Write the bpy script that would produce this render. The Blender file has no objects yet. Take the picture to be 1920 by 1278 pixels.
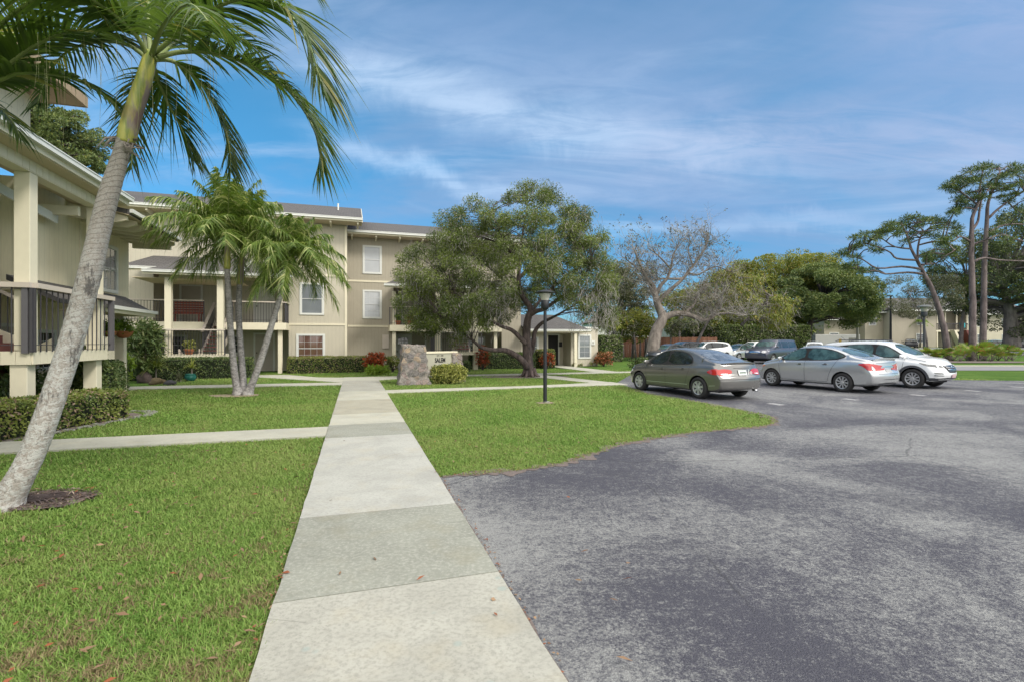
import bpy, bmesh, math, random
import numpy as np
from mathutils import Vector, Matrix, noise as mnoise
from mathutils.bvhtree import BVHTree
R = math.radians
random.seed(7)
rng = np.random.default_rng(7)
SC = bpy.context.scene
COL = SC.collection

# ------------------------------------------------------------------ camera
F = 940.0; CX = 960.0; HY = 640.0; CH = 1.65      # focal length in photo pixels, image centre, eye height
cam_d = bpy.data.cameras.new("camera"); cam = bpy.data.objects.new("camera", cam_d); COL.objects.link(cam)
cam.location = (0, 0, CH); cam.rotation_euler = (R(90), 0, 0)
cam_d.sensor_width = 36; cam_d.lens = 36 * F / 1920; cam_d.clip_start = 0.05; cam_d.clip_end = 2000
cam_d.shift_y = (639 - HY) / -1920
SC.camera = cam

# ------------------------------------------------------------------ sky and sun
SUN_EL, SUN_AZ = R(43), R(124)     # azimuth measured clockwise from +Y (the view direction): behind the camera, to its right
world = bpy.data.worlds.new("World"); SC.world = world; world.use_nodes = True
wn = world.node_tree; wn.nodes.clear()
def wnode(t, **k):
    n = wn.nodes.new(t)
    for a, b in k.items(): setattr(n, a, b)
    return n
wo = wnode('ShaderNodeOutputWorld'); bg = wnode('ShaderNodeBackground')
sky = wnode('ShaderNodeTexSky', sky_type='NISHITA', sun_disc=False, sun_elevation=SUN_EL, sun_rotation=SUN_AZ)
sky.air_density = 1.0; sky.dust_density = 0.3; sky.ozone_density = 2.5
tc = wnode('ShaderNodeTexCoord'); sep = wnode('ShaderNodeSeparateXYZ')
wn.links.new(tc.outputs['Generated'], sep.inputs[0])
def wmath(op, a, b=None, clamp=False):
    n = wnode('ShaderNodeMath', operation=op, use_clamp=clamp)
    for i, v in enumerate((a, b)):
        if v is None: continue
        if isinstance(v, (int, float)): n.inputs[i].default_value = v
        else: wn.links.new(v, n.inputs[i])
    return n.outputs[0]
def wmap(vec, rot, scale, loc=(0, 0, 0)):
    m = wnode('ShaderNodeMapping'); m.inputs['Rotation'].default_value = rot; m.inputs['Scale'].default_value = scale
    m.inputs['Location'].default_value = loc
    wn.links.new(vec, m.inputs[0]); return m.outputs[0]
def wnoise(vec, scale, detail, rough, dist):
    n = wnode('ShaderNodeTexNoise'); n.inputs['Scale'].default_value = scale; n.inputs['Detail'].default_value = detail
    n.inputs['Roughness'].default_value = rough; n.inputs['Distortion'].default_value = dist
    wn.links.new(vec, n.inputs['Vector']); return n.outputs['Fac']
def wramp(fac, lo, hi):
    m = wnode('ShaderNodeMapRange', interpolation_type='SMOOTHSTEP'); m.inputs[1].default_value = lo; m.inputs[2].default_value = hi
    wn.links.new(fac, m.inputs[0]); return m.outputs[0]
zc = wmath('ADD', wmath('MAXIMUM', sep.outputs[2], 0.0), 0.16)
cmb = wnode('ShaderNodeCombineXYZ')
wn.links.new(wmath('DIVIDE', sep.outputs[0], zc), cmb.inputs[0]); wn.links.new(wmath('DIVIDE', sep.outputs[1], zc), cmb.inputs[1])
pv = cmb.outputs[0]
# thin cirrus drawn out into streaks, softer high veil, and darker low banks
streak = wramp(wnoise(wmap(pv, (0, 0, R(30)), (0.55, 1.55, 1), (3.1, 1.3, 0)), 1.15, 10, 0.60, 1.1), 0.45, 0.72)
veil = wramp(wnoise(wmap(pv, (0, 0, R(-14)), (0.5, 0.9, 1), (7.7, 2.1, 0)), 0.75, 6, 0.60, 0.7), 0.43, 0.66)
bank = wramp(wnoise(wmap(pv, (0, 0, R(6)), (0.45, 1.2, 1), (1.7, 9.4, 0)), 1.1, 7, 0.55, 0.3), 0.44, 0.62)
def wmix(fac, a, b, blend='MIX'):
    n = wnode('ShaderNodeMix', data_type='RGBA', blend_type=blend)
    for s, v in (('Factor', fac), ('A', a), ('B', b)):
        i = n.inputs[0] if s == 'Factor' else n.inputs[6 if s == 'A' else 7]
        if isinstance(v, (int, float)): i.default_value = v
        elif isinstance(v, tuple): i.default_value = v + (1,)
        else: wn.links.new(v, i)
    return n.outputs[2]
SKYK = 0.10
hz = wramp(sep.outputs[2], 0.0, 0.5)
skyc = wmix(1.0, sky.outputs[0], wmix(hz, (0.30, 0.62, 0.84), (0.40, 1.02, 1.14)), 'MULTIPLY')
skyc = wmix(wmath('MULTIPLY', veil, 0.50), skyc, (2.2, 2.9, 4.4))
skyc = wmix(wmath('MULTIPLY', bank, 0.45), skyc, (1.7, 2.7, 4.6))
skyc = wmix(wmath('MULTIPLY', streak, 0.42), skyc, (3.9, 4.9, 6.5))
# long cirrus bands and a grey bank, each at its own bearing and height in the sky
yy = wmath('MAXIMUM', sep.outputs[1], 0.05); az_ = wmath('DIVIDE', sep.outputs[0], yy); el_ = wmath('DIVIDE', sep.outputs[2], yy)
wob = wmath('MULTIPLY', wmath('SUBTRACT', wnoise(wmap(tc.outputs['Generated'], (0, 0, 0), (1, 1, 1)), 5.0, 8, 0.62, 0.6), 0.5), 0.16)
def band(c0, slope, curve, a0, a1, w0, amp, colr, base):
    d = wmath('SUBTRACT', wmath('ADD', el_, wob), wmath('ADD', wmath('ADD', c0, wmath('MULTIPLY', az_, slope)), wmath('MULTIPLY', wmath('MULTIPLY', az_, az_), curve)))
    d = wmath('DIVIDE', d, w0); m = wmath('EXPONENT', wmath('MULTIPLY', wmath('MULTIPLY', d, d), -1.0))
    m = wmath('MULTIPLY', m, wmath('MULTIPLY', wramp(az_, a0, a0 + 0.25), wramp(az_, a1, a1 - 0.35)))
    tex = wramp(wnoise(wmap(pv, (0, 0, R(35)), (0.8, 2.4, 1), (2, 8, 0)), 3.2, 9, 0.66, 0.8), 0.30, 0.66)
    m = wmath('MULTIPLY', wmath('MULTIPLY', m, wmath('ADD', 0.35, wmath('MULTIPLY', tex, 0.65))), wmath('GREATER_THAN', sep.outputs[1], 0.06))
    return wmix(wmath('MULTIPLY', m, amp), base, colr)
skyc = band(0.455, -0.21, 0.10, -0.55, 0.66, 0.044, 0.54, (4.7, 5.9, 7.4), skyc)
skyc = band(0.50, -0.16, 0.0, -0.60, 0.55, 0.11, 0.32, (3.6, 4.7, 6.4), skyc)
skyc = band(0.285, -0.26, 0.12, -0.50, 0.20, 0.022, 0.50, (4.2, 5.6, 7.4), skyc)
skyc = band(0.385, 0.03, 0.0, 0.10, 1.35, 0.085, 0.55, (3.2, 3.8, 5.4), skyc)
skyc = band(0.60, 0.05, 0.0, 0.55, 1.5, 0.10, 0.45, (2.9, 3.5, 5.2), skyc)
skyc = band(0.215, 0.04, 0.0, 0.05, 0.95, 0.018, 0.45, (3.8, 5.4, 7.2), skyc)
skyc = band(0.245, 0.0, 0.0, 0.15, 0.9, 0.030, 0.45, (1.6, 2.5, 4.4), skyc)
# unseen bright clouds added overhead, behind and right of camera as fill light
fill_cloud = wramp(wmath('ADD', wmath('ADD', sep.outputs[2], wmath('MULTIPLY', sep.outputs[0], 0.28)), wmath('MULTIPLY', sep.outputs[1], -0.60)), 0.36, 0.80)
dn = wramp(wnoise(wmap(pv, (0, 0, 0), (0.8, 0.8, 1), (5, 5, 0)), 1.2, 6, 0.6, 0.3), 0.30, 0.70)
skyc = wmix(fill_cloud, skyc, wmix(dn, (11.6, 11.4, 11.0), (18.4, 17.6, 16.3)))
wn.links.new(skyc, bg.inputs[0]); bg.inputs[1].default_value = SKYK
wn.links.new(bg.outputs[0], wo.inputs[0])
sd = bpy.data.lights.new("sun", 'SUN'); sun = bpy.data.objects.new("sun", sd); COL.objects.link(sun)
sd.energy = 1.75; sd.angle = R(12); sd.color = (1.0, 0.95, 0.86)
dirv = Vector((math.sin(SUN_AZ) * math.cos(SUN_EL), math.cos(SUN_AZ) * math.cos(SUN_EL), math.sin(SUN_EL)))
sun.rotation_euler = dirv.to_track_quat('Z', 'Y').to_euler(); sun.location = (0, 0, 60)
SC.view_settings.view_transform = 'Standard'; SC.view_settings.look = 'None'
SC.view_settings.exposure = 0.64; SC.view_settings.gamma = 1.0
SC.cycles.max_bounces = 6; SC.cycles.diffuse_bounces = 3; SC.cycles.glossy_bounces = 3; SC.cycles.transmission_bounces = 3
SC.cycles.transparent_max_bounces = 6

# ------------------------------------------------------------------ frames
# TH: the turn of the walks and buildings.  a runs to the right along the facades, b away from the camera along the walk
TH = math.atan2(0.2985, 0.9544)
def L(a, b, z=0.0): return Vector((a * 0.9544 - b * 0.2985, a * 0.2985 + b * 0.9544, z))
def AB(x, y): return (x * 0.9544 + y * 0.2985, -x * 0.2985 + y * 0.9544)
def G(px, py, z=0.0):
    t = (CH - z) * F / (py - HY); return Vector(((px - CX) / F * t, t, z))
def P(px, py, t): return Vector(((px - CX) / F * t, t, CH + (HY - py) / F * t))
def rise(y):       # the ground lifts gently far away
    return 0.02 * max(0.0, y - 45.0)

ORG = {}
def tagp(o, label=None, cat=None, group=None, kind=None):
    if label: o['label'] = label
    if cat: o['category'] = cat
    if group: o['group'] = group
    if kind: o['kind'] = kind
    return o
def thing(name, label, cat, org=(0, 0, 0), ab=False, group=None, rotz=0.0):
    o = bpy.data.objects.new(name, None); COL.objects.link(o); o.empty_display_size = 0.2
    org = Vector(org)
    if ab: o.location = L(org.x, org.y, org.z); o.rotation_euler = (0, 0, TH)
    else: o.location = org; o.rotation_euler = (0, 0, rotz)
    ORG[o.name] = org if (ab or rotz == 0.0) else Vector((0, 0, 0))
    return tagp(o, label, cat, group)
def link_mesh(name, me, mat, parent=None, smooth=False):
    o = bpy.data.objects.new(name, me); COL.objects.link(o)
    for m in (mat if isinstance(mat, (list, tuple)) else [mat]): me.materials.append(m)
    if parent is not None: o.parent = parent
    if smooth: me.shade_smooth()
    return o
def np_mesh(name, V, Fc, mat, parent=None, off=None, smooth=False, fmat=None):
    V = np.asarray(V, dtype=np.float32).copy(); Fc = np.asarray(Fc, dtype=np.int32)
    if off is not None: V -= np.array(off, dtype=np.float32)
    me = bpy.data.meshes.new(name); n, k = Fc.shape
    me.vertices.add(len(V)); me.vertices.foreach_set('co', V.ravel())
    me.loops.add(n * k); me.loops.foreach_set('vertex_index', Fc.ravel())
    me.polygons.add(n); me.polygons.foreach_set('loop_start', np.arange(0, n * k, k, dtype=np.int32))
    if fmat is not None: me.polygons.foreach_set('material_index', np.asarray(fmat, dtype=np.int32))
    me.update(calc_edges=True)
    return link_mesh(name, me, mat, parent, smooth)

class MB:
    """Collects boxes, prisms and tubes and links them as one mesh."""
    def __init__(s): s.v = []; s.f = []
    def add(s, vs, fs):
        n = len(s.v); s.v += [tuple(p) for p in vs]; s.f += [tuple(i + n for i in q) for q in fs]; return s
    def box(s, a0, a1, b0, b1, z0, z1):
        return s.add([(a0, b0, z0), (a1, b0, z0), (a1, b1, z0), (a0, b1, z0), (a0, b0, z1), (a1, b0, z1), (a1, b1, z1), (a0, b1, z1)],
                     [(3, 2, 1, 0), (4, 5, 6, 7), (0, 1, 5, 4), (1, 2, 6, 5), (2, 3, 7, 6), (3, 0, 4, 7)])
    def hexa(s, p):      # eight corners in box order
        return s.add(p, [(3, 2, 1, 0), (4, 5, 6, 7), (0, 1, 5, 4), (1, 2, 6, 5), (2, 3, 7, 6), (3, 0, 4, 7)])
    def prism(s, poly, axis, c0, c1):
        n = len(poly)
        def mk(p, c): return {'x': (c, p[0], p[1]), 'y': (p[0], c, p[1]), 'z': (p[0], p[1], c)}[axis]
        vs = [mk(p, c0) for p in poly] + [mk(p, c1) for p in poly]
        return s.add(vs, [tuple(range(n))[::-1], tuple(range(n, 2 * n))] + [(i, (i + 1) % n, n + (i + 1) % n, n + i) for i in range(n)])
    def bar(s, p, q, w, h=None):
        p, q = Vector(p), Vector(q); h = h or w; d = (q - p).normalized()
        u = d.cross(Vector((0, 0, 1)))
        u = Vector((1, 0, 0)) if u.length < 1e-3 else u.normalized()
        n = u.cross(d).normalized(); vs = []
        for c in (p, q):
            for i, j in ((-1, -1), (1, -1), (1, 1), (-1, 1)): vs.append(c + u * (i * w / 2) + n * (j * h / 2))
        return s.add(vs, [(0, 1, 2, 3), (7, 6, 5, 4), (0, 4, 5, 1), (1, 5, 6, 2), (2, 6, 7, 3), (3, 7, 4, 0)])
    def tube(s, pts, rad, n=8, caps=True):
        pts = [Vector(p) for p in pts]; m = len(pts)
        if not hasattr(rad, '__len__'): rad = [rad] * m
        ref = None; base = len(s.v)
        for i, p in enumerate(pts):
            d = (pts[min(i + 1, m - 1)] - pts[max(i - 1, 0)])
            d = d.normalized() if d.length > 1e-9 else Vector((0, 0, 1))
            if ref is None:
                ref = d.cross(Vector((0.13, 0.21, 1))); ref = Vector((1, 0, 0)) if ref.length < 1e-3 else ref.normalized()
            ref = ref - d * ref.dot(d); ref = ref.normalized() if ref.length > 1e-6 else d.orthogonal().normalized()
            w = d.cross(ref)
            for k in range(n):
                a = 2 * math.pi * k / n; s.v.append(tuple(p + (ref * math.cos(a) + w * math.sin(a)) * rad[i]))
        for i in range(m - 1):
            for k in range(n):
                a = base + i * n + k; b = base + i * n + (k + 1) % n; s.f.append((a, b, b + n, a + n))
        if caps:
            s.f.append(tuple(base + k for k in range(n))[::-1]); s.f.append(tuple(base + (m - 1) * n + k for k in range(n)))
        return s
    def lathe(s, prof, c=(0, 0, 0), n=24, axis='z'):
        base = len(s.v); c = Vector(c)
        for r, h in prof:
            for k in range(n):
                a = 2 * math.pi * k / n; x, y = r * math.cos(a), r * math.sin(a)
                s.v.append(tuple(c + (Vector((x, y, h)) if axis == 'z' else Vector((x, h, y)))))
        for i in range(len(prof) - 1):
            for k in range(n):
                a = base + i * n + k; b = base + i * n + (k + 1) % n; s.f.append((a, b, b + n, a + n) if axis == 'z' else (a, a + n, b + n, b))
        return s
    def build(s, name, mat, parent=None, off=None, smooth=False, bevel=0.0, local=False):
        if off is None and parent is not None and not local:
            r = parent
            while r.parent is not None: r = r.parent
            off = ORG.get(r.name, (0, 0, 0))
        off = Vector(off) if off is not None else Vector((0, 0, 0))
        me = bpy.data.meshes.new(name); me.from_pydata([tuple(Vector(v) - off) for v in s.v], [], s.f); me.update()
        if bevel:
            bm = bmesh.new(); bm.from_mesh(me); bmesh.ops.bevel(bm, geom=bm.edges[:], offset=bevel, segments=1, affect='EDGES', clamp_overlap=True)
            bm.to_mesh(me); bm.free()
        return link_mesh(name, me, mat, parent, smooth)

# ------------------------------------------------------------------ materials
def new_mat(name):
    m = bpy.data.materials.new(name); m.use_nodes = True; nt = m.node_tree
    return m, nt, nt.nodes['Principled BSDF']
class NT:
    """small wrapper for writing node trees"""
    def __init__(s, nt): s.nt = nt
    def n(s, t, ins=None, **k):
        n = s.nt.nodes.new(t)
        for a, b in k.items(): setattr(n, a, b)
        for a, b in (ins or {}).items(): s.set(n.inputs[a], b)
        return n
    def set(s, i, v):
        if isinstance(v, bpy.types.NodeSocket): s.nt.links.new(v, i)
        elif isinstance(v, tuple) and len(v) == 3 and i.type == 'RGBA': i.default_value = v + (1,)
        else: i.default_value = v
    def math(s, op, a, b=0.0, clamp=False): return s.n('ShaderNodeMath', {0: a, 1: b}, operation=op, use_clamp=clamp).outputs[0]
    def noise(s, vec, scale, detail=3, rough=0.5, dist=0.0, out='Fac'):
        return s.n('ShaderNodeTexNoise', {'Vector': vec, 'Scale': scale, 'Detail': detail, 'Roughness': rough, 'Distortion': dist}).outputs[out]
    def map(s, vec, scale=(1, 1, 1), rot=(0, 0, 0), loc=(0, 0, 0)): return s.n('ShaderNodeMapping', {0: vec, 'Scale': scale, 'Rotation': rot, 'Location': loc}).outputs[0]
    def rng(s, f, a, b, c=0.0, d=1.0, smooth=True): return s.n('ShaderNodeMapRange', {0: f, 1: a, 2: b, 3: c, 4: d}, interpolation_type='SMOOTHSTEP' if smooth else 'LINEAR').outputs[0]
    def mix(s, f, a, b, blend='MIX'):
        n = s.n('ShaderNodeMix', data_type='RGBA', blend_type=blend); s.set(n.inputs[0], f); s.set(n.inputs[6], a); s.set(n.inputs[7], b); return n.outputs[2]
    def bump(s, h, strength=0.3, dist=0.02): return s.n('ShaderNodeBump', {'Strength': strength, 'Distance': dist, 'Height': h}).outputs[0]
    def obj(s): return s.n('ShaderNodeTexCoord').outputs['Object']
    def pos(s): return s.n('ShaderNodeNewGeometry').outputs['Position']
    def isl(s): return s.n('ShaderNodeNewGeometry').outputs['Random Per Island']
    def voro(s, vec, scale, feature='F1', out='Distance', rnd=1.0): return s.n('ShaderNodeTexVoronoi', {'Vector': vec, 'Scale': scale, 'Randomness': rnd}, feature=feature).outputs[out]

def plain(name, col, rough=0.5, metal=0.0, var=0.12, vscale=6.0, bump=0.0, bscale=60.0, spec=0.5, coat=0.0):
    m, nt, b = new_mat(name); t = NT(nt); v = t.obj()
    f = t.noise(v, vscale, 4, 0.6)
    c = t.mix(f, tuple(x * (1 - var) for x in col), tuple(min(1, x * (1 + var)) for x in col))
    t.set(b.inputs['Base Color'], c); b.inputs['Roughness'].default_value = rough; b.inputs['Metallic'].default_value = metal
    b.inputs['Specular IOR Level'].default_value = spec; b.inputs['Coat Weight'].default_value = coat
    if bump: t.set(b.inputs['Normal'], t.bump(t.noise(v, bscale, 4, 0.6), bump, 0.01))
    return m

def siding(name, col):
    m, nt, b = new_mat(name); t = NT(nt); v = t.obj(); s = t.n('ShaderNodeSeparateXYZ', {0: v})
    u = t.math('ADD', s.outputs[0], s.outputs[1])
    fr = t.math('ABSOLUTE', t.math('SUBTRACT', t.math('FRACT', t.math('MULTIPLY', u, 1 / 0.203)), 0.5))
    g = t.rng(fr, 0.44, 0.475)                  # 1 inside the groove
    pan = t.math('ABSOLUTE', t.math('SUBTRACT', t.math('FRACT', t.math('MULTIPLY', u, 1 / 1.218)), 0.5)); g2 = t.rng(pan, 0.4905, 0.4955)
    gg = t.math('MAXIMUM', g, g2)
    grain = t.noise(t.map(v, (14, 14, 0.9)), 3.0, 6, 0.65)
    big = t.noise(v, 0.7, 4, 0.6)
    c = t.mix(t.rng(grain, 0.3, 0.7), tuple(x * 0.93 for x in col), tuple(x * 1.05 for x in col))
    c = t.mix(t.rng(big, 0.35, 0.7), c, t.mix(0.5, c, (col[0] * 0.86, col[1] * 0.87, col[2] * 0.88)))
    drip = t.noise(t.map(v, (3.2, 3.2, 0.16)), 2.2, 6, 0.7)
    c = t.mix(t.math('MULTIPLY', t.rng(drip, 0.55, 0.78), 0.28), c, tuple(x * 0.62 for x in col))
    c = t.mix(t.math('MULTIPLY', gg, 0.26), c, tuple(x * 0.5 for x in col))
    t.set(b.inputs['Base Color'], c); b.inputs['Roughness'].default_value = 0.75
    h = t.math('SUBTRACT', t.math('MULTIPLY', grain, 0.15), gg)
    t.set(b.inputs['Normal'], t.bump(h, 0.35, 0.010)); return m

def shingles(name, col=(0.062, 0.059, 0.058)):
    m, nt, b = new_mat(name); t = NT(nt); v = t.obj()
    br = t.n('ShaderNodeTexBrick', {'Vector': t.map(v, (1, 1, 1)), 'Color1': (0.25, 0.25, 0.25), 'Color2': (0.85, 0.85, 0.85), 'Mortar': (0, 0, 0), 'Scale': 1.0, 'Mortar Size': 0.012,
                                    'Bias': 0.0, 'Brick Width': 0.3, 'Row Height': 0.14})
    f = t.noise(v, 3.0, 5, 0.65); g = t.noise(v, 90.0, 2, 0.6)
    c = t.mix(br.outputs['Color'], tuple(x * 0.72 for x in col), tuple(x * 1.5 for x in col))
    c = t.mix(t.math('MULTIPLY', t.rng(f, 0.35, 0.7), 0.45), c, (0.10, 0.09, 0.086))
    c = t.mix(t.math('MULTIPLY', g, 0.22), c, (0.2, 0.19, 0.19))
    c = t.mix(t.math('MULTIPLY', br.outputs['Fac'], 0.7), c, tuple(x * 0.4 for x in col))
    t.set(b.inputs['Base Color'], c); b.inputs['Roughness'].default_value = 0.9
    t.set(b.inputs['Normal'], t.bump(t.math('ADD', t.math('SUBTRACT', 1.0, br.outputs['Fac']), t.math('MULTIPLY', g, 0.5)), 0.6, 0.01)); return m

def glassy(name, col, rough=0.06, stripes=0.0):
    """window pane with blinds or curtain behind it"""
    m, nt, b = new_mat(name); t = NT(nt); v = t.obj(); s = t.n('ShaderNodeSeparateXYZ', {0: v})
    c = t.mix(t.noise(v, 1.3, 2, 0.5), tuple(x * 0.75 for x in col), tuple(x * 1.2 for x in col))
    if stripes:
        z = t.math('FRACT', t.math('MULTIPLY', s.outputs[2], 1 / 0.05)); c = t.mix(t.math('MULTIPLY', t.rng(z, 0.55, 0.8), stripes), c, tuple(x * 0.45 for x in col))
    t.set(b.inputs['Base Color'], c); b.inputs['Roughness'].default_value = rough; b.inputs['Specular IOR Level'].default_value = 0.7
    b.inputs['Coat Weight'].default_value = 0.6; b.inputs['Coat Roughness'].default_value = 0.03; return m

def leafmat(name, c1, c2, c3=None, trans=0.25, rough=0.5, share=0.12, clump=0.6, cscale=0.6):
    """leaf colours: random per leaf, drifting from clump to clump"""
    m, nt, b = new_mat(name); t = NT(nt); r = t.isl(); p = t.pos()
    cl = t.rng(t.noise(p, cscale, 3, 0.6), 0.35, 0.65)
    f = t.math('ADD', t.math('MULTIPLY', r, 1 - clump), t.math('MULTIPLY', cl, clump))
    c = t.mix(f, c1, c2)
    if c3: c = t.mix(t.math('GREATER_THAN', t.math('FRACT', t.math('MULTIPLY', r, 17.31)), 1 - share), c, c3)
    t.set(b.inputs['Base Color'], c); b.inputs['Roughness'].default_value = rough; b.inputs['Specular IOR Level'].default_value = 0.35
    tr = t.n('ShaderNodeBsdfTranslucent', {'Color': t.mix(0.5, c, t.mix(1.0, c, (1.6, 1.7, 0.5), 'MULTIPLY'))})
    mx = t.n('ShaderNodeMixShader', {0: trans, 1: b.outputs[0], 2: tr.outputs[0]})
    t.set(nt.nodes['Material Output'].inputs['Surface'], mx.outputs[0]); return m

def barkmat(name, c1, c2, scale=8.0, stretch=0.25, bump=0.7):
    m, nt, b = new_mat(name); t = NT(nt); v = t.obj()
    f = t.noise(t.map(v, (1, 1, stretch)), scale, 6, 0.7, 0.6); g = t.noise(v, 1.2, 3, 0.6)
    c = t.mix(t.rng(f, 0.32, 0.68), c1, c2); c = t.mix(t.math('MULTIPLY', t.rng(g, 0.45, 0.7), 0.4), c, tuple(x * 1.35 for x in c2))
    t.set(b.inputs['Base Color'], c); b.inputs['Roughness'].default_value = 0.9
    t.set(b.inputs['Normal'], t.bump(f, bump, 0.04)); return m

M = {}
CREAM = (0.49, 0.452, 0.362); NEAR = (0.72, 0.655, 0.48); TAN = (0.365, 0.33, 0.26)
M['siding'] = siding('cream_siding', CREAM); M['siding_tan'] = siding('tan_siding', TAN); M['siding_near'] = siding('near_cream_siding', NEAR)
M['soffit'] = plain('soffit_paint', (0.52, 0.435, 0.31), 0.8, var=0.08)
M['cream'] = plain('cream_paint', (0.66, 0.61, 0.47), 0.6, var=0.06, bump=0.15)
M['soffit_brown'] = plain('brown_soffit_paint', (0.34, 0.25, 0.165), 0.8, var=0.08)
M['white'] = plain('white_trim', (0.62, 0.63, 0.60), 0.5, var=0.05)
M['sash'] = plain('sash_paint', (0.52, 0.53, 0.53), 0.5, var=0.08)
M['rail_wood'] = plain('handrail_paint', (0.50, 0.44, 0.38), 0.6, var=0.1)
M['metal'] = plain('dark_railing_metal', (0.045, 0.043, 0.05), 0.45, var=0.2)
M['post_dark'] = plain('dark_post_paint', (0.10, 0.095, 0.105), 0.5, var=0.15)
M['tread'] = plain('red_brown_tread', (0.13, 0.035, 0.03), 0.6, var=0.2)
M['roof'] = shingles('grey_shingle')
M['pane'] = glassy('window_glass', (0.20, 0.22, 0.24), stripes=0.5)
M['pane_curtain'] = glassy('window_curtain_glass', (0.34, 0.36, 0.38), stripes=0.0)
M['pane_dark'] = glassy('window_dark_glass', (0.03, 0.035, 0.045))
M['pane_warm'] = glassy('window_warm_glass', (0.12, 0.062, 0.045))
M['door'] = plain('door_paint', (0.42, 0.38, 0.33), 0.5, var=0.05)
M['dark'] = plain('dark_void', (0.012, 0.012, 0.013), 0.8, var=0.2)
M['black_metal'] = plain('black_metal', (0.011, 0.013, 0.018), 0.5, var=0.2)
M['redwood'] = plain('red_stained_wood', (0.22, 0.045, 0.025), 0.4, var=0.3)
M['terracotta'] = plain('terracotta', (0.40, 0.14, 0.06), 0.7, var=0.2)
# ------------------------------------------------------------------ ground, lot, walks
def rect_ab(a0, a1, b0, b1): return [L(a0, b0), L(a1, b0), L(a1, b1), L(a0, b1)]
def flat(name, poly, z, mat, thick=0.0, off=(0, 0, 0)):
    mb = MB(); n = len(poly)
    mb.prism([(p[0], p[1]) for p in poly], 'z', z - max(thick, 0.0), z) if thick else mb.add([(p[0], p[1], z) for p in poly], [tuple(range(n))])
    o = mb.build(name, mat, None, off); return tagp(o, kind='structure')

def grassground():
    m, nt, b = new_mat('lawn_soil_and_grass'); t = NT(nt); p = t.pos()
    n1 = t.noise(p, 0.55, 5, 0.6, 0.5); n2 = t.noise(p, 9.0, 5, 0.7); n3 = t.noise(p, 70.0, 3, 0.7); n4 = t.noise(p, 1.7, 4, 0.6)
    c = t.mix(t.rng(n1, 0.35, 0.65), (0.055, 0.130, 0.022), (0.100, 0.185, 0.034))
    c = t.mix(t.math('MULTIPLY', t.rng(n2, 0.4, 0.7), 0.5), c, (0.14, 0.17, 0.04))
    c = t.mix(t.math('MULTIPLY', t.rng(n4, 0.58, 0.75), 0.35), c, (0.19, 0.17, 0.07))
    c = t.mix(t.math('MULTIPLY', t.rng(n3, 0.45, 0.7), 0.5), c, (0.03, 0.055, 0.012))
    t.set(b.inputs['Base Color'], c); b.inputs['Roughness'].default_value = 0.95; b.inputs['Specular IOR Level'].default_value = 0.1
    t.set(b.inputs['Normal'], t.bump(t.math('ADD', n3, t.math('MULTIPLY', n2, 0.6)), 0.9, 0.04)); return m
M['lawn'] = grassground()

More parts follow.
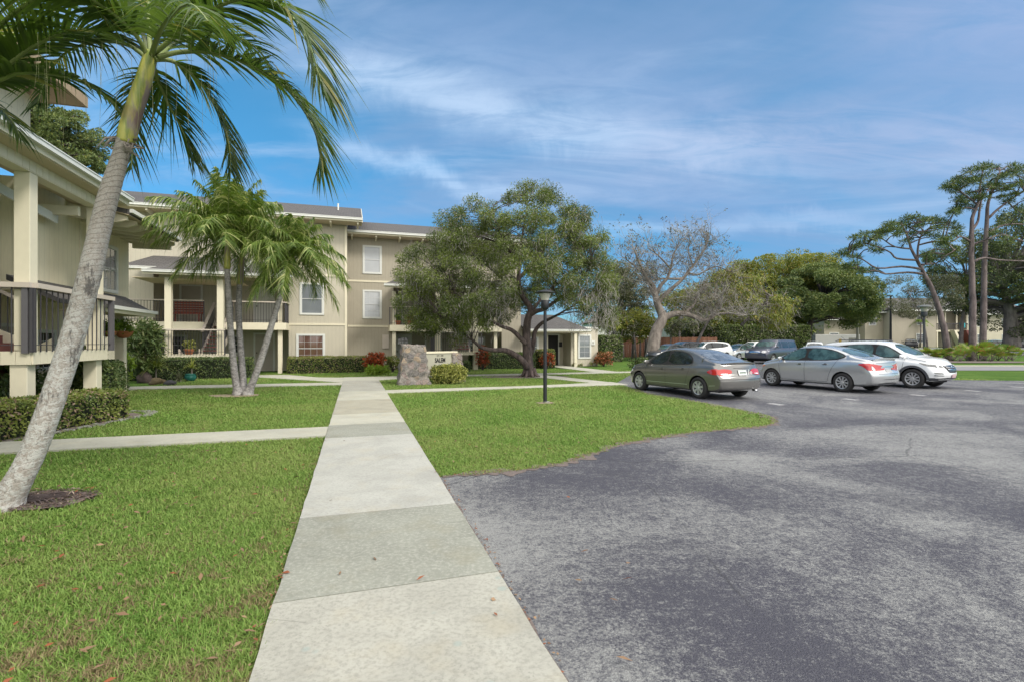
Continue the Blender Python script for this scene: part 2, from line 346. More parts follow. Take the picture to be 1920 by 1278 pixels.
def asphaltmat():
    m, nt, b = new_mat('worn_asphalt'); t = NT(nt); p = t.pos()
    xyz = t.n('ShaderNodeSeparateXYZ', {0: p}); av = t.math('ADD', t.math('MULTIPLY', xyz.outputs[0], 0.9544), t.math('MULTIPLY', xyz.outputs[1], 0.2985))
    av = t.math('ADD', av, t.math('MULTIPLY', t.math('SUBTRACT', t.noise(p, 0.35, 4, 0.6), 0.5), 2.6))
    def lane(c, w, k):      # traffic wears the surface in long strips parallel to the walk
        d = t.math('DIVIDE', t.math('SUBTRACT', av, c), w); return t.math('MULTIPLY', t.math('EXPONENT', t.math('MULTIPLY', t.math('MULTIPLY', d, d), -1.0)), k)
    wear = t.noise(t.map(p, (0.75, 0.75, 1), (0, 0, R(-28)), (3, 1, 0)), 0.62, 9, 0.66, 0.6)
    patch = t.noise(t.map(p, (1, 1, 1), (0, 0, 0), (8, 3, 0)), 0.22, 4, 0.55, 0.3)
    w = t.math('ADD', t.math('MULTIPLY', wear, 0.7), t.math('MULTIPLY', patch, 0.4))
    for l_ in (lane(0.95, 0.55, 0.10), lane(5.0, 0.8, 0.075), lane(2.9, 1.0, -0.055), lane(8.2, 1.2, 0.05), lane(12.5, 1.6, 0.03)): w = t.math('ADD', w, l_)
    w = t.math('SUBTRACT', w, 0.55)
    grit = t.noise(p, 190.0, 3, 0.75); sp1 = t.noise(p, 42.0, 6, 0.85, 0.15); sp2 = t.noise(p, 11.0, 7, 0.8, 0.4); agg = t.voro(p, 85.0)
    f = t.math('ADD', t.math('ADD', t.math('MULTIPLY', sp1, 0.62), t.math('MULTIPLY', sp2, 0.38)), t.math('MULTIPLY', w, 0.50))
    worn = t.rng(f, 0.44, 0.62)
    dark = t.mix(t.rng(grit, 0.35, 0.7), (0.030, 0.030, 0.042), (0.092, 0.092, 0.114))
    light = t.mix(t.rng(grit, 0.35, 0.65), (0.16, 0.162, 0.162), (0.37, 0.375, 0.365))
    c = t.mix(t.math('MULTIPLY', worn, 0.88), dark, light)
    speck = t.math('MULTIPLY', t.rng(agg, 0.16, 0.05), t.rng(t.noise(p, 2.0, 4, 0.7), 0.35, 0.7))
    c = t.mix(t.math('MULTIPLY', speck, 0.45), c, (0.45, 0.45, 0.42))
    # a few dark seams and tyre scuffs
    seam = t.voro(t.map(t.mix(0.16, p, t.noise(p, 1.1, 6, 0.7, 0, 'Color')), (0.17, 0.12, 0.0)), 1.0, 'DISTANCE_TO_EDGE')
    sm = t.math('MULTIPLY', t.math('SUBTRACT', 1.0, t.rng(seam, 0.0008, 0.0022)), t.rng(t.noise(p, 0.6, 3, 0.6), 0.42, 0.55))
    c = t.mix(t.math('MULTIPLY', sm, 0.45), c, (0.03, 0.03, 0.034))
    skid = t.rng(t.noise(t.map(p, (0.25, 5.5, 1), (0, 0, R(-30))), 0.9, 3, 0.5), 0.66, 0.74)
    c = t.mix(t.math('MULTIPLY', skid, 0.22), c, (0.045, 0.047, 0.06))
    stain = t.rng(t.noise(t.map(p, (1, 1, 1), (0, 0, 0), (9, 2, 0)), 0.9, 3, 0.5), 0.6, 0.72)
    c = t.mix(t.math('MULTIPLY', stain, 0.3), c, (0.05, 0.05, 0.062))
    t.set(b.inputs['Base Color'], c); b.inputs['Roughness'].default_value = 0.8; b.inputs['Specular IOR Level'].default_value = 0.3
    t.set(b.inputs['Normal'], t.bump(t.math('ADD', grit, t.math('MULTIPLY', agg, 1.2)), 0.55, 0.012)); return m
M['asphalt'] = asphaltmat()

def concmat(name, col, dirt=0.35, dirtcol=(0.16, 0.16, 0.14), dots=False, tint=0.0):
    m, nt, b = new_mat(name); t = NT(nt); p = t.pos()
    n1 = t.noise(p, 1.6, 6, 0.65, 0.4); n2 = t.noise(p, 34.0, 5, 0.75); n3 = t.noise(p, 230.0, 2, 0.7)
    c = t.mix(t.rng(n1, 0.35, 0.68), col, tuple(x * 0.84 for x in col))
    c = t.mix(t.math('MULTIPLY', t.rng(n2, 0.42, 0.68), dirt), c, dirtcol)
    c = t.mix(t.math('MULTIPLY', t.rng(n3, 0.55, 0.72), 0.30), c, tuple(x * 0.45 for x in col))
    sp_ = t.noise(t.map(p, loc=(2, 7, 0)), 0.9, 5, 0.7, 1.0); c = t.mix(t.math('MULTIPLY', t.rng(sp_, 0.50, 0.66), 0.30), c, tuple(x * 0.66 for x in col))
    pit = t.voro(p, 38.0); c = t.mix(t.math('MULTIPLY', t.math('MULTIPLY', t.rng(pit, 0.22, 0.10), t.rng(t.noise(p, 7, 3), 0.5, 0.62)), 0.5), c, tuple(x * 0.4 for x in col))
    blot = t.noise(p, 4.5, 4, 0.6, 0.8)
    c = t.mix(t.math('MULTIPLY', t.rng(blot, 0.58, 0.72), 0.22), c, tuple(x * 0.55 for x in col))
    warm = t.rng(t.noise(t.map(p, loc=(5, 5, 0)), 2.2, 3, 0.6), 0.5, 0.72)
    c = t.mix(t.math('MULTIPLY', warm, 0.35), c, (col[0] * 0.92, col[1] * 0.84, col[2] * 0.70))
    if dots:
        vd = t.voro(p, 4.2); c = t.mix(t.math('MULTIPLY', t.rng(t.math('ADD', vd, t.math('MULTIPLY', n2, 0.08)), 0.20, 0.13), 0.4), c, (0.22, 0.30, 0.29))
    cr = t.voro(t.map(t.mix(0.03, p, t.noise(p, 6, 3, 0.6, 0, 'Color')), (0.9, 0.9, 0)), 1.0, 'DISTANCE_TO_EDGE')
    c = t.mix(t.math('MULTIPLY', t.math('MULTIPLY', t.math('SUBTRACT', 1.0, t.rng(cr, 0.001, 0.004)), t.rng(t.noise(p, 0.8, 2), 0.52, 0.6)), 0.45), c, tuple(x * 0.4 for x in col))
    t.set(b.inputs['Base Color'], c); b.inputs['Roughness'].default_value = 0.85; b.inputs['Specular IOR Level'].default_value = 0.25
    t.set(b.inputs['Normal'], t.bump(t.math('ADD', n3, t.math('MULTIPLY', n2, 0.6)), 0.35, 0.006)); return m
M['c_cream'] = concmat('concrete_cream', (0.385, 0.38, 0.335), 0.45, dots=True)
M['c_grey'] = concmat('concrete_grey', (0.255, 0.262, 0.225), 0.6, (0.40, 0.40, 0.355))
M['c_pale'] = concmat('concrete_pale', (0.43, 0.43, 0.395), 0.32)
M['c_tan'] = concmat('concrete_tan', (0.36, 0.345, 0.28), 0.30)
M['c_path'] = concmat('concrete_path', (0.44, 0.435, 0.37), 0.25)
M['c_dark'] = concmat('concrete_joint', (0.10, 0.095, 0.08), 0.4)

# the ground: one sheet that lifts gently towards the horizon
gx = [-600, -200, -80, -40, -20, 0, 20, 40, 60, 100, 200, 600]; gy = [-300, -60, 0, 20, 45, 60, 80, 110, 200, 900]
gv = [(x, y, rise(min(y, 110)) - 0.02) for y in gy for x in gx]
gf = [(j * 12 + i, j * 12 + i + 1, (j + 1) * 12 + i + 1, (j + 1) * 12 + i) for j in range(len(gy) - 1) for i in range(11)]
tagp(MB().add(gv, gf).build('ground', M['lawn']), kind='structure')

# parking lot: its kerbless edge against the lawn follows the photograph
_lawn_edge = [G(830, 893), G(880, 890), G(940, 886), G(1000, 879), G(1050, 870), G(1090, 860), G(1120, 849), G(1160, 835), G(1200, 827), G(1250, 819), G(1300, 812), G(1370, 805),
              G(1420, 801), G(1452, 794), G(1456, 788), G(1440, 779), G(1400, 770), G(1340, 758), G(1270, 746), G(1220, 738), G(1185, 727)]
def smooth_line(pts, n=4):
    out = []
    for i in range(len(pts) - 1):
        p0, p1, p2, p3 = pts[max(i - 1, 0)], pts[i], pts[i + 1], pts[min(i + 2, len(pts) - 1)]
        for k in range(n):
            s = k / n; out.append(0.5 * ((2 * p1) + (p2 - p0) * s + (2 * p0 - 5 * p1 + 4 * p2 - p3) * s * s + (3 * p1 - p0 - 3 * p2 + p3) * s ** 3))
    return out + [pts[-1]]
edge = smooth_line(_lawn_edge, 5)
edge = [e + Vector((0.035 * mnoise.noise(e * 2.3), 0.035 * mnoise.noise(e * 2.3 + Vector((9, 0, 0))), 0)) if 0 < i < len(edge) - 1 else e for i, e in enumerate(edge)]
LOT = [L(0.962, -40), L(60, -40), Vector((70, 12, 0)), Vector((60, 20.5, 0)), Vector((40, 20.9, 0)), Vector((22, 21.2, 0)), Vector((19.0, 21.7, 0)), Vector((18.2, 23.5, 0)), Vector((22.0, 44, 0)), Vector((33, 56, 0)),
       Vector((14.5, 56, 0)), Vector((12.6, 47, 0)), Vector((8.8, 36, 0)), Vector((6.6, 27, 0)), L(9.9, 17.8)] + edge[::-1] + [L(0.962, 6.13 * .9544 + .85 * .2985)]
LOT2 = [(p[0], p[1]) for p in LOT]
def in_poly(poly, x, y):      # numpy point-in-polygon
    x = np.asarray(x); y = np.asarray(y); ins = np.zeros(x.shape, bool); n = len(poly); j = n - 1
    for i in range(n):
        xi, yi = poly[i][0], poly[i][1]; xj, yj = poly[j][0], poly[j][1]
        c = ((yi > y) != (yj > y)) & (x < (xj - xi) * (y - yi) / ((yj - yi) + 1e-12) + xi); ins ^= c; j = i
    return ins
flat('parking_lot', LOT, 0.0, M['asphalt'])
# far roads beyond the grass strip
M['road'] = plain('grey_road', (0.19, 0.19, 0.20), 0.85, var=0.2, vscale=1.5, bump=0.3)
flat('road', [Vector((19.5, 29.0, 0)), Vector((90, 27.5, 0)), Vector((90, 32.5, 0)), Vector((20.5, 33.6, 0))], 0.004, M['road'])
flat('kerb', [Vector((20.5, 33.6, 0)), Vector((90, 32.5, 0)), Vector((90, 33.3, 0)), Vector((20.5, 34.4, 0))], 0.05, M['c_path'], 0.07)
mb = MB(); mb.add([(24, 56, rise(56) + 0.02), (100, 52, rise(52) + 0.02), (120, 78, rise(78) + 0.02), (30, 78, rise(78) + 0.02)], [(0, 1, 2, 3)])
tagp(mb.build('road', M['road']), kind='structure')

# the main walk: slabs of different age, with dark joints
SB = [(-6, 0.9, 'c_pale'), (0.9, 3.40, 'c_cream'), (3.40, 4.96, 'c_grey'), (4.96, 8.96, 'c_pale'), (8.96, 10.3, 'c_grey'), (10.3, 11.8, 'c_path'), (11.8, 14.6, 'c_tan'), (14.6, 17.2, 'c_path'), (17.2, 22.0, 'c_cream')]
flat('sidewalk_bed', rect_ab(-0.47, 0.95, -6, 22), 0.012, M['c_dark'])
for b0, b1, mt in SB:
    pts = []
    nb = max(2, int((b1 - b0) / 0.25))
    for i in range(nb + 1):
        b = b0 + 0.006 + (b1 - b0 - 0.012) * i / nb; pts.append(L(0.962 + 0.012 * mnoise.noise(Vector((b * 2.1, 3, 0))), b))
    for i in range(nb + 1):
        b = b1 - 0.006 - (b1 - b0 - 0.012) * i / nb; pts.append(L(-0.484 + 0.012 * mnoise.noise(Vector((b * 2.3, 7, 0))), b))
    flat('sidewalk', pts, 0.035, M[mt], 0.05)
PATHS = []
def path(name, pts, z, mat='c_path'):
    PATHS.append([(p[0], p[1]) for p in pts]); flat(name, pts, z, M[mat], 0.04)
path('footpath', [L(-16, 9.25), L(-0.49, 9.25), L(-0.49, 10.2), L(-16, 10.28)], 0.031)
path('footpath', [L(-0.49, 20.0), L(-0.49, 21.2), L(-5, 21.35), L(-8.5, 21.5), L(-12, 22.6), L(-12, 21.4), L(-8.5, 20.3), L(-5, 20.15)], 0.031)
path('footpath', [L(-0.49, 21.2), L(-0.49, 24.0), L(-1.6, 24.5), L(-3.2, 26.9), L(-5.6, 27.2), L(-5.6, 25.6), L(-4.2, 25.4), L(-2.6, 23.6)], 0.027)
path('footpath', [L(-0.49, 22.0), L(0.98, 22.0), L(2.2, 22.9), L(2.6, 24.3), L(-0.49, 24.3)], 0.023)
path('footpath', [L(0.962, 16.4), L(6.0, 16.75), L(9.9, 16.9), L(9.9, 18.2), L(9.4, 18.1), L(6.2, 17.45), L(0.962, 17.35)], 0.031)
path('footpath', [L(2.6, 23.3), L(16, 23.3), L(16, 24.3), L(2.6, 24.3)], 0.031)
path('footpath', [L(7.6, 23.3), L(8.9, 18.1), L(9.8, 18.2), L(8.8, 23.3)], 0.027)
path('footpath', [L(12.2, 24.3), L(13.6, 24.3), L(13.5, 31.6), L(12.3, 31.6)], 0.027)
path('footpath', [L(3.2, 24.3), L(4.3, 24.3), L(4.3, 29.8), L(3.2, 29.8)], 0.026)
WALK = [(p[0], p[1]) for p in rect_ab(-0.484, 0.962, -6, 22.0)]

# mulch rings and bare soil
M['mulch'] = plain('mulch', (0.15, 0.12, 0.11), 0.95, var=0.5, vscale=30, bump=1.0, bscale=90)
M['sand'] = plain('dry_sandy_soil', (0.27, 0.22, 0.15), 0.95, var=0.3, vscale=25, bump=0.6)
RINGS = []
def ring(cx, cy, rx, ry, mat, z=0.012):
    pts = []
    for k in range(28):
        a = 2 * math.pi * k / 28; q = 1 + 0.22 * mnoise.noise(Vector((math.cos(a) * 1.3 + cx, math.sin(a) * 1.3 + cy, 0)))
        pts.append(Vector((cx + rx * q * math.cos(a), cy + ry * q * math.sin(a), 0)))
    RINGS.append([(p[0], p[1]) for p in pts]); flat('mulch_bed' if mat == 'mulch' else 'bare_soil', pts, z, M[mat])
g = G(75, 940); ring(g.x - .05, g.y + 0.06, 0.50, 0.33, 'mulch')
g = G(440, 741); ring(g.x, g.y, .72, 0.5, 'sand')
g = G(985, 706); ring(g.x, g.y, 2.0, 1.0, 'mulch')
g = G(1022, 755); ring(g.x, g.y, 0.26, 0.2, 'sand')
g = G(1822, 678); ring(g.x, g.y, 5.6, 2.0, 'mulch', 0.02)
ring(L(-5.7, 11.9).x, L(-5.7, 11.9).y, 0.9, 1.9, 'mulch')

# parking stall ends, worn white paint
def paintmat():
    m, nt, b = new_mat('worn_white_paint'); t = NT(nt); p = t.pos()
    f = t.rng(t.noise(p, 24, 5, 0.8), 0.38, 0.56); c = t.mix(f, (0.50, 0.50, 0.49), (0.16, 0.16, 0.17))
    t.set(b.inputs['Base Color'], c); b.inputs['Roughness'].default_value = 0.7; return m
M['paint'] = paintmat()
for i, (px, py) in enumerate([(1455, 757), (1595, 748), (1721, 740), (1824, 732), (1908, 725)]):
    g = G(px, py); d = Vector((0.9285, 0.3714, 0)); e = Vector((-0.3714, 0.9285, 0))
    flat('stall_marking', [g - d * .13 - e * .22, g + d * .13 - e * .2, g + d * .13 + e * .22, g - d * .13 + e * .2], 0.004, M['paint'])

# a ragged strip of dirt where the lawn meets the asphalt and the walk
def dirt_strip(line, w, nx, ny, nz, seed):
    V = []; Fc = []
    for i, p in enumerate(line):
        d = (line[min(i + 1, len(line) - 1)] - line[max(i - 1, 0)]).normalized(); n = Vector((-d.y, d.x, 0)); q = 0.15 + 1.5 * abs(mnoise.noise(p * 3.1 + Vector((seed, 0, 0)))); r_ = 1.2 * abs(mnoise.noise(p * 5.3 + Vector((0, seed, 0))))
        V += [tuple(p + n * w * q + Vector((0, 0, nz))), tuple(p - n * w * r_ + Vector((0, 0, nz)))]
    for i in range(len(line) - 1): Fc.append((2 * i, 2 * i + 1, 2 * i + 3, 2 * i + 2))
    mb = MB(); mb.v = V; mb.f = Fc; tagp(mb.build('bare_soil', M['mulch'], None, (0, 0, 0)), kind='structure')
fine_edge = smooth_line(edge, 3)
dirt_strip(fine_edge, 0.24, 0, 0, 0.006, 3)
dirt_strip([L(0.968, 1.2 + 0.05 * k) for k in range(104)], -0.03, 0, 0, 0.007, 5)
# ------------------------------------------------------------------ building kit (a, b, z frame)
def window(root, c, z0, z1, w, plane, face='b', rows=2, cols=3, pane='pane', trim=0.10, sashrows=True, name='window'):
    """a trimmed window proud of its wall; face 'b' looks towards the camera (plane b=const), face 'a' looks right (plane a=const)"""
    fr = MB(); h = 0.045; x0, x1 = c - w / 2, c + w / 2
    def bx(mb, u0, u1, za, zb, d0, d1):
        if face == 'b': mb.box(u0, u1, plane - d1, plane - d0, za, zb)
        else: mb.box(plane + d0, plane + d1, u0, u1, za, zb)
    bx(fr, x0, x1, z0, z0 + trim, 0, h); bx(fr, x0, x1, z1 - trim, z1, 0, h)
    bx(fr, x0, x0 + trim, z0 + trim, z1 - trim, 0, h); bx(fr, x1 - trim, x1, z0 + trim, z1 - trim, 0, h)
    f = fr.build(name, M['white'], root)
    sh = MB(); zi0, zi1 = z0 + trim, z1 - trim; xi0, xi1 = x0 + trim, x1 - trim; zm = (zi0 + zi1) / 2
    bx(sh, xi0, xi1, zm - 0.02, zm + 0.02, 0.006, 0.034)
    for s0, s1 in ((xi0, xi0 + 0.03), (xi1 - 0.03, xi1)): bx(sh, s0, s1, zi0, zm - 0.02, 0.006, 0.026); bx(sh, s0, s1, zm + 0.02, zi1, 0.006, 0.026)
    for za, zb in ((zi0, zm - 0.02), (zm + 0.02, zi1)):
        for i in range(1, cols):
            u = xi0 + (xi1 - xi0) * i / cols; bx(sh, u - 0.005, u + 0.005, za, zb, 0.006, 0.016)
        for i in range(1, rows):
            z = za + (zb - za) * i / rows; bx(sh, xi0 + 0.03, xi1 - 0.03, z - 0.006, z + 0.006, 0.0065, 0.0165)
    sh.build('sash', M['sash'], f)
    pn = MB(); bx(pn, xi0 - 0.001, xi1 + 0.001, zi0 - 0.001, zi1 + 0.001, -0.01, 0.008); pn.build('pane', M[pane], f)
    return f
def door(root, c, z0, w, h, plane, mat='door', face='b', lites=0):
    def bx(mb, u0, u1, za, zb, d0, d1):
        if face == 'b': mb.box(u0, u1, plane - d1, plane - d0, za, zb)
        else: mb.box(plane + d0, plane + d1, u0, u1, za, zb)
    d = MB(); bx(d, c - w / 2, c + w / 2, z0, z0 + h, -0.02, 0.02); o = d.build('door', M[mat], root)
    fr = MB(); t = 0.09
    bx(fr, c - w / 2 - t, c - w / 2, z0, z0 + h + t, 0, 0.05); bx(fr, c + w / 2, c + w / 2 + t, z0, z0 + h + t, 0, 0.05); bx(fr, c - w / 2, c + w / 2, z0 + h, z0 + h + t, 0, 0.05)
    fr.build('frame', M['white'], o)
    k = MB(); bx(k, c - w / 2 + 0.06, c - w / 2 + 0.11, z0 + 0.98, z0 + 1.06, 0.02, 0.07); k.build('handle', M['metal'], o)
    if lites:
        p = MB()
        for i in range(3):
            for j in range(lites): bx(p, c - w / 2 + .14 + i * .22, c - w / 2 + .34 + i * .22, z0 + h - .35 - j * .24, z0 + h - .14 - j * .24, 0.02, 0.026)
        p.build('pane', M['pane_dark'], o)
    return o
def railing(root, p, q, z0, z1, gap=0.125, posts=True, slope=None, cap=0.055):
    """dark metal balusters between p and q (a, b), painted wooden handrail on top. z may slope: slope = (z rise from p to q)"""
    p = Vector((p[0], p[1], 0)); q = Vector((q[0], q[1], 0)); ln = (q - p).length; n = max(2, int(ln / gap)); s = slope or 0.0
    mb = MB()
    for i in range(n + 1):
        c = p.lerp(q, i / n); dz = s * i / n; big = posts and i in (0, n)
        w = 0.05 if big else 0.018
        mb.box(c.x - w / 2, c.x + w / 2, c.y - w / 2, c.y + w / 2, z0 + dz, z1 - cap + dz)
    for zz in (z0 + 0.14, z1 - cap - 0.02): mb.bar(Vector((p.x, p.y, zz)), Vector((q.x, q.y, zz + s)), 0.028, 0.014)
    o = mb.build('railing', M['metal'], root)
    MB().bar(Vector((p.x, p.y, z1 - cap / 2)), Vector((q.x, q.y, z1 - cap / 2 + s)), 0.13, cap).build('handrail', M['rail_wood'], o)
    return o
def fascia(root, a0, a1, b0, b1, z0, z1, name='fascia', mat='cream', gut=True):
    f = MB().box(a0, a1, b0, b1, z0, z1).build(name, M[mat], root)
    return f
def shed(root, a0, a1, b0, b1, zlo, zhi, side, thick=0.14, name='roof', hipl=0.0, hipr=0.0):
    """sloping roof slab. side 'b': low at b0 (towards the camera), high at b1. side 'a': low at a1 (right), high at a0"""
    mb = MB(); t = thick
    if side == 'b':
        mb.hexa([(a0, b0, zlo - t), (a1, b0, zlo - t), (a1 - hipr, b1, zhi - t), (a0 + hipl, b1, zhi - t), (a0, b0, zlo), (a1, b0, zlo), (a1 - hipr, b1, zhi), (a0 + hipl, b1, zhi)])
    else:
        mb.hexa([(a0, b0 + hipl, zhi - t), (a1, b0, zlo - t), (a1, b1, zlo - t), (a0, b1 - hipr, zhi - t), (a0, b0 + hipl, zhi), (a1, b0, zlo), (a1, b1, zlo), (a0, b1 - hipr, zhi)])
    return mb.build(name, M['roof'], root)
def eave_b(root, a0, a1, b, z, soff=0.8, h=0.19, brk=1.35, wallb=None):
    """gutter, fascia and brackets of an eave facing the camera at plane b, top at z"""
    MB().box(a0, a1, b - 0.025, b + 0.01, z - h, z - 0.002).build('fascia', M['cream'], root)
    MB().box(a0, a1, b - 0.12, b - 0.027, z - 0.10, z + 0.012).box(a0, a1, b - 0.135, b - 0.12, z - 0.012, z + 0.016).build('gutter', M['white'], root)
    if wallb:
        MB().box(a0 + 0.02, a1 - 0.02, b + 0.012, wallb, z - h - 0.01, z - h + 0.02).build('soffit', M['soffit'], root)
        n = int((a1 - a0) / brk)
        for i in range(n + 1):
            c = a0 + 0.25 + (a1 - a0 - 0.5) * i / max(1, n)
            MB().prism([(b + 0.06, z - h - 0.012), (wallb, z - h - 0.012), (wallb, z - h - 0.20), (b + 0.06, z - h - 0.11)], 'x', c - 0.045, c + 0.045).build('bracket', M['cream'], root)
def stair(root, a0, a1, b0, z0, b1, z1, n):
    """open flight rising from (b0,z0) to (b1,z1) between a0 and a1"""
    st = MB(); h = 0.26
    for a in (a0, a1):
        st.prism([(b0, z0 - 0.02), (b0, z0 + 0.24), (b1, z1 + 0.10), (b1, z1 - 0.26)], 'x', a - 0.025, a + 0.025)
    s = st.build('stair_stringer', M['rail_wood'], root)
    tr = MB()
    for i in range(n):
        f0 = i / n; f1 = (i + 1) / n; bb0 = b0 + (b1 - b0) * f0; bb1 = b0 + (b1 - b0) * f1; z = z0 + (z1 - z0) * (i + 1) / (n + 1)
        lo, hi = min(bb0, bb1), max(bb0, bb1); tr.box(a0 + 0.026, a1 - 0.026, lo - 0.02, hi + 0.02, z - 0.05, z)
    tr.build('tread', M['tread'], s)

def stair_tower(root, ap0, ap1, bf, bal0, bal1, bb, bw, zf=2.60, zl=1.06, roofz=(4.86, 5.55), al0=None, al1=None, roofb=None, lowroofa=None):
    """posts and half-landing in front (bf), balcony of the upper floor (front bb, from bal0 to bal1), recess wall at bw"""
    al0 = al0 if al0 is not None else ap0 - 0.2; al1 = al1 if al1 is not None else ap1 + 0.25
    for a in (ap0, ap1):
        MB().box(a - 0.13, a + 0.13, bf - 0.13, bf + 0.13, 0, roofz[0] - 0.30).build('post', M['cream'], root)
    MB().box(ap0 - 0.35, ap1 + 0.35, bf - 0.14, bf + 0.14, roofz[0] - 0.299, roofz[0] - 0.16).build('beam', M['soffit'], root)
    # half landing
    MB().box(al0, al1, bf - 0.36, bf + 0.9, zl - 0.17, zl).build('landing', M['cream'], root)
    railing(root, (al0 + 0.03, bf - 0.40), (al1 - 0.03, bf - 0.40), zl - 0.02, zl + 1.15)
    railing(root, (al0 + 0.02, bf - 0.34), (al0 + 0.02, bf + 0.85), zl, zl + 1.15, posts=False)
    # balcony slab
    am = (ap0 + ap1) / 2
    MB().box(bal0, am, bb, bw, zf - 0.36, zf).box(am + 0.001, ap1 - 0.1, bb + 1.75, bw, zf - 0.36, zf).box(ap1 - 0.099, bal1, bb, bw, zf - 0.36, zf).build('balcony', M['cream'], root)
    railing(root, (bal0, bb + 0.03), (am, bb + 0.03), zf - 0.02, zf + 1.07)
    railing(root, (ap1 - 0.05, bb + 0.03), (bal1 - 0.04, bb + 0.03), zf - 0.02, zf + 1.07)
    railing(root, (bal1 - 0.03, bb + 0.06), (bal1 - 0.03, bw - 0.35), zf - 0.02, zf + 1.07)
    stair(root, am + 0.06, ap1 - 0.14, bf + 0.9, zl, bb + 1.75, zf, 8)
    stair(root, ap0 + 0.15, am - 0.06, bf + 0.9, zl, bb + 1.75, 0.15, 6)
    railing(root, (am + 0.06, bf + 0.9), (am + 0.06, bb + 1.75), zl + 0.15, zl + 1.1, slope=zf - zl, posts=False)
    railing(root, (ap1 - 0.14, bf + 0.9), (ap1 - 0.14, bb + 1.75), zl + 0.15, zl + 1.1, slope=zf - zl, posts=False)
    for z0_, z1_ in ((0, zf - 0.361), (zf + 0.001, roofz[0] - 0.30)): MB().box(bal1 - 0.42, bal1 - 0.22, bb + 0.25, bb + 0.45, z0_, z1_).build('post', M['cream'], root)

# ---------------------------------------------------------------- three storey building, cream part
bc = thing('apartment_building', 'cream three-storey apartment building with open stairs and balconies behind the three slender palms', 'building', (-6.5, 29.2, 0), ab=True)
AE = -0.45; AW = -16.0
wl = MB()
wl.box(-3.4, AE, 29.2, 31.2, 0, 8.06)                  # right bay
wl.box(AW, -9.6, 29.2, 31.2, 0, 8.06)                   # left bay
wl.box(-9.6, -3.4, 29.2, 31.2, 5.06, 8.06)              # top storey over the recess
wl.box(AW, AE, 31.2, 40, 0, 8.06)
wl.build('wall', M['siding'], bc)
MB().box(-9.58, -3.42, 29.22, 31.19, 5.02, 5.058).build('soffit', M['soffit'], bc)
tr = MB()
for z in (2.52, 5.18):
    tr.box(-3.38, AE + 0.02, 29.17, 29.198, z, z + 0.11)
tr.box(AW, -9.62, 29.17, 29.198, 2.52, 2.63); 
tr.box(AE - 0.10, AE + 0.022, 29.168, 29.1985, 0, 2.518).box(AE - 0.10, AE + 0.022, 29.168, 29.1985, 2.632, 5.178).box(AE - 0.10, AE + 0.022, 29.168, 29.1985, 5.292, 7.99)
tr.build('trim', M['cream'], bc)
window(bc, -2.24, 3.08, 4.82, 1.24, 29.2, pane='pane', rows=1, cols=1)
window(bc, -2.30, 0.50, 2.06, 1.46, 29.2, pane='pane_warm', cols=4)
window(bc, -11.6, 3.0, 4.8, 1.24, 29.2, pane='pane'); window(bc, -11.6, 5.75, 7.40, 1.24, 29.2, pane='pane')
# roof
rt = MB(); RZ = 8.26
rt.prism([(28.22, RZ), (35.0, RZ + 2.25), (41.8, RZ), (41.8, RZ - 0.14), (35.0, RZ + 2.08), (28.22, RZ - 0.14)], 'x', AW - 0.8, 0.36)
rf = rt.build('roof', M['roof'], bc)
MB().tube([(-1.0, 32.6, RZ + 1.3), (-1.0, 32.6, RZ + 1.85)], 0.05, 8).build('vent_pipe', M['white'], rf)
MB().prism([(28.2, RZ - 0.01), (35.0, RZ + 2.24), (35.0, RZ + 1.98), (28.2, RZ - 0.22)], 'x', 0.361, 0.39).build('fascia', M['cream'], bc)
MB().prism([(29.2, 8.06), (40, 8.06), (35, 10.1)], 'x', AE - 0.02, AE).build('wall', M['siding'], bc)
eave_b(bc, AW - 0.8, 0.38, 28.22, RZ, wallb=29.2)
# the recess with stairs and doors
stair_tower(bc, -8.15, -6.04, 26.6, -10.35, -3.38, 28.0, 31.2, al0=-8.45, al1=-5.75)
# lower roofs over stairs and balcony
shed(bc, -10.4, -7.2, 27.35, 29.195, 5.12, 5.92, 'b', hipl=0.8)
eave_b(bc, -10.4, -7.9, 27.35, 5.12)
shed(bc, -9.0, -5.2, 26.1, 29.19, 4.84, 5.96, 'b', hipl=1.6, hipr=0.0)
eave_b(bc, -9.0, -5.2, 26.1, 4.84)
MB().prism([(26.08, 4.65), (29.1, 5.75), (29.1, 5.95), (26.08, 4.85)], 'x', -5.199, -5.16).build('fascia', M['white'], bc)
shed(bc, -5.6, -3.0, 27.45, 29.185, 4.98, 5.80, 'b')
eave_b(bc, -5.15, -3.0, 27.45, 4.98)
MB().box(-9.55, -5.3, 26.5, 29.1, 4.52, 4.545).build('ceiling', M['soffit'], bc)
for c, z, mt in ((-7.1, 0.0, 'door'), (-4.9, 0.0, 'door'), (-4.9, 2.6, 'white'), (-8.5, 2.6, 'door')): door(bc, c, z, 0.92, 2.04, 31.2, mt)
window(bc, -6.5, 0.95, 2.0, 0.95, 31.2, pane='pane_dark'); window(bc, -9.1, 0.9, 2.0, 0.8, 31.2, pane='pane_dark')
for c, z in ((-4.05, 1.72), (-3.95, 4.35), (-6.7, 4.45), (-7.7, 1.7)):
    lb = MB().box(c - 0.07, c + 0.07, 31.05, 31.198, z, z + 0.22).build('wall_lamp', M['post_dark'], bc)
    MB().box(c - 0.05, c + 0.05, 31.02, 31.049, z + 0.02, z + 0.17).build('lamp_glass', M['white'], lb)
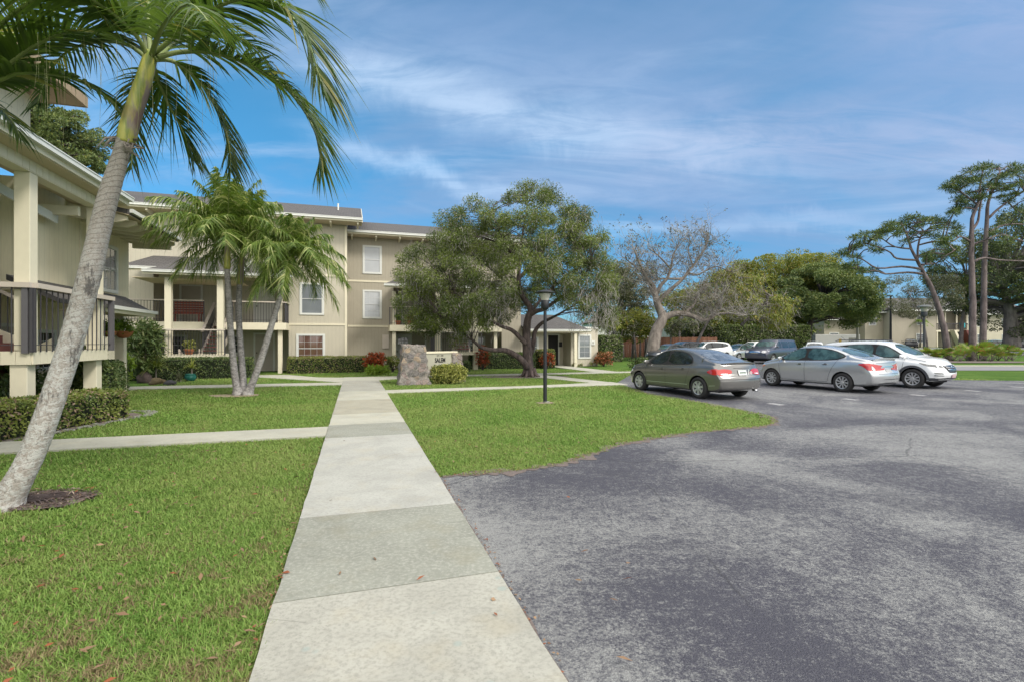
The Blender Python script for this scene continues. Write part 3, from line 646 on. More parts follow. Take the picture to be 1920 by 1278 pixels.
def text_mesh(name, s, size, mat, parent, loc, rotz=TH, ext=0.006, sx=1.0, bold=0.0):
    cu = bpy.data.curves.new(name, 'FONT'); cu.body = s; cu.size = size; cu.extrude = ext; cu.align_x = 'CENTER'; cu.offset = bold
    ob = bpy.data.objects.new(name, cu); COL.objects.link(ob); bpy.context.view_layer.update()
    me = bpy.data.meshes.new_from_object(ob.evaluated_get(bpy.context.evaluated_depsgraph_get())); bpy.data.objects.remove(ob)
    me.name = name; mt = Matrix.Rotation(R(90), 4, 'X'); me.transform(Matrix.Diagonal((sx, 1, 1, 1))); me.transform(mt)
    o = link_mesh(name, me, mat, parent); o.location = loc; return o
text_mesh('unit_letter', 'C', 0.32, M['post_dark'], bc, (-4.05 + 6.5, 31.16 - 29.2, 3.95))
text_mesh('unit_letter', 'E', 0.30, M['post_dark'], bc, (-4.05 + 6.5, 31.16 - 29.2, 1.15))

# ---------------------------------------------------------------- three storey building, tan part with the low wing
bt = thing('apartment_building', 'tan three-storey apartment building with a low wing, mostly behind the spreading shade tree', 'building', (7.0, 31, 0), ab=True)
wl = MB(); wl.box(AE + 0.001, 2.2, 31.0, 33.0, 0, 8.0); wl.box(2.2, 9.0, 31, 33, 5.0, 8.0); wl.box(9.0, 10.3, 31, 33, 0, 8.0); wl.box(AE + 0.001, 10.3, 33.0, 41, 0, 8.0)
wl.build('wall', M['siding_tan'], bt)
tr = MB()
for z in (2.50, 5.16): tr.box(AE + 0.03, 2.19, 30.972, 30.998, z, z + 0.11)
tr.build('trim', M['cream'], bt)
MB().box(2.25, 8.95, 31.02, 32.98, 4.95, 4.998).build('soffit', M['soffit'], bt)
window(bt, 0.97, 5.66, 7.34, 1.10, 31.0, pane='pane_curtain', cols=1, rows=1); window(bt, 0.97, 3.0, 4.70, 1.10, 31.0, pane='pane_curtain')
rt = MB(); RZ2 = 8.0
rt.prism([(30.12, RZ2), (36.4, RZ2 + 1.95), (42.5, RZ2), (42.5, RZ2 - 0.14), (36.4, RZ2 + 1.8), (30.12, RZ2 - 0.14)], 'x', AE + 0.01, 10.9)
rt.build('roof', M['roof'], bt)
eave_b(bt, AE + 0.02, 10.9, 30.12, RZ2, wallb=31.0)
MB().prism([(30.1, RZ2 - 0.01), (36.4, RZ2 + 1.94), (36.4, RZ2 + 1.72), (30.1, RZ2 - 0.2)], 'x', 10.901, 10.93).build('fascia', M['cream'], bt)
MB().prism([(31, 8.0), (41, 8.0), (36.3, 9.7)], 'x', 10.28, 10.3).build('wall', M['siding_tan'], bt)
stair_tower(bt, 4.5, 6.7, 28.6, 1.9, 8.6, 29.6, 33.0, al0=4.2, al1=7.0)
for z0_, z1_ in ((0, 2.239), (2.601, 4.54)): MB().box(2.05, 2.25, 29.75, 29.95, z0_, z1_).build('post', M['cream'], bt)
shed(bt, 1.5, 9.0, 28.3, 30.995, 4.80, 5.5, 'b', hipl=1.1); eave_b(bt, 1.5, 9.0, 28.3, 4.80)
door(bt, 2.95, 0.0, 0.92, 2.04, 33.0, 'white', lites=2); door(bt, 4.9, 0.0, 0.92, 2.04, 33.0, 'door'); door(bt, 3.4, 2.6, 0.92, 2.04, 33.0, 'door')
window(bt, 7.8, 0.8, 2.0, 1.2, 33.0, pane='pane_dark'); window(bt, 6.2, 3.4, 4.6, 1.2, 33.0, pane='pane_dark')
MB().box(1.55, 1.93, 30.93, 30.998, 1.25, 2.05).build('notice_box', M['rail_wood'], bt)
# low wing
wg = MB(); wg.box(10.301, 12.2, 31.0, 38, 0, 2.62); wg.box(12.2, 13.85, 32.3, 38, 0, 2.62); wg.box(13.85, 15.85, 31.0, 38, 0, 2.62); wg.build('wall', M['siding'], bt)
MB().box(10.31, 11.0, 30.98, 30.999, 2.44, 2.58).box(13.86, 15.86, 30.975, 30.999, 2.52, 2.63).box(15.851, 15.875, 30.975, 38, 2.52, 2.63).build('trim', M['white'], bt)
shed(bt, 10.305, 14.9, 30.1, 33.6, 2.42, 3.55, 'b', hipr=1.3); eave_b(bt, 10.305, 14.9, 30.1, 2.42)
MB().box(10.32, 14.4, 30.2, 30.99, 2.19, 2.21).box(12.21, 13.84, 30.991, 32.29, 2.19, 2.21).build('soffit', M['soffit'], bt)
shed(bt, 10.5, 15.8, 34.0, 38.0, 2.70, 3.3, 'b', hipl=1, hipr=1.2)
window(bt, 11.0, 0.62, 1.95, 1.05, 31.0, pane='pane'); window(bt, 14.85, 0.5, 2.12, 0.98, 31.0, pane='pane', cols=2)
door(bt, 13.0, 0.03, 0.9, 2.05, 32.3, 'dark'); MB().box(13.72, 13.92, 30.16, 30.32, 0, 2.20).build('post', M['cream'], bt)
MB().box(13.5, 13.72, 32.2, 32.298, 1.28, 1.62).build('letter_box', M['black_metal'], bt)
mm = MB().box(15.33, 15.60, 30.93, 30.998, 1.42, 1.72).build('meter_box', M['white'], bt); MB().box(15.40, 15.53, 30.924, 30.929, 1.5, 1.64).build('cover', M['c_pale'], mm)

# ---------------------------------------------------------------- near building on the left
ba = thing('apartment_building', 'near cream apartment building with raised stair landing and deep eaves, behind the big leaning palm', 'building', (-7.2, 15, 0), ab=True)
wl = MB()
wl.box(-16, -7.2, 15.5, 19.75, 2.86, 5.5); wl.box(-16, -8.9, 15.5, 19.70, 0, 2.859)
wl.box(-16, -9.6, 6.0, 15.499, 0, 5.5)
wl.box(-16, -7.2, 2.0, 14.45, 5.95, 7.35)
wl.box(-9.6, -7.2, 14.62, 15.499, 2.86, 5.5)
wl.build('wall', M['siding_near'], ba)
# third storey roof with wide soffit
MB().box(-16, -6.25, 0.5, 14.75, 7.351, 7.40).build('soffit', M['soffit_brown'], ba)
MB().box(-16, -6.23, 14.751, 14.78, 7.34, 7.58).box(-6.249, -6.22, 0.5, 14.75, 7.34, 7.58).build('fascia', M['soffit_brown'], ba)
shed(ba, -16, -6.25, 0.5, 14.75, 7.60, 8.6, 'a', thick=0.199)
# stair roof: eave along the walk
EV = -5.80
MB().hexa([(-7.2, 2.0, 5.70), (EV, 2.0, 5.30), (EV, 15.85, 5.30), (-7.2, 15.85, 5.70), (-7.2, 2.0, 5.88), (EV, 2.0, 5.47), (EV, 15.85, 5.47), (-7.2, 15.85, 5.88)]).build('roof', M['roof'], ba)
MB().box(EV + 0.001, EV + 0.035, 2.0, 15.85, 5.26, 5.46).build('fascia', M['cream'], ba)
MB().box(EV + 0.036, EV + 0.14, 2.0, 15.87, 5.37, 5.475).box(EV + 0.14, EV + 0.155, 2.0, 15.87, 5.46, 5.485).build('gutter', M['white'], ba)
MB().box(-7.0, EV - 0.001, 2.0, 15.80, 5.24, 5.262).build('soffit', M['soffit'], ba)
MB().box(-6.40, -6.13, 2.0, 15.5, 5.00, 5.235).build('beam', M['cream'], ba)
sd_ = MB()
for i in range(32): sd_.box(-6.128, -6.118, 8.3 + i * 0.22, 8.3 + i * 0.22 + 0.205, 5.02, 5.235)
sd_.build('cladding', M['cream'], ba)
for b in (12.44, 15.22): MB().box(-6.40, -6.14, b - 0.13, b + 0.13, 1.46, 4.998).build('post', M['cream'], ba, bevel=0.008)
MB().box(-9.6, -6.42, 14.75, 14.86, 4.70, 4.92).build('beam', M['cream'], ba)
MB().bar((-6.95, 10.5, 4.98), (-6.95, 15.0, 4.62), 0.05, 0.2).build('rafter', M['white'], ba)
# landing
LA0, LA1, LB0, LB1 = -12.0, -6.10, 12.28, 15.42
MB().box(LA0, LA1, LB0, LB1, 1.25, 1.43).build('landing', M['cream'], ba)
pl = MB()
for i in range(24): pl.box(LA1 - (i + 1) * 0.24 + 0.005, LA1 - i * 0.24 - 0.002, LB0 - 0.03, LB0 - 0.001, 1.20, 1.46)
for i in range(13): pl.box(LA1 + 0.001, LA1 + 0.03, LB0 + i * 0.24, LB0 + (i + 1) * 0.24 - 0.006, 1.20, 1.46)
pl.build('fascia', M['cream'], ba)
for a, b in ((-6.32, 12.44), (-6.32, 15.22), (-9.0, 12.44), (-9.0, 15.22)): MB().box(a - 0.14, a + 0.14, b - 0.14, b + 0.14, 0, 1.249).build('post', M['cream'], ba, bevel=0.008)
railing(ba, (LA0, LB0 - 0.06), (LA1 + 0.03, LB0 - 0.06), 1.44, 2.80, gap=0.30, cap=0.10)
railing(ba, (LA1 + 0.06, LB0 - 0.03), (LA1 + 0.06, LB1 + 0.15), 1.44, 2.80, gap=0.20, cap=0.10)
for a, b in ((-6.17, 12.24), (-6.95, 12.24), (-6.03, 15.5)): MB().box(a - 0.05, a + 0.05, b - 0.05, b + 0.05, 1.42, 2.70).build('railing_post', M['post_dark'], ba)
# flights: one up from the landing towards the left, one down behind it
def stair_a(root, a0, z0, a1, z1, b0, b1, n):
    st = MB()
    for b in (b0, b1): st.prism([(a0, z0 - 0.06), (a0, z0 + 0.26), (a1, z1 + 0.12), (a1, z1 - 0.26)], 'y', b - 0.03, b + 0.03)
    s = st.build('stair_stringer', M['cream'], root); tr = MB()
    for i in range(n):
        f = (i + 0.5) / n; a = a0 + (a1 - a0) * f; z = z0 + (z1 - z0) * (i + 1) / (n + 1); w = abs(a1 - a0) / n / 2 + 0.02; tr.box(a - w, a + w, b0 + 0.031, b1 - 0.031, z - 0.05, z)
        tr.box(a + w - 0.02, a + w, b0 + 0.032, b1 - 0.032, z - 0.2, z - 0.051)
    tr.build('tread', M['tread'], s)
stair_a(ba, -7.0, 1.46, -9.5, 2.9, 12.75, 13.7, 8)
stair_a(ba, -7.0, 1.46, -9.5, 0.1, 13.9, 14.9, 8)
railing(ba, (-9.5, 12.75), (-7.0, 12.75), 3.0, 4.0, slope=-1.44, posts=False)
railing(ba, (-9.5, 13.75), (-7.0, 13.75), 3.0, 4.0, slope=-1.44, posts=False)
railing(ba, (-9.55, 10.0), (-9.55, 15.4), 2.95, 4.02, gap=0.25)
MB().box(-10.9, -9.61, 8.0, 15.49, 2.65, 2.9).build('balcony', M['cream'], ba)
MB().box(-9.35, -9.15, 10.9, 11.1, 0, 5.2).build('post', M['white'], ba)
MB().box(-9.35, -9.15, 13.5, 13.7, 2.95, 5.2).build('post', M['white'], ba)
MB().box(-7.199, -7.15, 14.63, 19.74, 2.86, 2.98).build('trim', M['cream'], ba)
MB().box(-7.199, -7.17, 16.6, 16.68, 3.0, 5.3).build('trim', M['cream'], ba)
# eave of the far part, rafters below it
MB().hexa([(-7.6, 15.9, 5.42), (EV + 0.02, 15.9, 5.06), (EV + 0.02, 19.85, 5.06), (-7.6, 19.85, 5.42), (-7.6, 15.9, 5.54), (EV + 0.02, 15.9, 5.18), (EV + 0.02, 19.85, 5.18), (-7.6, 19.85, 5.54)]).build('roof', M['roof'], ba)
MB().hexa([(-7.6, 15.91, 5.40), (EV, 15.91, 5.035), (EV, 19.84, 5.035), (-7.6, 19.84, 5.40), (-7.6, 15.91, 5.415), (EV, 15.91, 5.055), (EV, 19.84, 5.055), (-7.6, 19.84, 5.415)]).build('soffit', M['soffit'], ba)
MB().box(EV + 0.022, EV + 0.10, 15.9, 19.9, 5.10, 5.20).build('gutter', M['white'], ba)
for i in range(7):
    b = 16.0 + i * 0.62; MB().prism([(-7.19, 5.28), (-7.19, 4.92), (EV - 0.32, 4.84), (EV - 0.08, 4.92), (EV - 0.08, 5.02), (EV - 0.30, 5.07)], 'y', b, b + 0.10).build('rafter', M['cream'], ba)
MB().box(-7.1, EV - 0.2, 19.74, 19.86, 4.76, 5.03).build('beam', M['cream'], ba)
window(ba, 18.25, 3.14, 4.60, 1.25, -7.2, face='a', pane='pane')
# low roof along the side wall
MB().hexa([(-7.2, 13.6, 2.98), (-6.25, 13.6, 2.50), (-6.25, 19.0, 2.50), (-7.2, 19.5, 2.98), (-7.2, 13.6, 3.10), (-6.25, 13.6, 2.60), (-6.25, 19.0, 2.60), (-7.2, 19.5, 3.10)]).build('roof', M['roof'], ba)
MB().box(-6.249, -6.21, 15.6, 19.02, 2.42, 2.60).build('fascia', M['cream'], ba); MB().box(-6.209, -6.13, 15.6, 19.05, 2.52, 2.615).build('gutter', M['white'], ba)
MB().box(-7.5, -7.201, 15.6, 19.74, 2.82, 2.855).box(-7.18, -6.26, 15.6, 18.95, 2.44, 2.46).build('soffit', M['soffit'], ba)
for b in (16.3, 19.3): MB().box(-7.42, -7.18, b, b + .24, 0, 2.80).build('post', M['cream'], ba)

for b_ in (17.0, 18.6): door(ba, b_, 0.0, .92, 2.04, -8.9, 'door', face='a') if b_ < 18 else window(ba, b_, .8, 2.0, 1.0, -8.9, face='a', pane='pane_dark')
# ------------------------------------------------------------------ vegetation kit
def unit(v): return v / (np.linalg.norm(v, axis=1, keepdims=True) + 1e-9)
def leaf_quads(C, D, Nn, ln, wd):
    """diamond leaves: base C, pointing along D, normals Nn"""
    C = np.asarray(C); n = len(C); S = unit(np.cross(D, Nn)); ln = np.asarray(ln).reshape(-1, 1) * np.ones((n, 1)); wd = np.asarray(wd).reshape(-1, 1) * np.ones((n, 1))
    V = np.empty((n, 4, 3)); m = C + D * ln * 0.45
    V[:, 0] = C; V[:, 1] = m + S * wd * 0.5; V[:, 2] = C + D * ln - np.array([0, 0, 1]) * ln * 0.12; V[:, 3] = m - S * wd * 0.5
    Fq = np.arange(n * 4).reshape(n, 4); return V.reshape(-1, 3), Fq
def rand_dirs(n, bias=(0, 0, 0)):
    v = unit(rng.normal(size=(n, 3))); return unit(v + np.array(bias))
def poly_pts(poly, n, seed_noise=0.0):
    xs = [p[0] for p in poly]; ys = [p[1] for p in poly]; out = []
    while len(out) < n:
        x = rng.uniform(min(xs), max(xs), 400); y = rng.uniform(min(ys), max(ys), 400); ok = in_poly(poly, x, y)
        for a, b in zip(x[ok], y[ok]):
            if seed_noise and mnoise.noise(Vector((a / 28, b / 28, seed_noise))) < -0.12: continue
            out.append((a, b))
    return out[:n]
def crown_pts(poly, t, depth, n, nz=0.0):
    """points filling a crown whose outline at distance t is given; thickness falls off towards the outline"""
    cx = sum(p[0] for p in poly) / len(poly); cy = sum(p[1] for p in poly) / len(poly); w = (max(p[0] for p in poly) - min(p[0] for p in poly)) / 2; h = (max(p[1] for p in poly) - min(p[1] for p in poly)) / 2
    out = []
    for x, y in poly_pts(poly, n, nz):
        e = min(1, math.hypot((x - cx) / w, (y - cy) / h)); d = depth * math.sqrt(max(0.04, 1 - e * e)); s = random.choice((-1, 1)) * math.sqrt(random.random())
        base = P(x, y, t); base.y += d * s; out.append(base)
    return out
def leaf_cloud(pts, per, r, ln, wd, bias=(0, 0, 0.2), flat=0.75, droop=0.0, shell=0.55):
    """leaves in clumps around pts"""
    pts = np.array([tuple(p) for p in pts]); k = len(pts); n = k * per
    R_ = np.repeat(np.asarray(r if hasattr(r, '__len__') else rng.uniform(0.65, 1.25, k) * r), per).reshape(-1, 1)
    d = rand_dirs(n); rad = (shell + (1 - shell) * rng.random((n, 1))) ** 0.7
    C = np.repeat(pts, per, axis=0) + d * R_ * rad * np.array([1, 1, flat])
    D = unit(d * 0.8 + rand_dirs(n) * 0.9 + np.array(bias)); 
    if droop: D = unit(D * (1 - droop) + np.array([0, 0, -1]) * droop)
    Nn = unit(rand_dirs(n) + d * 0.9 + np.array([0, 0, 0.5]))
    return leaf_quads(C, D, Nn, rng.uniform(0.65, 1.25, n) * ln, rng.uniform(0.7, 1.2, n) * wd)
def merge(*parts):
    V = []; Fc = []; o = 0
    for v, f in parts: V.append(v); Fc.append(f + o); o += len(v)
    return np.vstack(V), np.vstack(Fc)
def limbs_to(mb, lines, pts, r0=0.06, r1=0.015, n=5, frac=1.0):
    """branchlets from the nearest limb point to clump centres"""
    nodes = [Vector(p) for ln in lines for p in ln]
    for p in pts:
        if random.random() > frac: continue
        p = Vector(p); best = min(nodes, key=lambda q: (q - p).length + max(0, q.z - p.z) * 1.5)
        d = p - best; m = best.lerp(p, 0.5) + Vector((random.uniform(-.12, .12), random.uniform(-.12, .12), 0.10)) * d.length
        mb.tube([best, best.lerp(m, .55) + Vector((0, 0, .02)), m, m.lerp(p, .6), p], [r0, r0 * .8, (r0 + r1) / 2, r1 * 1.3, r1], n, caps=False)
def px_line(pts, t, dy=None):
    out = []
    for i, q in enumerate(pts):
        v = P(q[0], q[1], t + (q[2] if len(q) > 2 else 0)); out.append(v)
    return smooth_line(out, 3)
def rad_line(n, r0, r1): return [r0 + (r1 - r0) * (i / (n - 1)) ** 0.85 for i in range(n)]
def make_tree(name, label, base, limbs, t, clumps, leafspec, matleaf, matbark, group=None, cat='tree', twig=(0.06, 0.015), frac=1.0, extra=None, seg=9, smooth=True):
    root = thing(name, label, cat, base, group=group)
    mb = MB(); lines = []
    for pts, r0, r1 in limbs:
        ln = px_line(pts, t) if isinstance(pts[0], tuple) else [Vector(p) for p in pts]
        jit = [p + Vector((mnoise.noise(p * 1.3), mnoise.noise(p * 1.3 + Vector((5, 5, 5))), 0)) * min(0.05, r0 * .35) if 0 < i else p for i, p in enumerate(ln)]
        mb.tube(jit, rad_line(len(jit), r0, r1), seg); lines.append(jit[1:])
    if clumps: limbs_to(mb, lines, clumps, twig[0], twig[1], 4, frac)
    mb.build('trunk', matbark, root, smooth=smooth)
    if leafspec:
        V, Fq = leaf_cloud(clumps, **leafspec)
        if extra is not None: V, Fq = merge((V, Fq), extra)
        np_mesh('crown', V, Fq, matleaf, root, ORG[root.name])
    return root, lines

# leaf and bark materials
LM = {}
LM['shade'] = leafmat('shade_tree_leaves', (0.042, 0.070, 0.020), (0.20, 0.25, 0.055), (0.26, 0.25, 0.21), 0.3, share=0.16, cscale=0.8)
LM['twig_grey'] = plain('grey_twigs', (0.25, 0.235, 0.22), 0.9, var=0.3)
LM['bare'] = leafmat('sparse_brown_leaves', (0.08, 0.065, 0.05), (0.18, 0.155, 0.12), (0.12, 0.15, 0.05), 0.2, share=0.2)
LM['olive'] = leafmat('olive_leaves', (0.11, 0.145, 0.025), (0.29, 0.30, 0.055), (0.30, 0.22, 0.05), 0.25, share=0.10, cscale=0.25)
LM['deep'] = leafmat('deep_green_leaves', (0.06, 0.095, 0.035), (0.19, 0.24, 0.08), (0.26, 0.27, 0.07), 0.2, share=0.08, cscale=0.3)
LM['lime'] = leafmat('yellow_green_leaves', (0.09, 0.13, 0.02), (0.22, 0.25, 0.04), (0.05, 0.09, 0.02), 0.3, share=0.2, cscale=0.4)
LM['hazy'] = leafmat('grey_green_leaves', (0.07, 0.085, 0.045), (0.15, 0.165, 0.08), (0.22, 0.20, 0.17), 0.25, share=0.25, cscale=0.4)
LM['pine'] = leafmat('pine_needles', (0.03, 0.06, 0.02), (0.10, 0.145, 0.035), (0.18, 0.22, 0.04), 0.15, share=0.12, cscale=0.3)
LM['dark'] = leafmat('dark_tree_leaves', (0.03, 0.045, 0.02), (0.10, 0.13, 0.05), (0.20, 0.25, 0.05), 0.15, share=0.08, cscale=0.22)
LM['hedge'] = leafmat('hedge_leaves', (0.075, 0.12, 0.03), (0.26, 0.29, 0.065), (0.30, 0.21, 0.15), 0.2, share=0.16, cscale=2.2)
LM['hedge_far'] = leafmat('far_hedge_leaves', (0.07, 0.11, 0.03), (0.15, 0.19, 0.06), (0.22, 0.21, 0.16), 0.2, share=0.18, cscale=0.8)
LM['hedge_dark'] = leafmat('dark_hedge_leaves', (0.04, 0.07, 0.025), (0.12, 0.17, 0.05), (0.20, 0.21, 0.09), 0.15, share=0.1, cscale=1.6)
LM['varieg'] = leafmat('variegated_leaves', (0.22, 0.25, 0.05), (0.58, 0.56, 0.20), (0.06, 0.09, 0.02), 0.25, share=0.3, clump=0.2)
LM['croton'] = leafmat('red_croton_leaves', (0.22, 0.03, 0.02), (0.42, 0.10, 0.03), (0.06, 0.05, 0.02), 0.2, share=0.3, clump=0.3, rough=0.35)
LM['copper'] = leafmat('copper_croton_leaves', (0.25, 0.07, 0.035), (0.42, 0.20, 0.10), (0.06, 0.07, 0.02), 0.2, share=0.35, clump=0.3)
LM['brightg'] = leafmat('bright_green_leaves', (0.10, 0.18, 0.02), (0.24, 0.33, 0.04), None, 0.3, clump=0.4)
LM['palm'] = leafmat('palm_leaflets', (0.032, 0.066, 0.018), (0.10, 0.155, 0.030), (0.26, 0.25, 0.08), 0.42, rough=0.38, share=0.06, clump=0.45, cscale=1.1)
LM['palm_mid'] = leafmat('curled_palm_leaflets', (0.055, 0.11, 0.018), (0.185, 0.255, 0.05), (0.38, 0.40, 0.17), 0.35, rough=0.4, share=0.15, clump=0.35, cscale=1.2)
LM['spiky'] = leafmat('spiky_leaves', (0.12, 0.16, 0.03), (0.30, 0.32, 0.08), None, 0.25)
LM['saw'] = leafmat('palmetto_leaves', (0.10, 0.18, 0.03), (0.27, 0.34, 0.06), (0.30, 0.16, 0.07), 0.3, share=0.14, cscale=0.5)
LM['frondstalk'] = plain('frond_stalk', (0.16, 0.20, 0.06), 0.45, var=0.25)
BK = {'pine': barkmat('pine_bark', (0.055, 0.042, 0.045), (0.17, 0.135, 0.135), 3), 'dark': barkmat('dark_bark', (0.022, 0.018, 0.018), (0.075, 0.06, 0.055)), 'brown': barkmat('brown_bark', (0.10, 0.085, 0.075), (0.235, 0.205, 0.18), 4), 'grey': barkmat('grey_bark', (0.08, 0.07, 0.07), (0.20, 0.175, 0.17), 3),
      'shade': barkmat('shade_tree_bark', (0.022, 0.017, 0.017), (0.12, 0.09, 0.085), 7, 0.3, 1.0)}
CORE = plain('hedge_core_shade', (0.012, 0.018, 0.008), 0.95, var=0.3)

# ------------------------------------------------------------------ lawn blades
def lawn_blades(n_try, r0, r1, p, seed):
    g = np.random.default_rng(seed); u = g.random(n_try); e = 2 - p
    r = (r0 ** e + (r1 ** e - r0 ** e) * u) ** (1 / e); th = g.uniform(-0.83, 0.83, n_try)
    x = r * np.sin(th); y = r * np.cos(th)
    jx = x + 0.028 * np.sin(y * 31 + x * 11); jy = y
    bad = in_poly(LOT2, jx, jy) | in_poly(WALK, jx, jy)
    for q in PATHS: bad |= in_poly(q, x, y)
    for q in RINGS: bad |= in_poly(q, x + .10 * np.sin(y * 17 + x * 5), y + .08 * np.sin(x * 19)) & (g.random(n_try) > 0.08)
    a = x * 0.9544 + y * 0.2985; b = -x * 0.2985 + y * 0.9544
    bad |= (a < -9.6) | ((a < -7.2) & (b > 14)) | ((b > 28.5) & (a < 1.5)) | (b > 30.8)
    # thin patches near the front, as in the photograph
    keep = ~bad
    x, y, r = x[keep], y[keep], r[keep]; n = len(x)
    ln = g.uniform(0.03, 0.075, n) * (1 + r / 40) * (1 + 0.45 * np.clip((4.2 - r) / 2.2, 0, 1)); wd = g.uniform(0.0026, 0.0052, n) * (0.72 + r / 7.5)
    az = g.uniform(0, 2 * np.pi, n) + 0.8 * np.sin(x * 2.1 + 1.3 * np.cos(y * 1.7)); lean = g.uniform(0.35, 1.35, n)
    flat = g.random(n) < 0.25; lean[flat] = g.uniform(1.2, 1.55, flat.sum())
    h = np.stack([np.cos(az), np.sin(az), np.zeros(n)], 1); s = np.stack([-np.sin(az), np.cos(az), np.zeros(n)], 1)
    up = np.array([0, 0, 1.0]); cl = np.cos(lean)[:, None]; sl = np.sin(lean)[:, None]; L_ = ln[:, None]; W_ = wd[:, None] / 2
    base = np.stack([x, y, np.full(n, -0.022)], 1)
    mid = base + (h * sl * 0.75 + up * (0.35 + 0.65 * cl)) * L_ * 0.5; tip = mid + (h * np.minimum(1, sl * 1.15) + up * (cl * 0.7 - 0.12)) * L_ * 0.55
    V = np.empty((n, 5, 3)); tw = g.uniform(-0.6, 0.6, n)[:, None]; sm = s + up * tw
    V[:, 0] = base - s * W_; V[:, 1] = base + s * W_; V[:, 2] = mid - sm * W_ * 0.95; V[:, 3] = mid + sm * W_ * 0.95; V[:, 4] = tip
    i = np.arange(n)[:, None] * 5; Fc = np.concatenate([i + [0, 1, 3], i + [0, 3, 2], i + [2, 3, 4]], 1).reshape(-1, 3)
    return V.reshape(-1, 3), Fc
def blademat():
    m, nt, b = new_mat('grass_blades'); t = NT(nt); r = t.isl(); p = t.pos(); s = t.n('ShaderNodeSeparateXYZ', {0: p})
    big = t.rng(t.noise(p, 0.5, 4, 0.6, 0.5), 0.35, 0.65); mid = t.noise(p, 2.6, 4, 0.65)
    c = t.mix(r, (0.095, 0.205, 0.032), (0.265, 0.395, 0.090)); c = t.mix(t.math('MULTIPLY', big, 0.50), c, (0.32, 0.37, 0.12))
    # straw: more of it in thin patches and close to the camera
    near = t.rng(s.outputs[1], 5.2, 2.4); thin = t.rng(mid, 0.46, 0.66)
    share = t.math('ADD', 0.04, t.math('ADD', t.math('MULTIPLY', near, t.math('ADD', 0.05, t.math('MULTIPLY', thin, 0.60))), t.math('MULTIPLY', thin, 0.07)))
    straw = t.math('LESS_THAN', t.math('FRACT', t.math('MULTIPLY', r, 37.7)), share)
    c = t.mix(straw, c, t.mix(t.math('FRACT', t.math('MULTIPLY', r, 91.3)), (0.34, 0.29, 0.15), (0.20, 0.14, 0.08)))
    t.set(b.inputs['Base Color'], c); b.inputs['Roughness'].default_value = 0.55; b.inputs['Specular IOR Level'].default_value = 0.25
    tr = t.n('ShaderNodeBsdfTranslucent', {'Color': c}); mx = t.n('ShaderNodeMixShader', {0: 0.35, 1: b.outputs[0], 2: tr.outputs[0]})
    t.set(nt.nodes['Material Output'].inputs['Surface'], mx.outputs[0]); return m
M['blade'] = blademat()
V, Fc = lawn_blades(2000000, 1.9, 30, 1.55, 3)
tagp(np_mesh('grass', V, Fc, M['blade']), 'short green lawn grass with straw-coloured blades near the walk', 'grass', kind='stuff')

# fallen leaves
n = 330; g = np.random.default_rng(11)
pts = []
while len(pts) < n:
    th = g.uniform(-0.8, 0.35); r = g.uniform(2.0, 9.0) ** 1.0; x, y = r * math.sin(th), r * math.cos(th); a, b = AB(x, y)
    edgy = (-0.62 < a < -0.45) or (0.93 < a < 1.05 and b > 5.8)
    if in_poly(LOT2, x, y).any() and g.random() > 0.06: continue
    if -0.484 < a < 0.962 and b < 21 and g.random() > 0.05: continue
    if not edgy and g.random() > 0.75: continue
    pts.append((x, y, 0.045))
for e in edge[2::1]:
    for k in range(7): pts.append((e[0] + g.uniform(-.10, .05), e[1] + g.uniform(-0.02, .14), 0.014))
for k in range(330):
    b = g.uniform(2.0, 9); pts.append(tuple(L(0.985 + g.normal() * 0.03, b, 0.01))); 
    if k % 2: pts.append(tuple(L(-0.51 + g.normal() * 0.03, b, 0.03)))
pts = np.array(pts); n = len(pts); D = unit(np.stack([g.normal(size=n), g.normal(size=n), g.normal(size=n) * 0.12], 1)); Nn = unit(np.stack([g.normal(size=n) * .3, g.normal(size=n) * .3, np.ones(n)], 1))
small = np.arange(n) >= 330
V, Fc = leaf_quads(pts, D, Nn, np.where(small, g.uniform(0.012, 0.035, n), g.uniform(0.025, 0.085, n)), np.where(small, g.uniform(0.008, 0.02, n), g.uniform(0.012, 0.032, n)))
LM['fallen'] = leafmat('fallen_leaf_brown', (0.12, 0.06, 0.035), (0.30, 0.20, 0.12), (0.24, 0.08, 0.035), 0.1, share=0.3, clump=0.1)
tagp(np_mesh('fallen_leaves', V, Fc, LM['fallen']), 'dry brown leaves and litter scattered along the walk and lawn edge', 'leaves', kind='stuff')

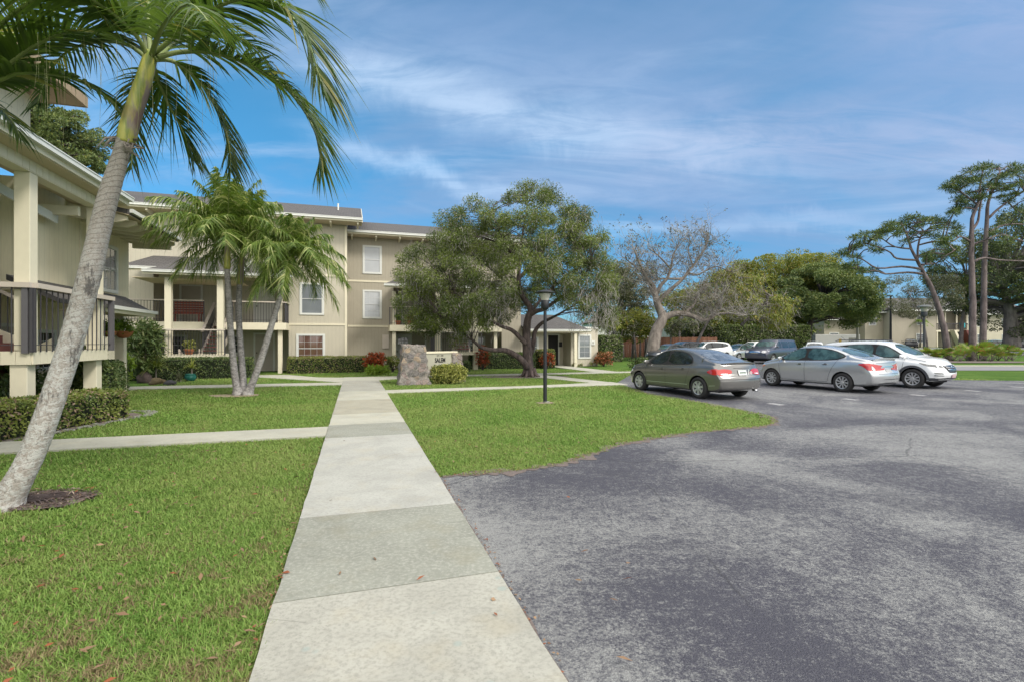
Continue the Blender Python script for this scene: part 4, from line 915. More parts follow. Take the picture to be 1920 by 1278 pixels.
# ------------------------------------------------------------------ palms
def palm_bark():
    m, nt, b = new_mat('palm_bark'); t = NT(nt); v = t.obj(); s = t.n('ShaderNodeSeparateXYZ', {0: v})
    zz = t.math('ADD', t.math('ADD', s.outputs[2], t.math('MULTIPLY', t.noise(v, 3.0, 3, 0.6), 0.10)), t.math('MULTIPLY', s.outputs[0], -0.35))
    ring_ = t.math('FRACT', t.math('MULTIPLY', zz, 1 / 0.052)); rg = t.rng(ring_, 0.72, 0.95)
    l1 = t.noise(v, 17, 7, 0.75, 0.6); l2 = t.noise(v, 40, 5, 0.75); dk = t.noise(t.map(v, (1, 1, 1), (0, 0, 0), (4, 4, 4)), 5, 5, 0.7)
    c = t.mix(t.rng(l2, 0.35, 0.65), (0.23, 0.20, 0.175), (0.42, 0.39, 0.355))
    up = t.rng(s.outputs[2], 3.4, 1.2)
    c = t.mix(t.math('MULTIPLY', t.rng(l1, 0.45, 0.55), t.math('ADD', 0.12, t.math('MULTIPLY', up, 0.62))), c, (0.50, 0.50, 0.48))
    c = t.mix(t.math('MULTIPLY', t.rng(l2, 0.53, 0.62), 0.7), c, (0.11, 0.10, 0.09))
    side = t.rng(t.math('ADD', t.n('ShaderNodeSeparateXYZ', {0: v}).outputs[0], t.math('MULTIPLY', l1, 0.0)), 5, 6)
    c = t.mix(t.math('MULTIPLY', t.rng(t.noise(t.map(v, (3.5, 3.5, 1.1), (0, 0, 0), (1.5, 4, 4)), 1.6, 6, 0.75), 0.55, 0.63), 0.8), c, (0.05, 0.045, 0.045))
    c = t.mix(t.math('MULTIPLY', rg, t.math('SUBTRACT', 0.62, t.math('MULTIPLY', up, 0.42))), c, (0.10, 0.08, 0.065))
    t.set(b.inputs['Base Color'], c); b.inputs['Roughness'].default_value = 0.9
    t.set(b.inputs['Normal'], t.bump(t.math('SUBTRACT', t.math('MULTIPLY', l1, .7), t.math('MULTIPLY', rg, .5)), 0.6, 0.012)); return m
BK['palm'] = palm_bark()
BK['palm_dark'] = barkmat('slender_palm_bark', (0.12, 0.112, 0.112), (0.34, 0.325, 0.315), 10, 1.6, 0.8)
def shaftmat():
    m, nt, b = new_mat('crownshaft_green'); t = NT(nt); v = t.obj()
    f = t.noise(t.map(v, (5, 5, 0.8)), 3, 5, 0.65, 0.4); g_ = t.noise(v, 2.2, 3)
    c = t.mix(t.rng(f, 0.38, 0.6), (0.20, 0.25, 0.05), (0.42, 0.40, 0.10)); st_ = t.noise(t.map(v, (6.5, 6.5, 0.55), (0, R(-14), 0), (2.2, 0, 0)), 1.0, 4, 0.6, 0.3)
    c = t.mix(t.rng(st_, 0.50, 0.60), c, t.mix(f, (0.13, 0.07, 0.085), (0.33, 0.29, 0.28))); c = t.mix(t.math('MULTIPLY', t.rng(g_, 0.6, 0.7), 0.5), c, (0.17, 0.09, 0.07))
    t.set(b.inputs['Base Color'], c); b.inputs['Roughness'].default_value = 0.4; return m
M['shaft'] = shaftmat()

def frond(parent, name, pts, nl, l0, wid, droop=0.5, ang=55, stalk=0.022, mat=None, start=0.12, seed=0, curl=0.0, nseg=4, vee=0.25, sag=None):
    """a feather frond: tapered stalk with two rows of strap leaflets"""
    r_ = random.Random(seed); P_ = smooth_line([Vector(p) for p in pts], 6); m = len(P_)
    cum = [0.0]
    for i in range(1, m): cum.append(cum[-1] + (P_[i] - P_[i - 1]).length)
    tot = cum[-1]
    def at(s):
        d = s * tot; i = 1
        while i < m - 1 and cum[i] < d: i += 1
        f = (d - cum[i - 1]) / max(1e-6, cum[i] - cum[i - 1]); return P_[i - 1].lerp(P_[i], f), (P_[i] - P_[i - 1]).normalized()
    st = MB().tube(P_, [stalk * (1 - 0.85 * i / (m - 1)) + 0.002 for i in range(m)], 6)
    V = []; Fc = []; prev = None
    for i in range(nl):
        s = start + (1 - start) * (i + 0.5) / nl; p, T = at(s)
        S = T.cross(Vector((0, 0, 1)))
        if S.length < 0.25: S = prev if prev is not None else Vector((1, 0, 0))
        S = (S - T * S.dot(T)).normalized()
        if prev is not None and S.dot(prev) < 0: S = -S
        prev = S; U = S.cross(T).normalized()
        prof = math.sin(math.pi * min(1, 0.16 + 0.80 * (s - start) / (1 - start))) ** 0.6
        for side in (-1, 1):
            a = R(ang * (1.12 - 0.62 * s) + r_.uniform(-7, 7)); lf = l0 * prof * r_.uniform(0.8, 1.12)
            D = (T * math.cos(a) + S * side * math.sin(a) + U * (vee + r_.uniform(-0.12, 0.12))).normalized()
            W = (T * 0.9 + U * r_.uniform(-0.5, 0.5)).normalized(); cu = r_.uniform(-1, 1) * curl; g0 = len(V); dd = droop * r_.uniform(0.6, 1.35)
            cd = S * cu
            for k in range(nseg + 1):
                q = k / nseg; c = p + D * lf * q + Vector((0, 0, -1)) * dd * lf * q * q + cd * lf * q * q
                w = wid * (0.55 + 0.9 * q if q < 0.35 else (1.0 - q) * 1.35 + 0.02) * 0.5
                V.append(c - W * w); V.append(c + W * w)
            for k in range(nseg): b_ = g0 + 2 * k; Fc.append((b_, b_ + 1, b_ + 3, b_ + 2))
    org = ORG[parent.name]
    f = np_mesh(name, np.array([tuple(v) for v in V]), np.array(Fc), mat or LM['palm'], parent, org)
    st.build('stalk', LM['frondstalk'], f, org, smooth=True); return f

# the big leaning coconut palm
base = G(22, 948)
pb = thing('palm_tree', 'big leaning palm with pale ringed trunk and feathery crown beside the near lawn', 'palm tree', base)
tk = [(8, 962, 5.0), (18, 930, 5.0), (40, 890, 5.0), (60, 850, 5.02), (82, 795, 5.03), (102, 738, 5.05), (126, 665, 5.08), (148, 590, 5.1), (168, 515, 5.1), (184, 445, 5.12), (200, 380, 5.12), (216, 325, 5.12), (229, 285, 5.12), (236, 262, 5.12)]
tw = [64, 48, 42, 40, 39, 38.5, 38, 37, 36, 35, 33, 29, 27, 29]
tp = smooth_line([P(x, y, t) for x, y, t in tk], 9); rr = np.interp(np.linspace(0, 1, len(tp)), np.linspace(0, 1, len(tw)), [w * 5.07 / F / 2 for w in tw])
rr = [r * (1 + 0.018 * math.sin(i * 2.9) + 0.03 * mnoise.noise(tp[i] * 4)) for i, r in enumerate(rr)]
MB().tube(tp, rr, 28).build('trunk', BK['palm'], pb, smooth=True)
mb = MB()
for k in range(26):      # dark roots spread over the mulch
    a = random.uniform(-0.9, 1.2); l_ = random.uniform(.2, .75); c = G(30, 940); c.z = 0
    mb.tube([c + Vector((math.cos(a) * .1, math.sin(a) * .1, .03)), c + Vector((math.cos(a) * l_ * .6, math.sin(a + .2) * l_ * .5, .03)), c + Vector((math.cos(a) * l_, math.sin(a - .1) * l_ * .8, 0.0))], [.012, .009, .004], 5)
mb.build('root', plain('dark_roots', (0.06, 0.045, 0.045), 0.9, var=0.4), pb, smooth=True)
sh = smooth_line([P(x, y, 5.12) for x, y in [(235, 268), (243, 235), (257, 190), (270, 150), (279, 118), (284, 98)]], 5)
MB().tube(sh, np.interp(np.linspace(0, 1, len(sh)), [0, .12, .45, .8, 1], [.076, .086, .078, .066, .052]), 20).build('crownshaft', M['shaft'], pb, smooth=True)
mb = MB()
for k in range(14):
    c = P(238 + random.uniform(-18, 18), 262 + random.uniform(-6, 14), 5.12); mb.tube([c, c + Vector((random.uniform(-.1, .12), random.uniform(-.12, .02), random.uniform(-.1, .05))), c + Vector((random.uniform(-.12, .16), random.uniform(-.15, 0), random.uniform(-.2, 0)))], [.016, .011, .003], 5)
mb.build('frond_scar', BK['brown'], pb, smooth=True)
def pp(lst, t0=5.1): return [P(q[0], q[1], t0 + (q[2] if len(q) > 2 else 0)) for q in lst]
FR = [
 ([(290, 100), (330, 68, -.1), (395, 20, -.25), (470, -5, -.4), (530, 15, -.5), (575, 75, -.55), (600, 150, -.6), (612, 190, -.6)], 62, 0.75, .040, .55),
 ([(296, 108), (340, 98, .05), (400, 100, .1), (474, 124, .1), (535, 165, .1), (580, 225, .1), (600, 285, .1), (592, 330, .1)], 64, 0.62, .036, .45),
 ([(292, 112), (328, 117, .15), (375, 155, .3), (408, 210, .35), (428, 265, .35), (432, 322, .3)], 50, 0.50, .034, .6),
 ([(286, 116), (296, 150, .3), (318, 200, .5), (345, 250, .6), (362, 300, .6)], 44, 0.50, .032, .7),
 ([(280, 118), (262, 150, .3), (258, 200, .5), (250, 262, .6), (246, 318, .6)], 36, 0.42, .030, .7),
 ([(282, 100), (279, 40, .1), (282, -40, .2), (300, -140, .3), (330, -230, .3)], 46, 0.75, .040, .9),
 ([(276, 104), (250, 60, -.2), (190, 10, -.4), (110, -25, -.6), (20, -20, -.8), (-60, 30, -.9)], 60, 0.70, .040, .55),
 ([(274, 108), (240, 85, .3), (190, 78, .6), (130, 95, .8), (90, 140, .9), (70, 195, .9)], 50, 0.62, .036, .55),
 ([(288, 98), (310, 30, .3), (360, -50, .7), (430, -100, 1.0), (520, -90, 1.2), (590, -20, 1.3)], 54, 0.85, .040, .6),
 ([(280, 98), (250, 20, .5), (200, -60, .9), (120, -90, 1.2), (30, -60, 1.3)], 50, 0.80, .040, .6),
 ([(284, 104), (300, 60, -.4), (330, 20, -.9), (360, 10, -1.4), (390, 40, -1.7)], 40, 0.60, .034, .8),
 ([(290, 110), (350, 70, .6), (420, 60, 1.0), (490, 100, 1.3), (520, 170, 1.4)], 46, 0.60, .034, .6),
]
for i, (pts, nl, l0, w, dr) in enumerate(FR): frond(pb, 'frond', pp(pts), int(nl * 1.4), l0 * 1.02, w * 1.4, dr * .85, seed=i, nseg=4, curl=0.16, stalk=0.024)
mb = MB()
for k in range(40):      # thread-like fibres hanging from the leaflets
    x = random.uniform(60, 420); y = random.uniform(60, 140); c = P(x, y, random.uniform(4.6, 5.6)); l_ = random.uniform(.3, .9)
    mb.tube([c, c + Vector((.01, 0, -l_ * .5)), c + Vector((random.uniform(-.03, .03), 0, -l_))], [.0016, .0014, .001], 3, caps=False)
mb.build('fibre', plain('pale_fibre', (0.30, 0.30, 0.16), 0.8), pb)

# a second palm whose trunk stands outside the frame
b2 = P(-150, 900, 5.6); b2.z = 0
pq = thing('palm_tree', 'palm reaching in over the stair roof, its trunk outside the picture', 'palm tree', b2)
MB().tube([b2 + (P(-70, 165, 5.4) - b2) * f + Vector((0.1 * math.sin(f * 3), 0, 0)) for f in np.linspace(0, 1, 24)], rad_line(24, .2, .1), 18).build('trunk', BK['palm'], pq, smooth=True)
FR2 = [
 ([(-60, 168), (0, 133), (62, 88), (124, 62), (195, 58, .1), (240, 80, .1)], 46, 0.62, .046, .25),
 ([(-60, 172), (0, 150), (35, 138), (88, 138), (142, 150), (195, 180), (222, 210)], 48, 0.46, .040, .45),
 ([(-60, 165), (-30, 90), (20, 30, -.3), (90, -10, -.5), (160, 0, -.6), (200, 40, -.6)], 46, 0.62, .044, .5),
 ([(-60, 168), (-20, 110, .4), (30, 60, .8), (90, 40, 1.1), (140, 60, 1.3)], 40, 0.60, .044, .5),
 ([(-64, 176), (-20, 190, .2), (20, 225, .2), (40, 262, .2)], 26, 0.36, .034, .6),
]
for i, (pts, nl, l0, w, dr) in enumerate(FR2): frond(pq, 'frond', pp(pts, 5.4), int(nl * 1.2), l0, w * 1.4, dr * .9, seed=40 + i, nseg=4, curl=0.1, stalk=0.026)

# three slender palms from one clump
SP = [('slender palm on the left of its clump of three, with an upright green crownshaft', [(447, 741), (440, 700), (434, 640), (430, 580), (427, 530), (426, 505)], [(426, 505), (426, 478), (427, 448)], 9.0, 1.0, 0.0, 31),
      ('slender palm in the middle of its clump of three, crown behind its neighbour', [(458, 741), (454, 690), (449, 620), (448, 570), (449, 535)], [(449, 537), (452, 500), (456, 460)], 8.0, 1.0, 0.7, 32),
      ('slender palm leaning away to the right of its clump of three', [(463, 741), (480, 700), (497, 650), (512, 600), (524, 560), (532, 538)], [(532, 538), (540, 508), (550, 478)], 8.5, 0.86, 0.1, 33)]
for si, (lab, tkp, shp, wpx, sc_, dz, sd0) in enumerate(SP):
    t0 = 15.5; base = P(tkp[0][0], 741, t0 + dz * .3); base.z = 0
    sp = thing('palm_tree', lab, 'palm tree', base, group='three slender palms growing from one spot')
    ln = smooth_line([P(x, y, t0 + dz * (0.3 + .7 * i / len(tkp))) for i, (x, y) in enumerate(tkp)], 6); ln[0].z = -0.02
    n_ = len(ln); rr = [(0.122 - 0.045 * (i / n_) ** 0.5 + (0.09 * max(0, 1 - i / 3))) * (1 + .02 * math.sin(i * 2.4)) for i in range(n_)]
    MB().tube(ln, rr, 16).build('trunk', BK['palm_dark'], sp, smooth=True)
    s2 = smooth_line([P(x, y, t0 + dz) for x, y in shp], 4); MB().tube(s2, np.interp(np.linspace(0, 1, len(s2)), [0, .15, .6, 1], [.085, .105, .085, .05]), 14).build('crownshaft', M['shaft'], sp, smooth=True)
    top = s2[-1]; r_ = random.Random(sd0); N_ = 40
    for k in range(N_):
        az = 2.399 * k + r_.uniform(-.2, .2) + sd0; el = R(((84, 68, 52, 36, 20), (76, 58, 40, 22, 0))[si == 2][k % 5] + r_.uniform(-7, 7)); Lf = ((2.85, 2.6, 2.05)[si] + r_.uniform(-.3, .25)) * sc_ * (1 if k % 5 < 4 else .72)
        d = Vector((math.cos(az) * math.cos(el), math.sin(az) * math.cos(el), math.sin(el))); pts = []
        for q in (0, .2, .4, .6, .8, 1.0): pts.append(top + d * Lf * q + Vector((0, 0, -1)) * Lf * (0.30 + 0.66 * (1 - math.sin(el))) * q ** 2.1)
        frond(sp, 'frond', pts, 56, 0.52 * sc_, .050, 1.25, ang=60, seed=sd0 * 20 + k, nseg=4, curl=0.7, stalk=0.02, mat=LM['palm_mid'], vee=.45)

# wood chips and debris on the mulch beds
mc = G(75, 940); pts = []
while len(pts) < 1500:
    a = rng.uniform(0, 6.283); q = math.sqrt(rng.random()) * 1.08; pts.append((mc.x - .05 + .50 * q * math.cos(a), mc.y + .06 + .33 * q * math.sin(a), rng.uniform(.012, .03)))
pts = np.array(pts); n = len(pts); D = unit(np.stack([rng.normal(size=n), rng.normal(size=n), rng.normal(size=n) * .25], 1)); Nn = unit(np.stack([rng.normal(size=n) * .5, rng.normal(size=n) * .5, np.ones(n)], 1))
V, Fc = leaf_quads(pts, D, Nn, rng.uniform(.02, .07, n), rng.uniform(.006, .016, n))
LM['chips'] = leafmat('bark_chips', (0.05, 0.035, 0.03), (0.17, 0.12, 0.10), (0.28, 0.22, 0.17), .05, share=.12, clump=.1)
tagp(np_mesh('litter', V, Fc, LM['chips']), 'bark chips and dry scraps round the foot of the leaning palm', 'litter', kind='stuff')
# ------------------------------------------------------------------ the spreading shade tree by the sign
base = G(993, 706); base.z = 0
poly = [(1000, 350), (1035, 356), (1062, 392), (1105, 418), (1128, 462), (1150, 530), (1152, 590), (1128, 612), (1078, 590), (1040, 575), (1010, 560), (985, 575), (955, 585), (925, 610), (900, 622), (862, 640), (800, 622),
        (765, 605), (738, 560), (758, 528), (762, 480), (798, 462), (838, 425), (872, 392), (908, 400), (930, 372), (960, 366)]
limbs = [([(994, 712), (992, 690), (988, 655), (987, 625), (989, 600), (994, 578), (980, 556), (972, 528), (974, 495), (977, 459, .5), (985, 410, .6), (990, 380, .6)], .28, .02),
         ([(994, 662, .3), (1001, 640, .4), (1004, 622, .4), (1016, 606, .2), (1035, 596, 0), (1050, 588, -.6), (1080, 570, -1)], .15, .03),
         ([(993, 590, 0), (1006, 583, -.3), (1020, 579, -.8), (1048, 560, -1.2), (1085, 530, -1.4), (1105, 500, -1.4)], .14, .03),
         ([(986, 645, -.1), (975, 633, -.3), (960, 619, -.4), (938, 611, -.3), (915, 596, -.2), (880, 570), (850, 545, .4)], .13, .03),
         ([(990, 690, -.1), (975, 672, -.4), (950, 657, -.6), (928, 656, -.9), (905, 652, -1.1), (888, 640, -1.1), (868, 622, -1), (835, 600, -.9)], .17, .03),
         ([(978, 555), (950, 530, .8), (915, 500, 1.2), (880, 470, 1.4), (850, 430, 1.5)], .09, .02), ([(975, 520), (1010, 480, 1), (1040, 440, 1.4), (1070, 420, 1.6)], .09, .02),
         ([(974, 500), (950, 460, -.8), (930, 420, -1), (925, 385, -1)], .08, .02), ([(990, 600), (1015, 560, 1.2), (1060, 520, 1.8), (1110, 480, 2)], .10, .02)]
cl = crown_pts(poly, 23.5, 3.8, 330, 0) + crown_pts(poly, 23.5, 3.8, 150, 3.3)
root, _ = make_tree('shade_tree', 'broad tree with drooping grey-green crown and dark twisted trunk beside the stone sign', base, limbs, 23.5, cl,
                    dict(per=400, r=0.45, ln=0.105, wd=0.036, bias=(0, 0, 0.0), flat=0.85, droop=0.12, shell=0.2), LM['shade'], BK['shade'], twig=(.022, .006), seg=12, frac=.8)
mb = MB()
for k in range(8):
    a = 2 * math.pi * k / 8 + .3; mb.tube([base + Vector((math.cos(a) * .2, math.sin(a) * .14, .4)), base + Vector((math.cos(a) * .32, math.sin(a) * .32, .1)), base + Vector((math.cos(a) * .58, math.sin(a) * .58, -.03))], [.10, .08, .03], 7)
mb.build('root_flare', BK['shade'], root, smooth=True)
# dead grey twig sprays hanging through the crown
mb = MB()
spr = [p for p in cl if random.random() < 0.36] + crown_pts([(890, 540), (950, 530), (960, 600), (900, 620)], 21.6, 1.0, 22) + crown_pts([(1060, 500), (1150, 540), (1150, 620), (1070, 600)], 21.8, 1.5, 30)
for p in spr:
    for k in range(16):
        q = Vector(p) + Vector((random.gauss(0, .25), random.gauss(0, .25), random.gauss(0, .2))); d = Vector((random.gauss(0, .35), random.gauss(0, .35), -1)).normalized() * random.uniform(.2, .45)
        mb.tube([q, q + d * .5 + Vector((random.gauss(0, .05), random.gauss(0, .05), 0)), q + d], [.008, .007, .005], 3, caps=False)
mb.build('hanging_twig', LM['twig_grey'], root)

# ------------------------------------------------------------------ bare spreading tree beyond the dark car
def twigs(mb, lines, n, l0, r0, up=0.25, depth=2, spread=0.9):
    nodes = [(ln[i], (ln[i] - ln[i - 1]).normalized()) for ln in lines for i in range(max(1, len(ln) // 3), len(ln))]; tips = []
    def grow(p, d, l_, r, dep):
        q = p; pts = [p]
        for s in range(3):
            d = (d + Vector((random.gauss(0, .28), random.gauss(0, .28), random.gauss(0, .22) + up * .2))).normalized(); q = q + d * l_ / 3; pts.append(q)
        mb.tube(pts, [r, r * .8, r * .6, r * .35], 3, caps=False); tips.append(q)
        if dep > 0:
            for k in range(3): grow(pts[random.choice((1, 2, 3))], (d + Vector((random.gauss(0, spread), random.gauss(0, spread), random.gauss(up, spread * .7)))).normalized(), l_ * .62, r * .55, dep - 1)
    for k in range(n):
        p, d = random.choice(nodes); grow(p, (d * .5 + Vector((random.gauss(0, spread), random.gauss(0, spread), random.gauss(up * 2, spread * .6)))).normalized(), l0 * random.uniform(.6, 1.2), r0, depth)
    return tips
base = P(1223, 677, 42); base.z = 0
limbs = [([(1222, 680), (1226, 645), (1231, 620), (1241, 600), (1241, 590), (1234, 573), (1227, 551), (1224, 535), (1212, 522), (1200, 495), (1190, 470)], .62, .06),
         ([(1241, 600), (1250, 593), (1269, 588), (1290, 590), (1310, 597), (1326, 600), (1345, 589), (1368, 588), (1400, 590, -2)], .34, .05),
         ([(1282, 589), (1295, 578), (1304, 567), (1306, 555), (1320, 540)], .16, .04), ([(1326, 600), (1340, 585), (1352, 580), (1345, 562)], .10, .03),
         ([(1232, 572), (1245, 555), (1262, 540), (1281, 522), (1294, 505), (1306, 490), (1322, 465), (1328, 450)], .22, .05),
         ([(1228, 556), (1240, 535), (1252, 520), (1258, 500), (1262, 480), (1270, 462)], .18, .05), ([(1280, 523), (1260, 523), (1240, 523), (1226, 526)], .12, .06),
         ([(1222, 545, 1), (1205, 515, 2), (1185, 495, 2), (1165, 480, 2)], .12, .03), ([(1290, 512, 1), (1310, 515, 2), (1340, 500, 2), (1370, 510, 2)], .10, .03),
         ([(1258, 505), (1235, 480, -1), (1215, 465, -2)], .08, .03), ([(1300, 500), (1290, 470, 1), (1295, 455, 1)], .08, .03)]
root, lines = make_tree('bare_tree', 'leafless spreading tree with pale brown forked trunk beyond the dark grey sedan', base, limbs, 42, [], None, None, BK['brown'], seg=9)
mb = MB(); tips = twigs(mb, lines, 430, 1.6, .026, up=0.26)
mb.build('twig', LM['twig_grey'], root)
tips = [p for p in tips if p.z > 3.5]
V, Fq = leaf_cloud([random.choice(tips) for k in range(700)], per=6, r=0.22, ln=.17, wd=.09, bias=(0, 0, -.2), shell=.1); np_mesh('crown', V, Fq, LM['bare'], root, ORG[root.name])

# drooping grey tree to its right
base = P(1302, 676, 50); base.z = 0
cl = crown_pts([(1290, 560), (1330, 520), (1380, 500), (1430, 520), (1475, 560), (1490, 600), (1450, 612), (1380, 590), (1320, 585)], 46, 3.5, 110, 1.2)
root, lines = make_tree('weeping_tree', 'low grey-twigged weeping tree above the row of parked cars', base, [([(1302, 680), (1308, 640), (1330, 600), (1355, 560), (1360, 520)], .16, .05), ([(1390, 610), (1420, 580), (1450, 560)], .15, .04), ([(1385, 590), (1350, 560), (1320, 550)], .12, .04)],
                        46, cl, dict(per=150, r=.75, ln=.24, wd=.08, bias=(0, 0, -.5), droop=.4, shell=.1), LM['olive'], BK['grey'], twig=(.05, .02))
mb = MB()
for p in cl:
    for k in range(9):
        q = Vector(p) + Vector((random.gauss(0, .5), random.gauss(0, .5), random.gauss(0, .4))); d = Vector((random.gauss(.2, .6), random.gauss(0, .5), -.6)).normalized() * random.uniform(.6, 1.3)
        mb.tube([q, q + d * .5 + Vector((0, 0, .08)), q + d], [.014, .011, .006], 3, caps=False)
mb.build('hanging_twig', LM['twig_grey'], root)

# ------------------------------------------------------------------ big round trees and the belt of trees behind
def round_tree(label, poly, t, depth, n, per, r, lf, mat, trunk, tr=.4, bark='dark', name='broad_tree', nz=0, group='trees beyond the parking lot', flat=.62, bias=(0, 0, .35), frac=.5, tw=None):
    b = P(trunk[0][0], trunk[0][1], t); b.z = rise(t)
    return make_tree(name, label, b, [(trunk, tr, tr * .3)], t, crown_pts(poly, t, depth, n, nz), dict(per=int(per * 2.1), r=r, ln=lf * .66, wd=lf * .38, bias=bias, flat=flat, shell=.55), mat, BK[bark], group=group, twig=tw or (tr * .3, .04), frac=frac)
round_tree('tall olive-green round-topped tree behind the clipped hedge', [(1362, 505), (1395, 490), (1440, 484), (1475, 478), (1520, 486), (1555, 500), (1560, 540), (1480, 600), (1400, 610), (1365, 570)], 68, 7, 190, 190, 1.25, .36, LM['olive'], [(1440, 655), (1440, 600), (1445, 560)], .5)
round_tree('dark green dome-shaped tree with forked trunk left of the far apartments', [(1470, 522), (1505, 505), (1545, 497), (1580, 512), (1596, 540), (1597, 572), (1622, 592), (1612, 612), (1570, 606), (1530, 590), (1500, 600), (1480, 585), (1462, 556)], 60, 6, 190, 220, 1.0, .33, LM['deep'], [(1517, 652), (1516, 622), (1522, 600), (1535, 580), (1545, 560)], .42, nz=2.1)
round_tree('yellow-green bushy tree behind the clipped hedge', [(1330, 600), (1350, 570), (1400, 560), (1450, 570), (1500, 590), (1510, 625), (1340, 628)], 63, 3, 80, 150, 1.0, .34, LM['lime'], [(1420, 655), (1420, 630), (1422, 600)], .25)
round_tree('mid-green tree showing through the bare branches', [(1240, 560), (1290, 540), (1340, 545), (1370, 570), (1380, 620), (1330, 640), (1260, 625)], 64, 4, 90, 150, 1.05, .34, LM['olive'], [(1300, 660), (1300, 630), (1302, 600)], .3)
round_tree('dark evergreen with black limbs behind the parked crossovers', [(1262, 612), (1300, 590), (1345, 595), (1360, 625), (1345, 650), (1290, 655)], 56, 3, 50, 150, .85, .3, LM['dark'], [(1318, 668), (1316, 640), (1322, 615)], .25)
round_tree('grey-green tree between the low wing and the bare tree', [(1120, 500), (1150, 490), (1190, 500), (1215, 540), (1200, 590), (1150, 610), (1125, 570)], 50, 3, 70, 120, .85, .28, LM['hazy'], [(1168, 672), (1166, 630), (1160, 580)], .2, 'grey', nz=1)
round_tree('leafy green tree at the end of the low wing', [(1140, 590), (1170, 575), (1215, 590), (1222, 625), (1180, 640), (1145, 630)], 46, 2.2, 44, 150, .6, .22, LM['olive'], [(1160, 672), (1162, 645), (1170, 620)], .13, 'grey')
round_tree('green tree rising over the roof behind the big leaning palm', [(56, 200), (90, 190), (130, 205), (152, 235), (158, 265), (182, 300), (178, 318), (120, 312), (70, 260), (20, 230), (20, 200)], 24, 2, 150, 130, .36, .16, LM['deep'], [(60, 640), (70, 500), (80, 300)], .2)
# belt of woods
pts = []
for k in range(170):
    t = random.uniform(84, 100); px = random.uniform(1080, 2100); h = 3 + 3.2 * (0.5 + mnoise.noise(Vector((px / 70, 0, 3)))); p = P(px, 650, t); p.z = rise(t) + random.uniform(0.5, h); pts.append(p)
V, Fq = leaf_cloud(pts, per=90, r=2.0, ln=.6, wd=.38, bias=(0, 0, .3)); tagp(np_mesh('woods', V, Fq, LM['deep']), 'far belt of trees along the horizon', 'woods', kind='stuff')

# ------------------------------------------------------------------ pines on the palmetto bed
def pine(label, limbs, tufts, t, base, r=.50):
    cl = []
    for x, y in tufts:
        for k in range(2): p = P(x + random.uniform(-5, 5), y + random.uniform(-3, 3), t + random.uniform(-2.2, 2.2)); cl.append(p)
    root, lines = make_tree('pine_tree', label, base, limbs, t, cl, dict(per=110, r=r, ln=.34, wd=.05, bias=(0, 0, .6), flat=.45, shell=.05), LM['pine'], BK['pine'], group='pines on the palmetto bed', twig=(.07, .03), seg=9)
    return root
t = 44; b = P(1776, 676, t); b.z = 0
pine('pine leaning to the left over the parked white crossover, with long bare lower limbs',
     [([(1778, 682), (1774, 640), (1766, 600), (1754, 560), (1742, 530), (1731, 510), (1718, 485), (1708, 465), (1700, 440), (1690, 418)], .30, .05), ([(1733, 514), (1700, 511), (1660, 514), (1640, 507), (1620, 512)], .11, .03),
      ([(1730, 505), (1690, 500), (1645, 503), (1618, 487), (1590, 480)], .11, .03), ([(1720, 488), (1682, 485), (1670, 474), (1648, 464), (1620, 455)], .10, .03), ([(1709, 467), (1678, 463), (1655, 448), (1640, 438)], .08, .03),
      ([(1720, 488, 1), (1722, 460, 1), (1728, 440, 1), (1744, 426, 1), (1750, 410, 1)], .10, .03), ([(1728, 496, -1), (1755, 494, -1), (1770, 482, -2), (1790, 470, -2)], .08, .03), ([(1700, 440), (1712, 425), (1735, 412)], .06, .02)],
     [(1578, 478), (1590, 472), (1602, 465), (1616, 458), (1608, 446), (1625, 441), (1641, 434), (1650, 444), (1660, 426), (1674, 418), (1690, 420), (1688, 438), (1702, 410), (1716, 408), (1722, 424), (1736, 412), (1752, 410), (1766, 416), (1780, 420), (1792, 428), (1700, 452), (1712, 440),
      (1632, 462), (1650, 470), (1602, 494), (1590, 500), (1614, 508), (1740, 440), (1756, 446), (1772, 456), (1736, 478), (1746, 490), (1640, 508), (1662, 434), (1600, 480), (1630, 448), (1676, 430), (1790, 470), (1780, 478), (1700, 425), (1760, 430)], t, b)
t = 43.5; b = P(1822, 678, t); b.z = 0
pine('tall pine with a reddish trunk forking high above the palmettos',
     [([(1822, 690), (1823, 640), (1824, 570), (1822, 500), (1822, 440), (1823, 410), (1834, 382), (1838, 350), (1842, 322)], .32, .05), ([(1824, 430), (1833, 415), (1838, 390), (1842, 372), (1858, 350)], .12, .04),
      ([(1818, 452), (1800, 444), (1784, 454), (1765, 458)], .09, .03), ([(1826, 458), (1850, 450), (1875, 441), (1900, 446), (1925, 455)], .10, .03), ([(1825, 491), (1845, 484), (1875, 488), (1925, 490)], .12, .05),
      ([(1834, 385), (1818, 372), (1798, 358), (1782, 350)], .08, .03), ([(1830, 395), (1815, 390), (1795, 393)], .07, .03), ([(1840, 340), (1822, 328), (1808, 335)], .06, .02)],
     [(1776, 350), (1786, 345), (1792, 358), (1802, 340), (1796, 334), (1820, 322), (1835, 316), (1848, 312), (1846, 330), (1830, 344), (1816, 364), (1826, 374), (1836, 362), (1812, 378), (1800, 388), (1790, 394), (1784, 400), (1842, 370), (1806, 350), (1822, 338), (1850, 350), (1800, 372), (1830, 388),
      (1765, 458), (1775, 450), (1795, 440), (1870, 440), (1890, 450)], t, b)
t = 45.5; b = P(1843, 674, t); b.z = 0
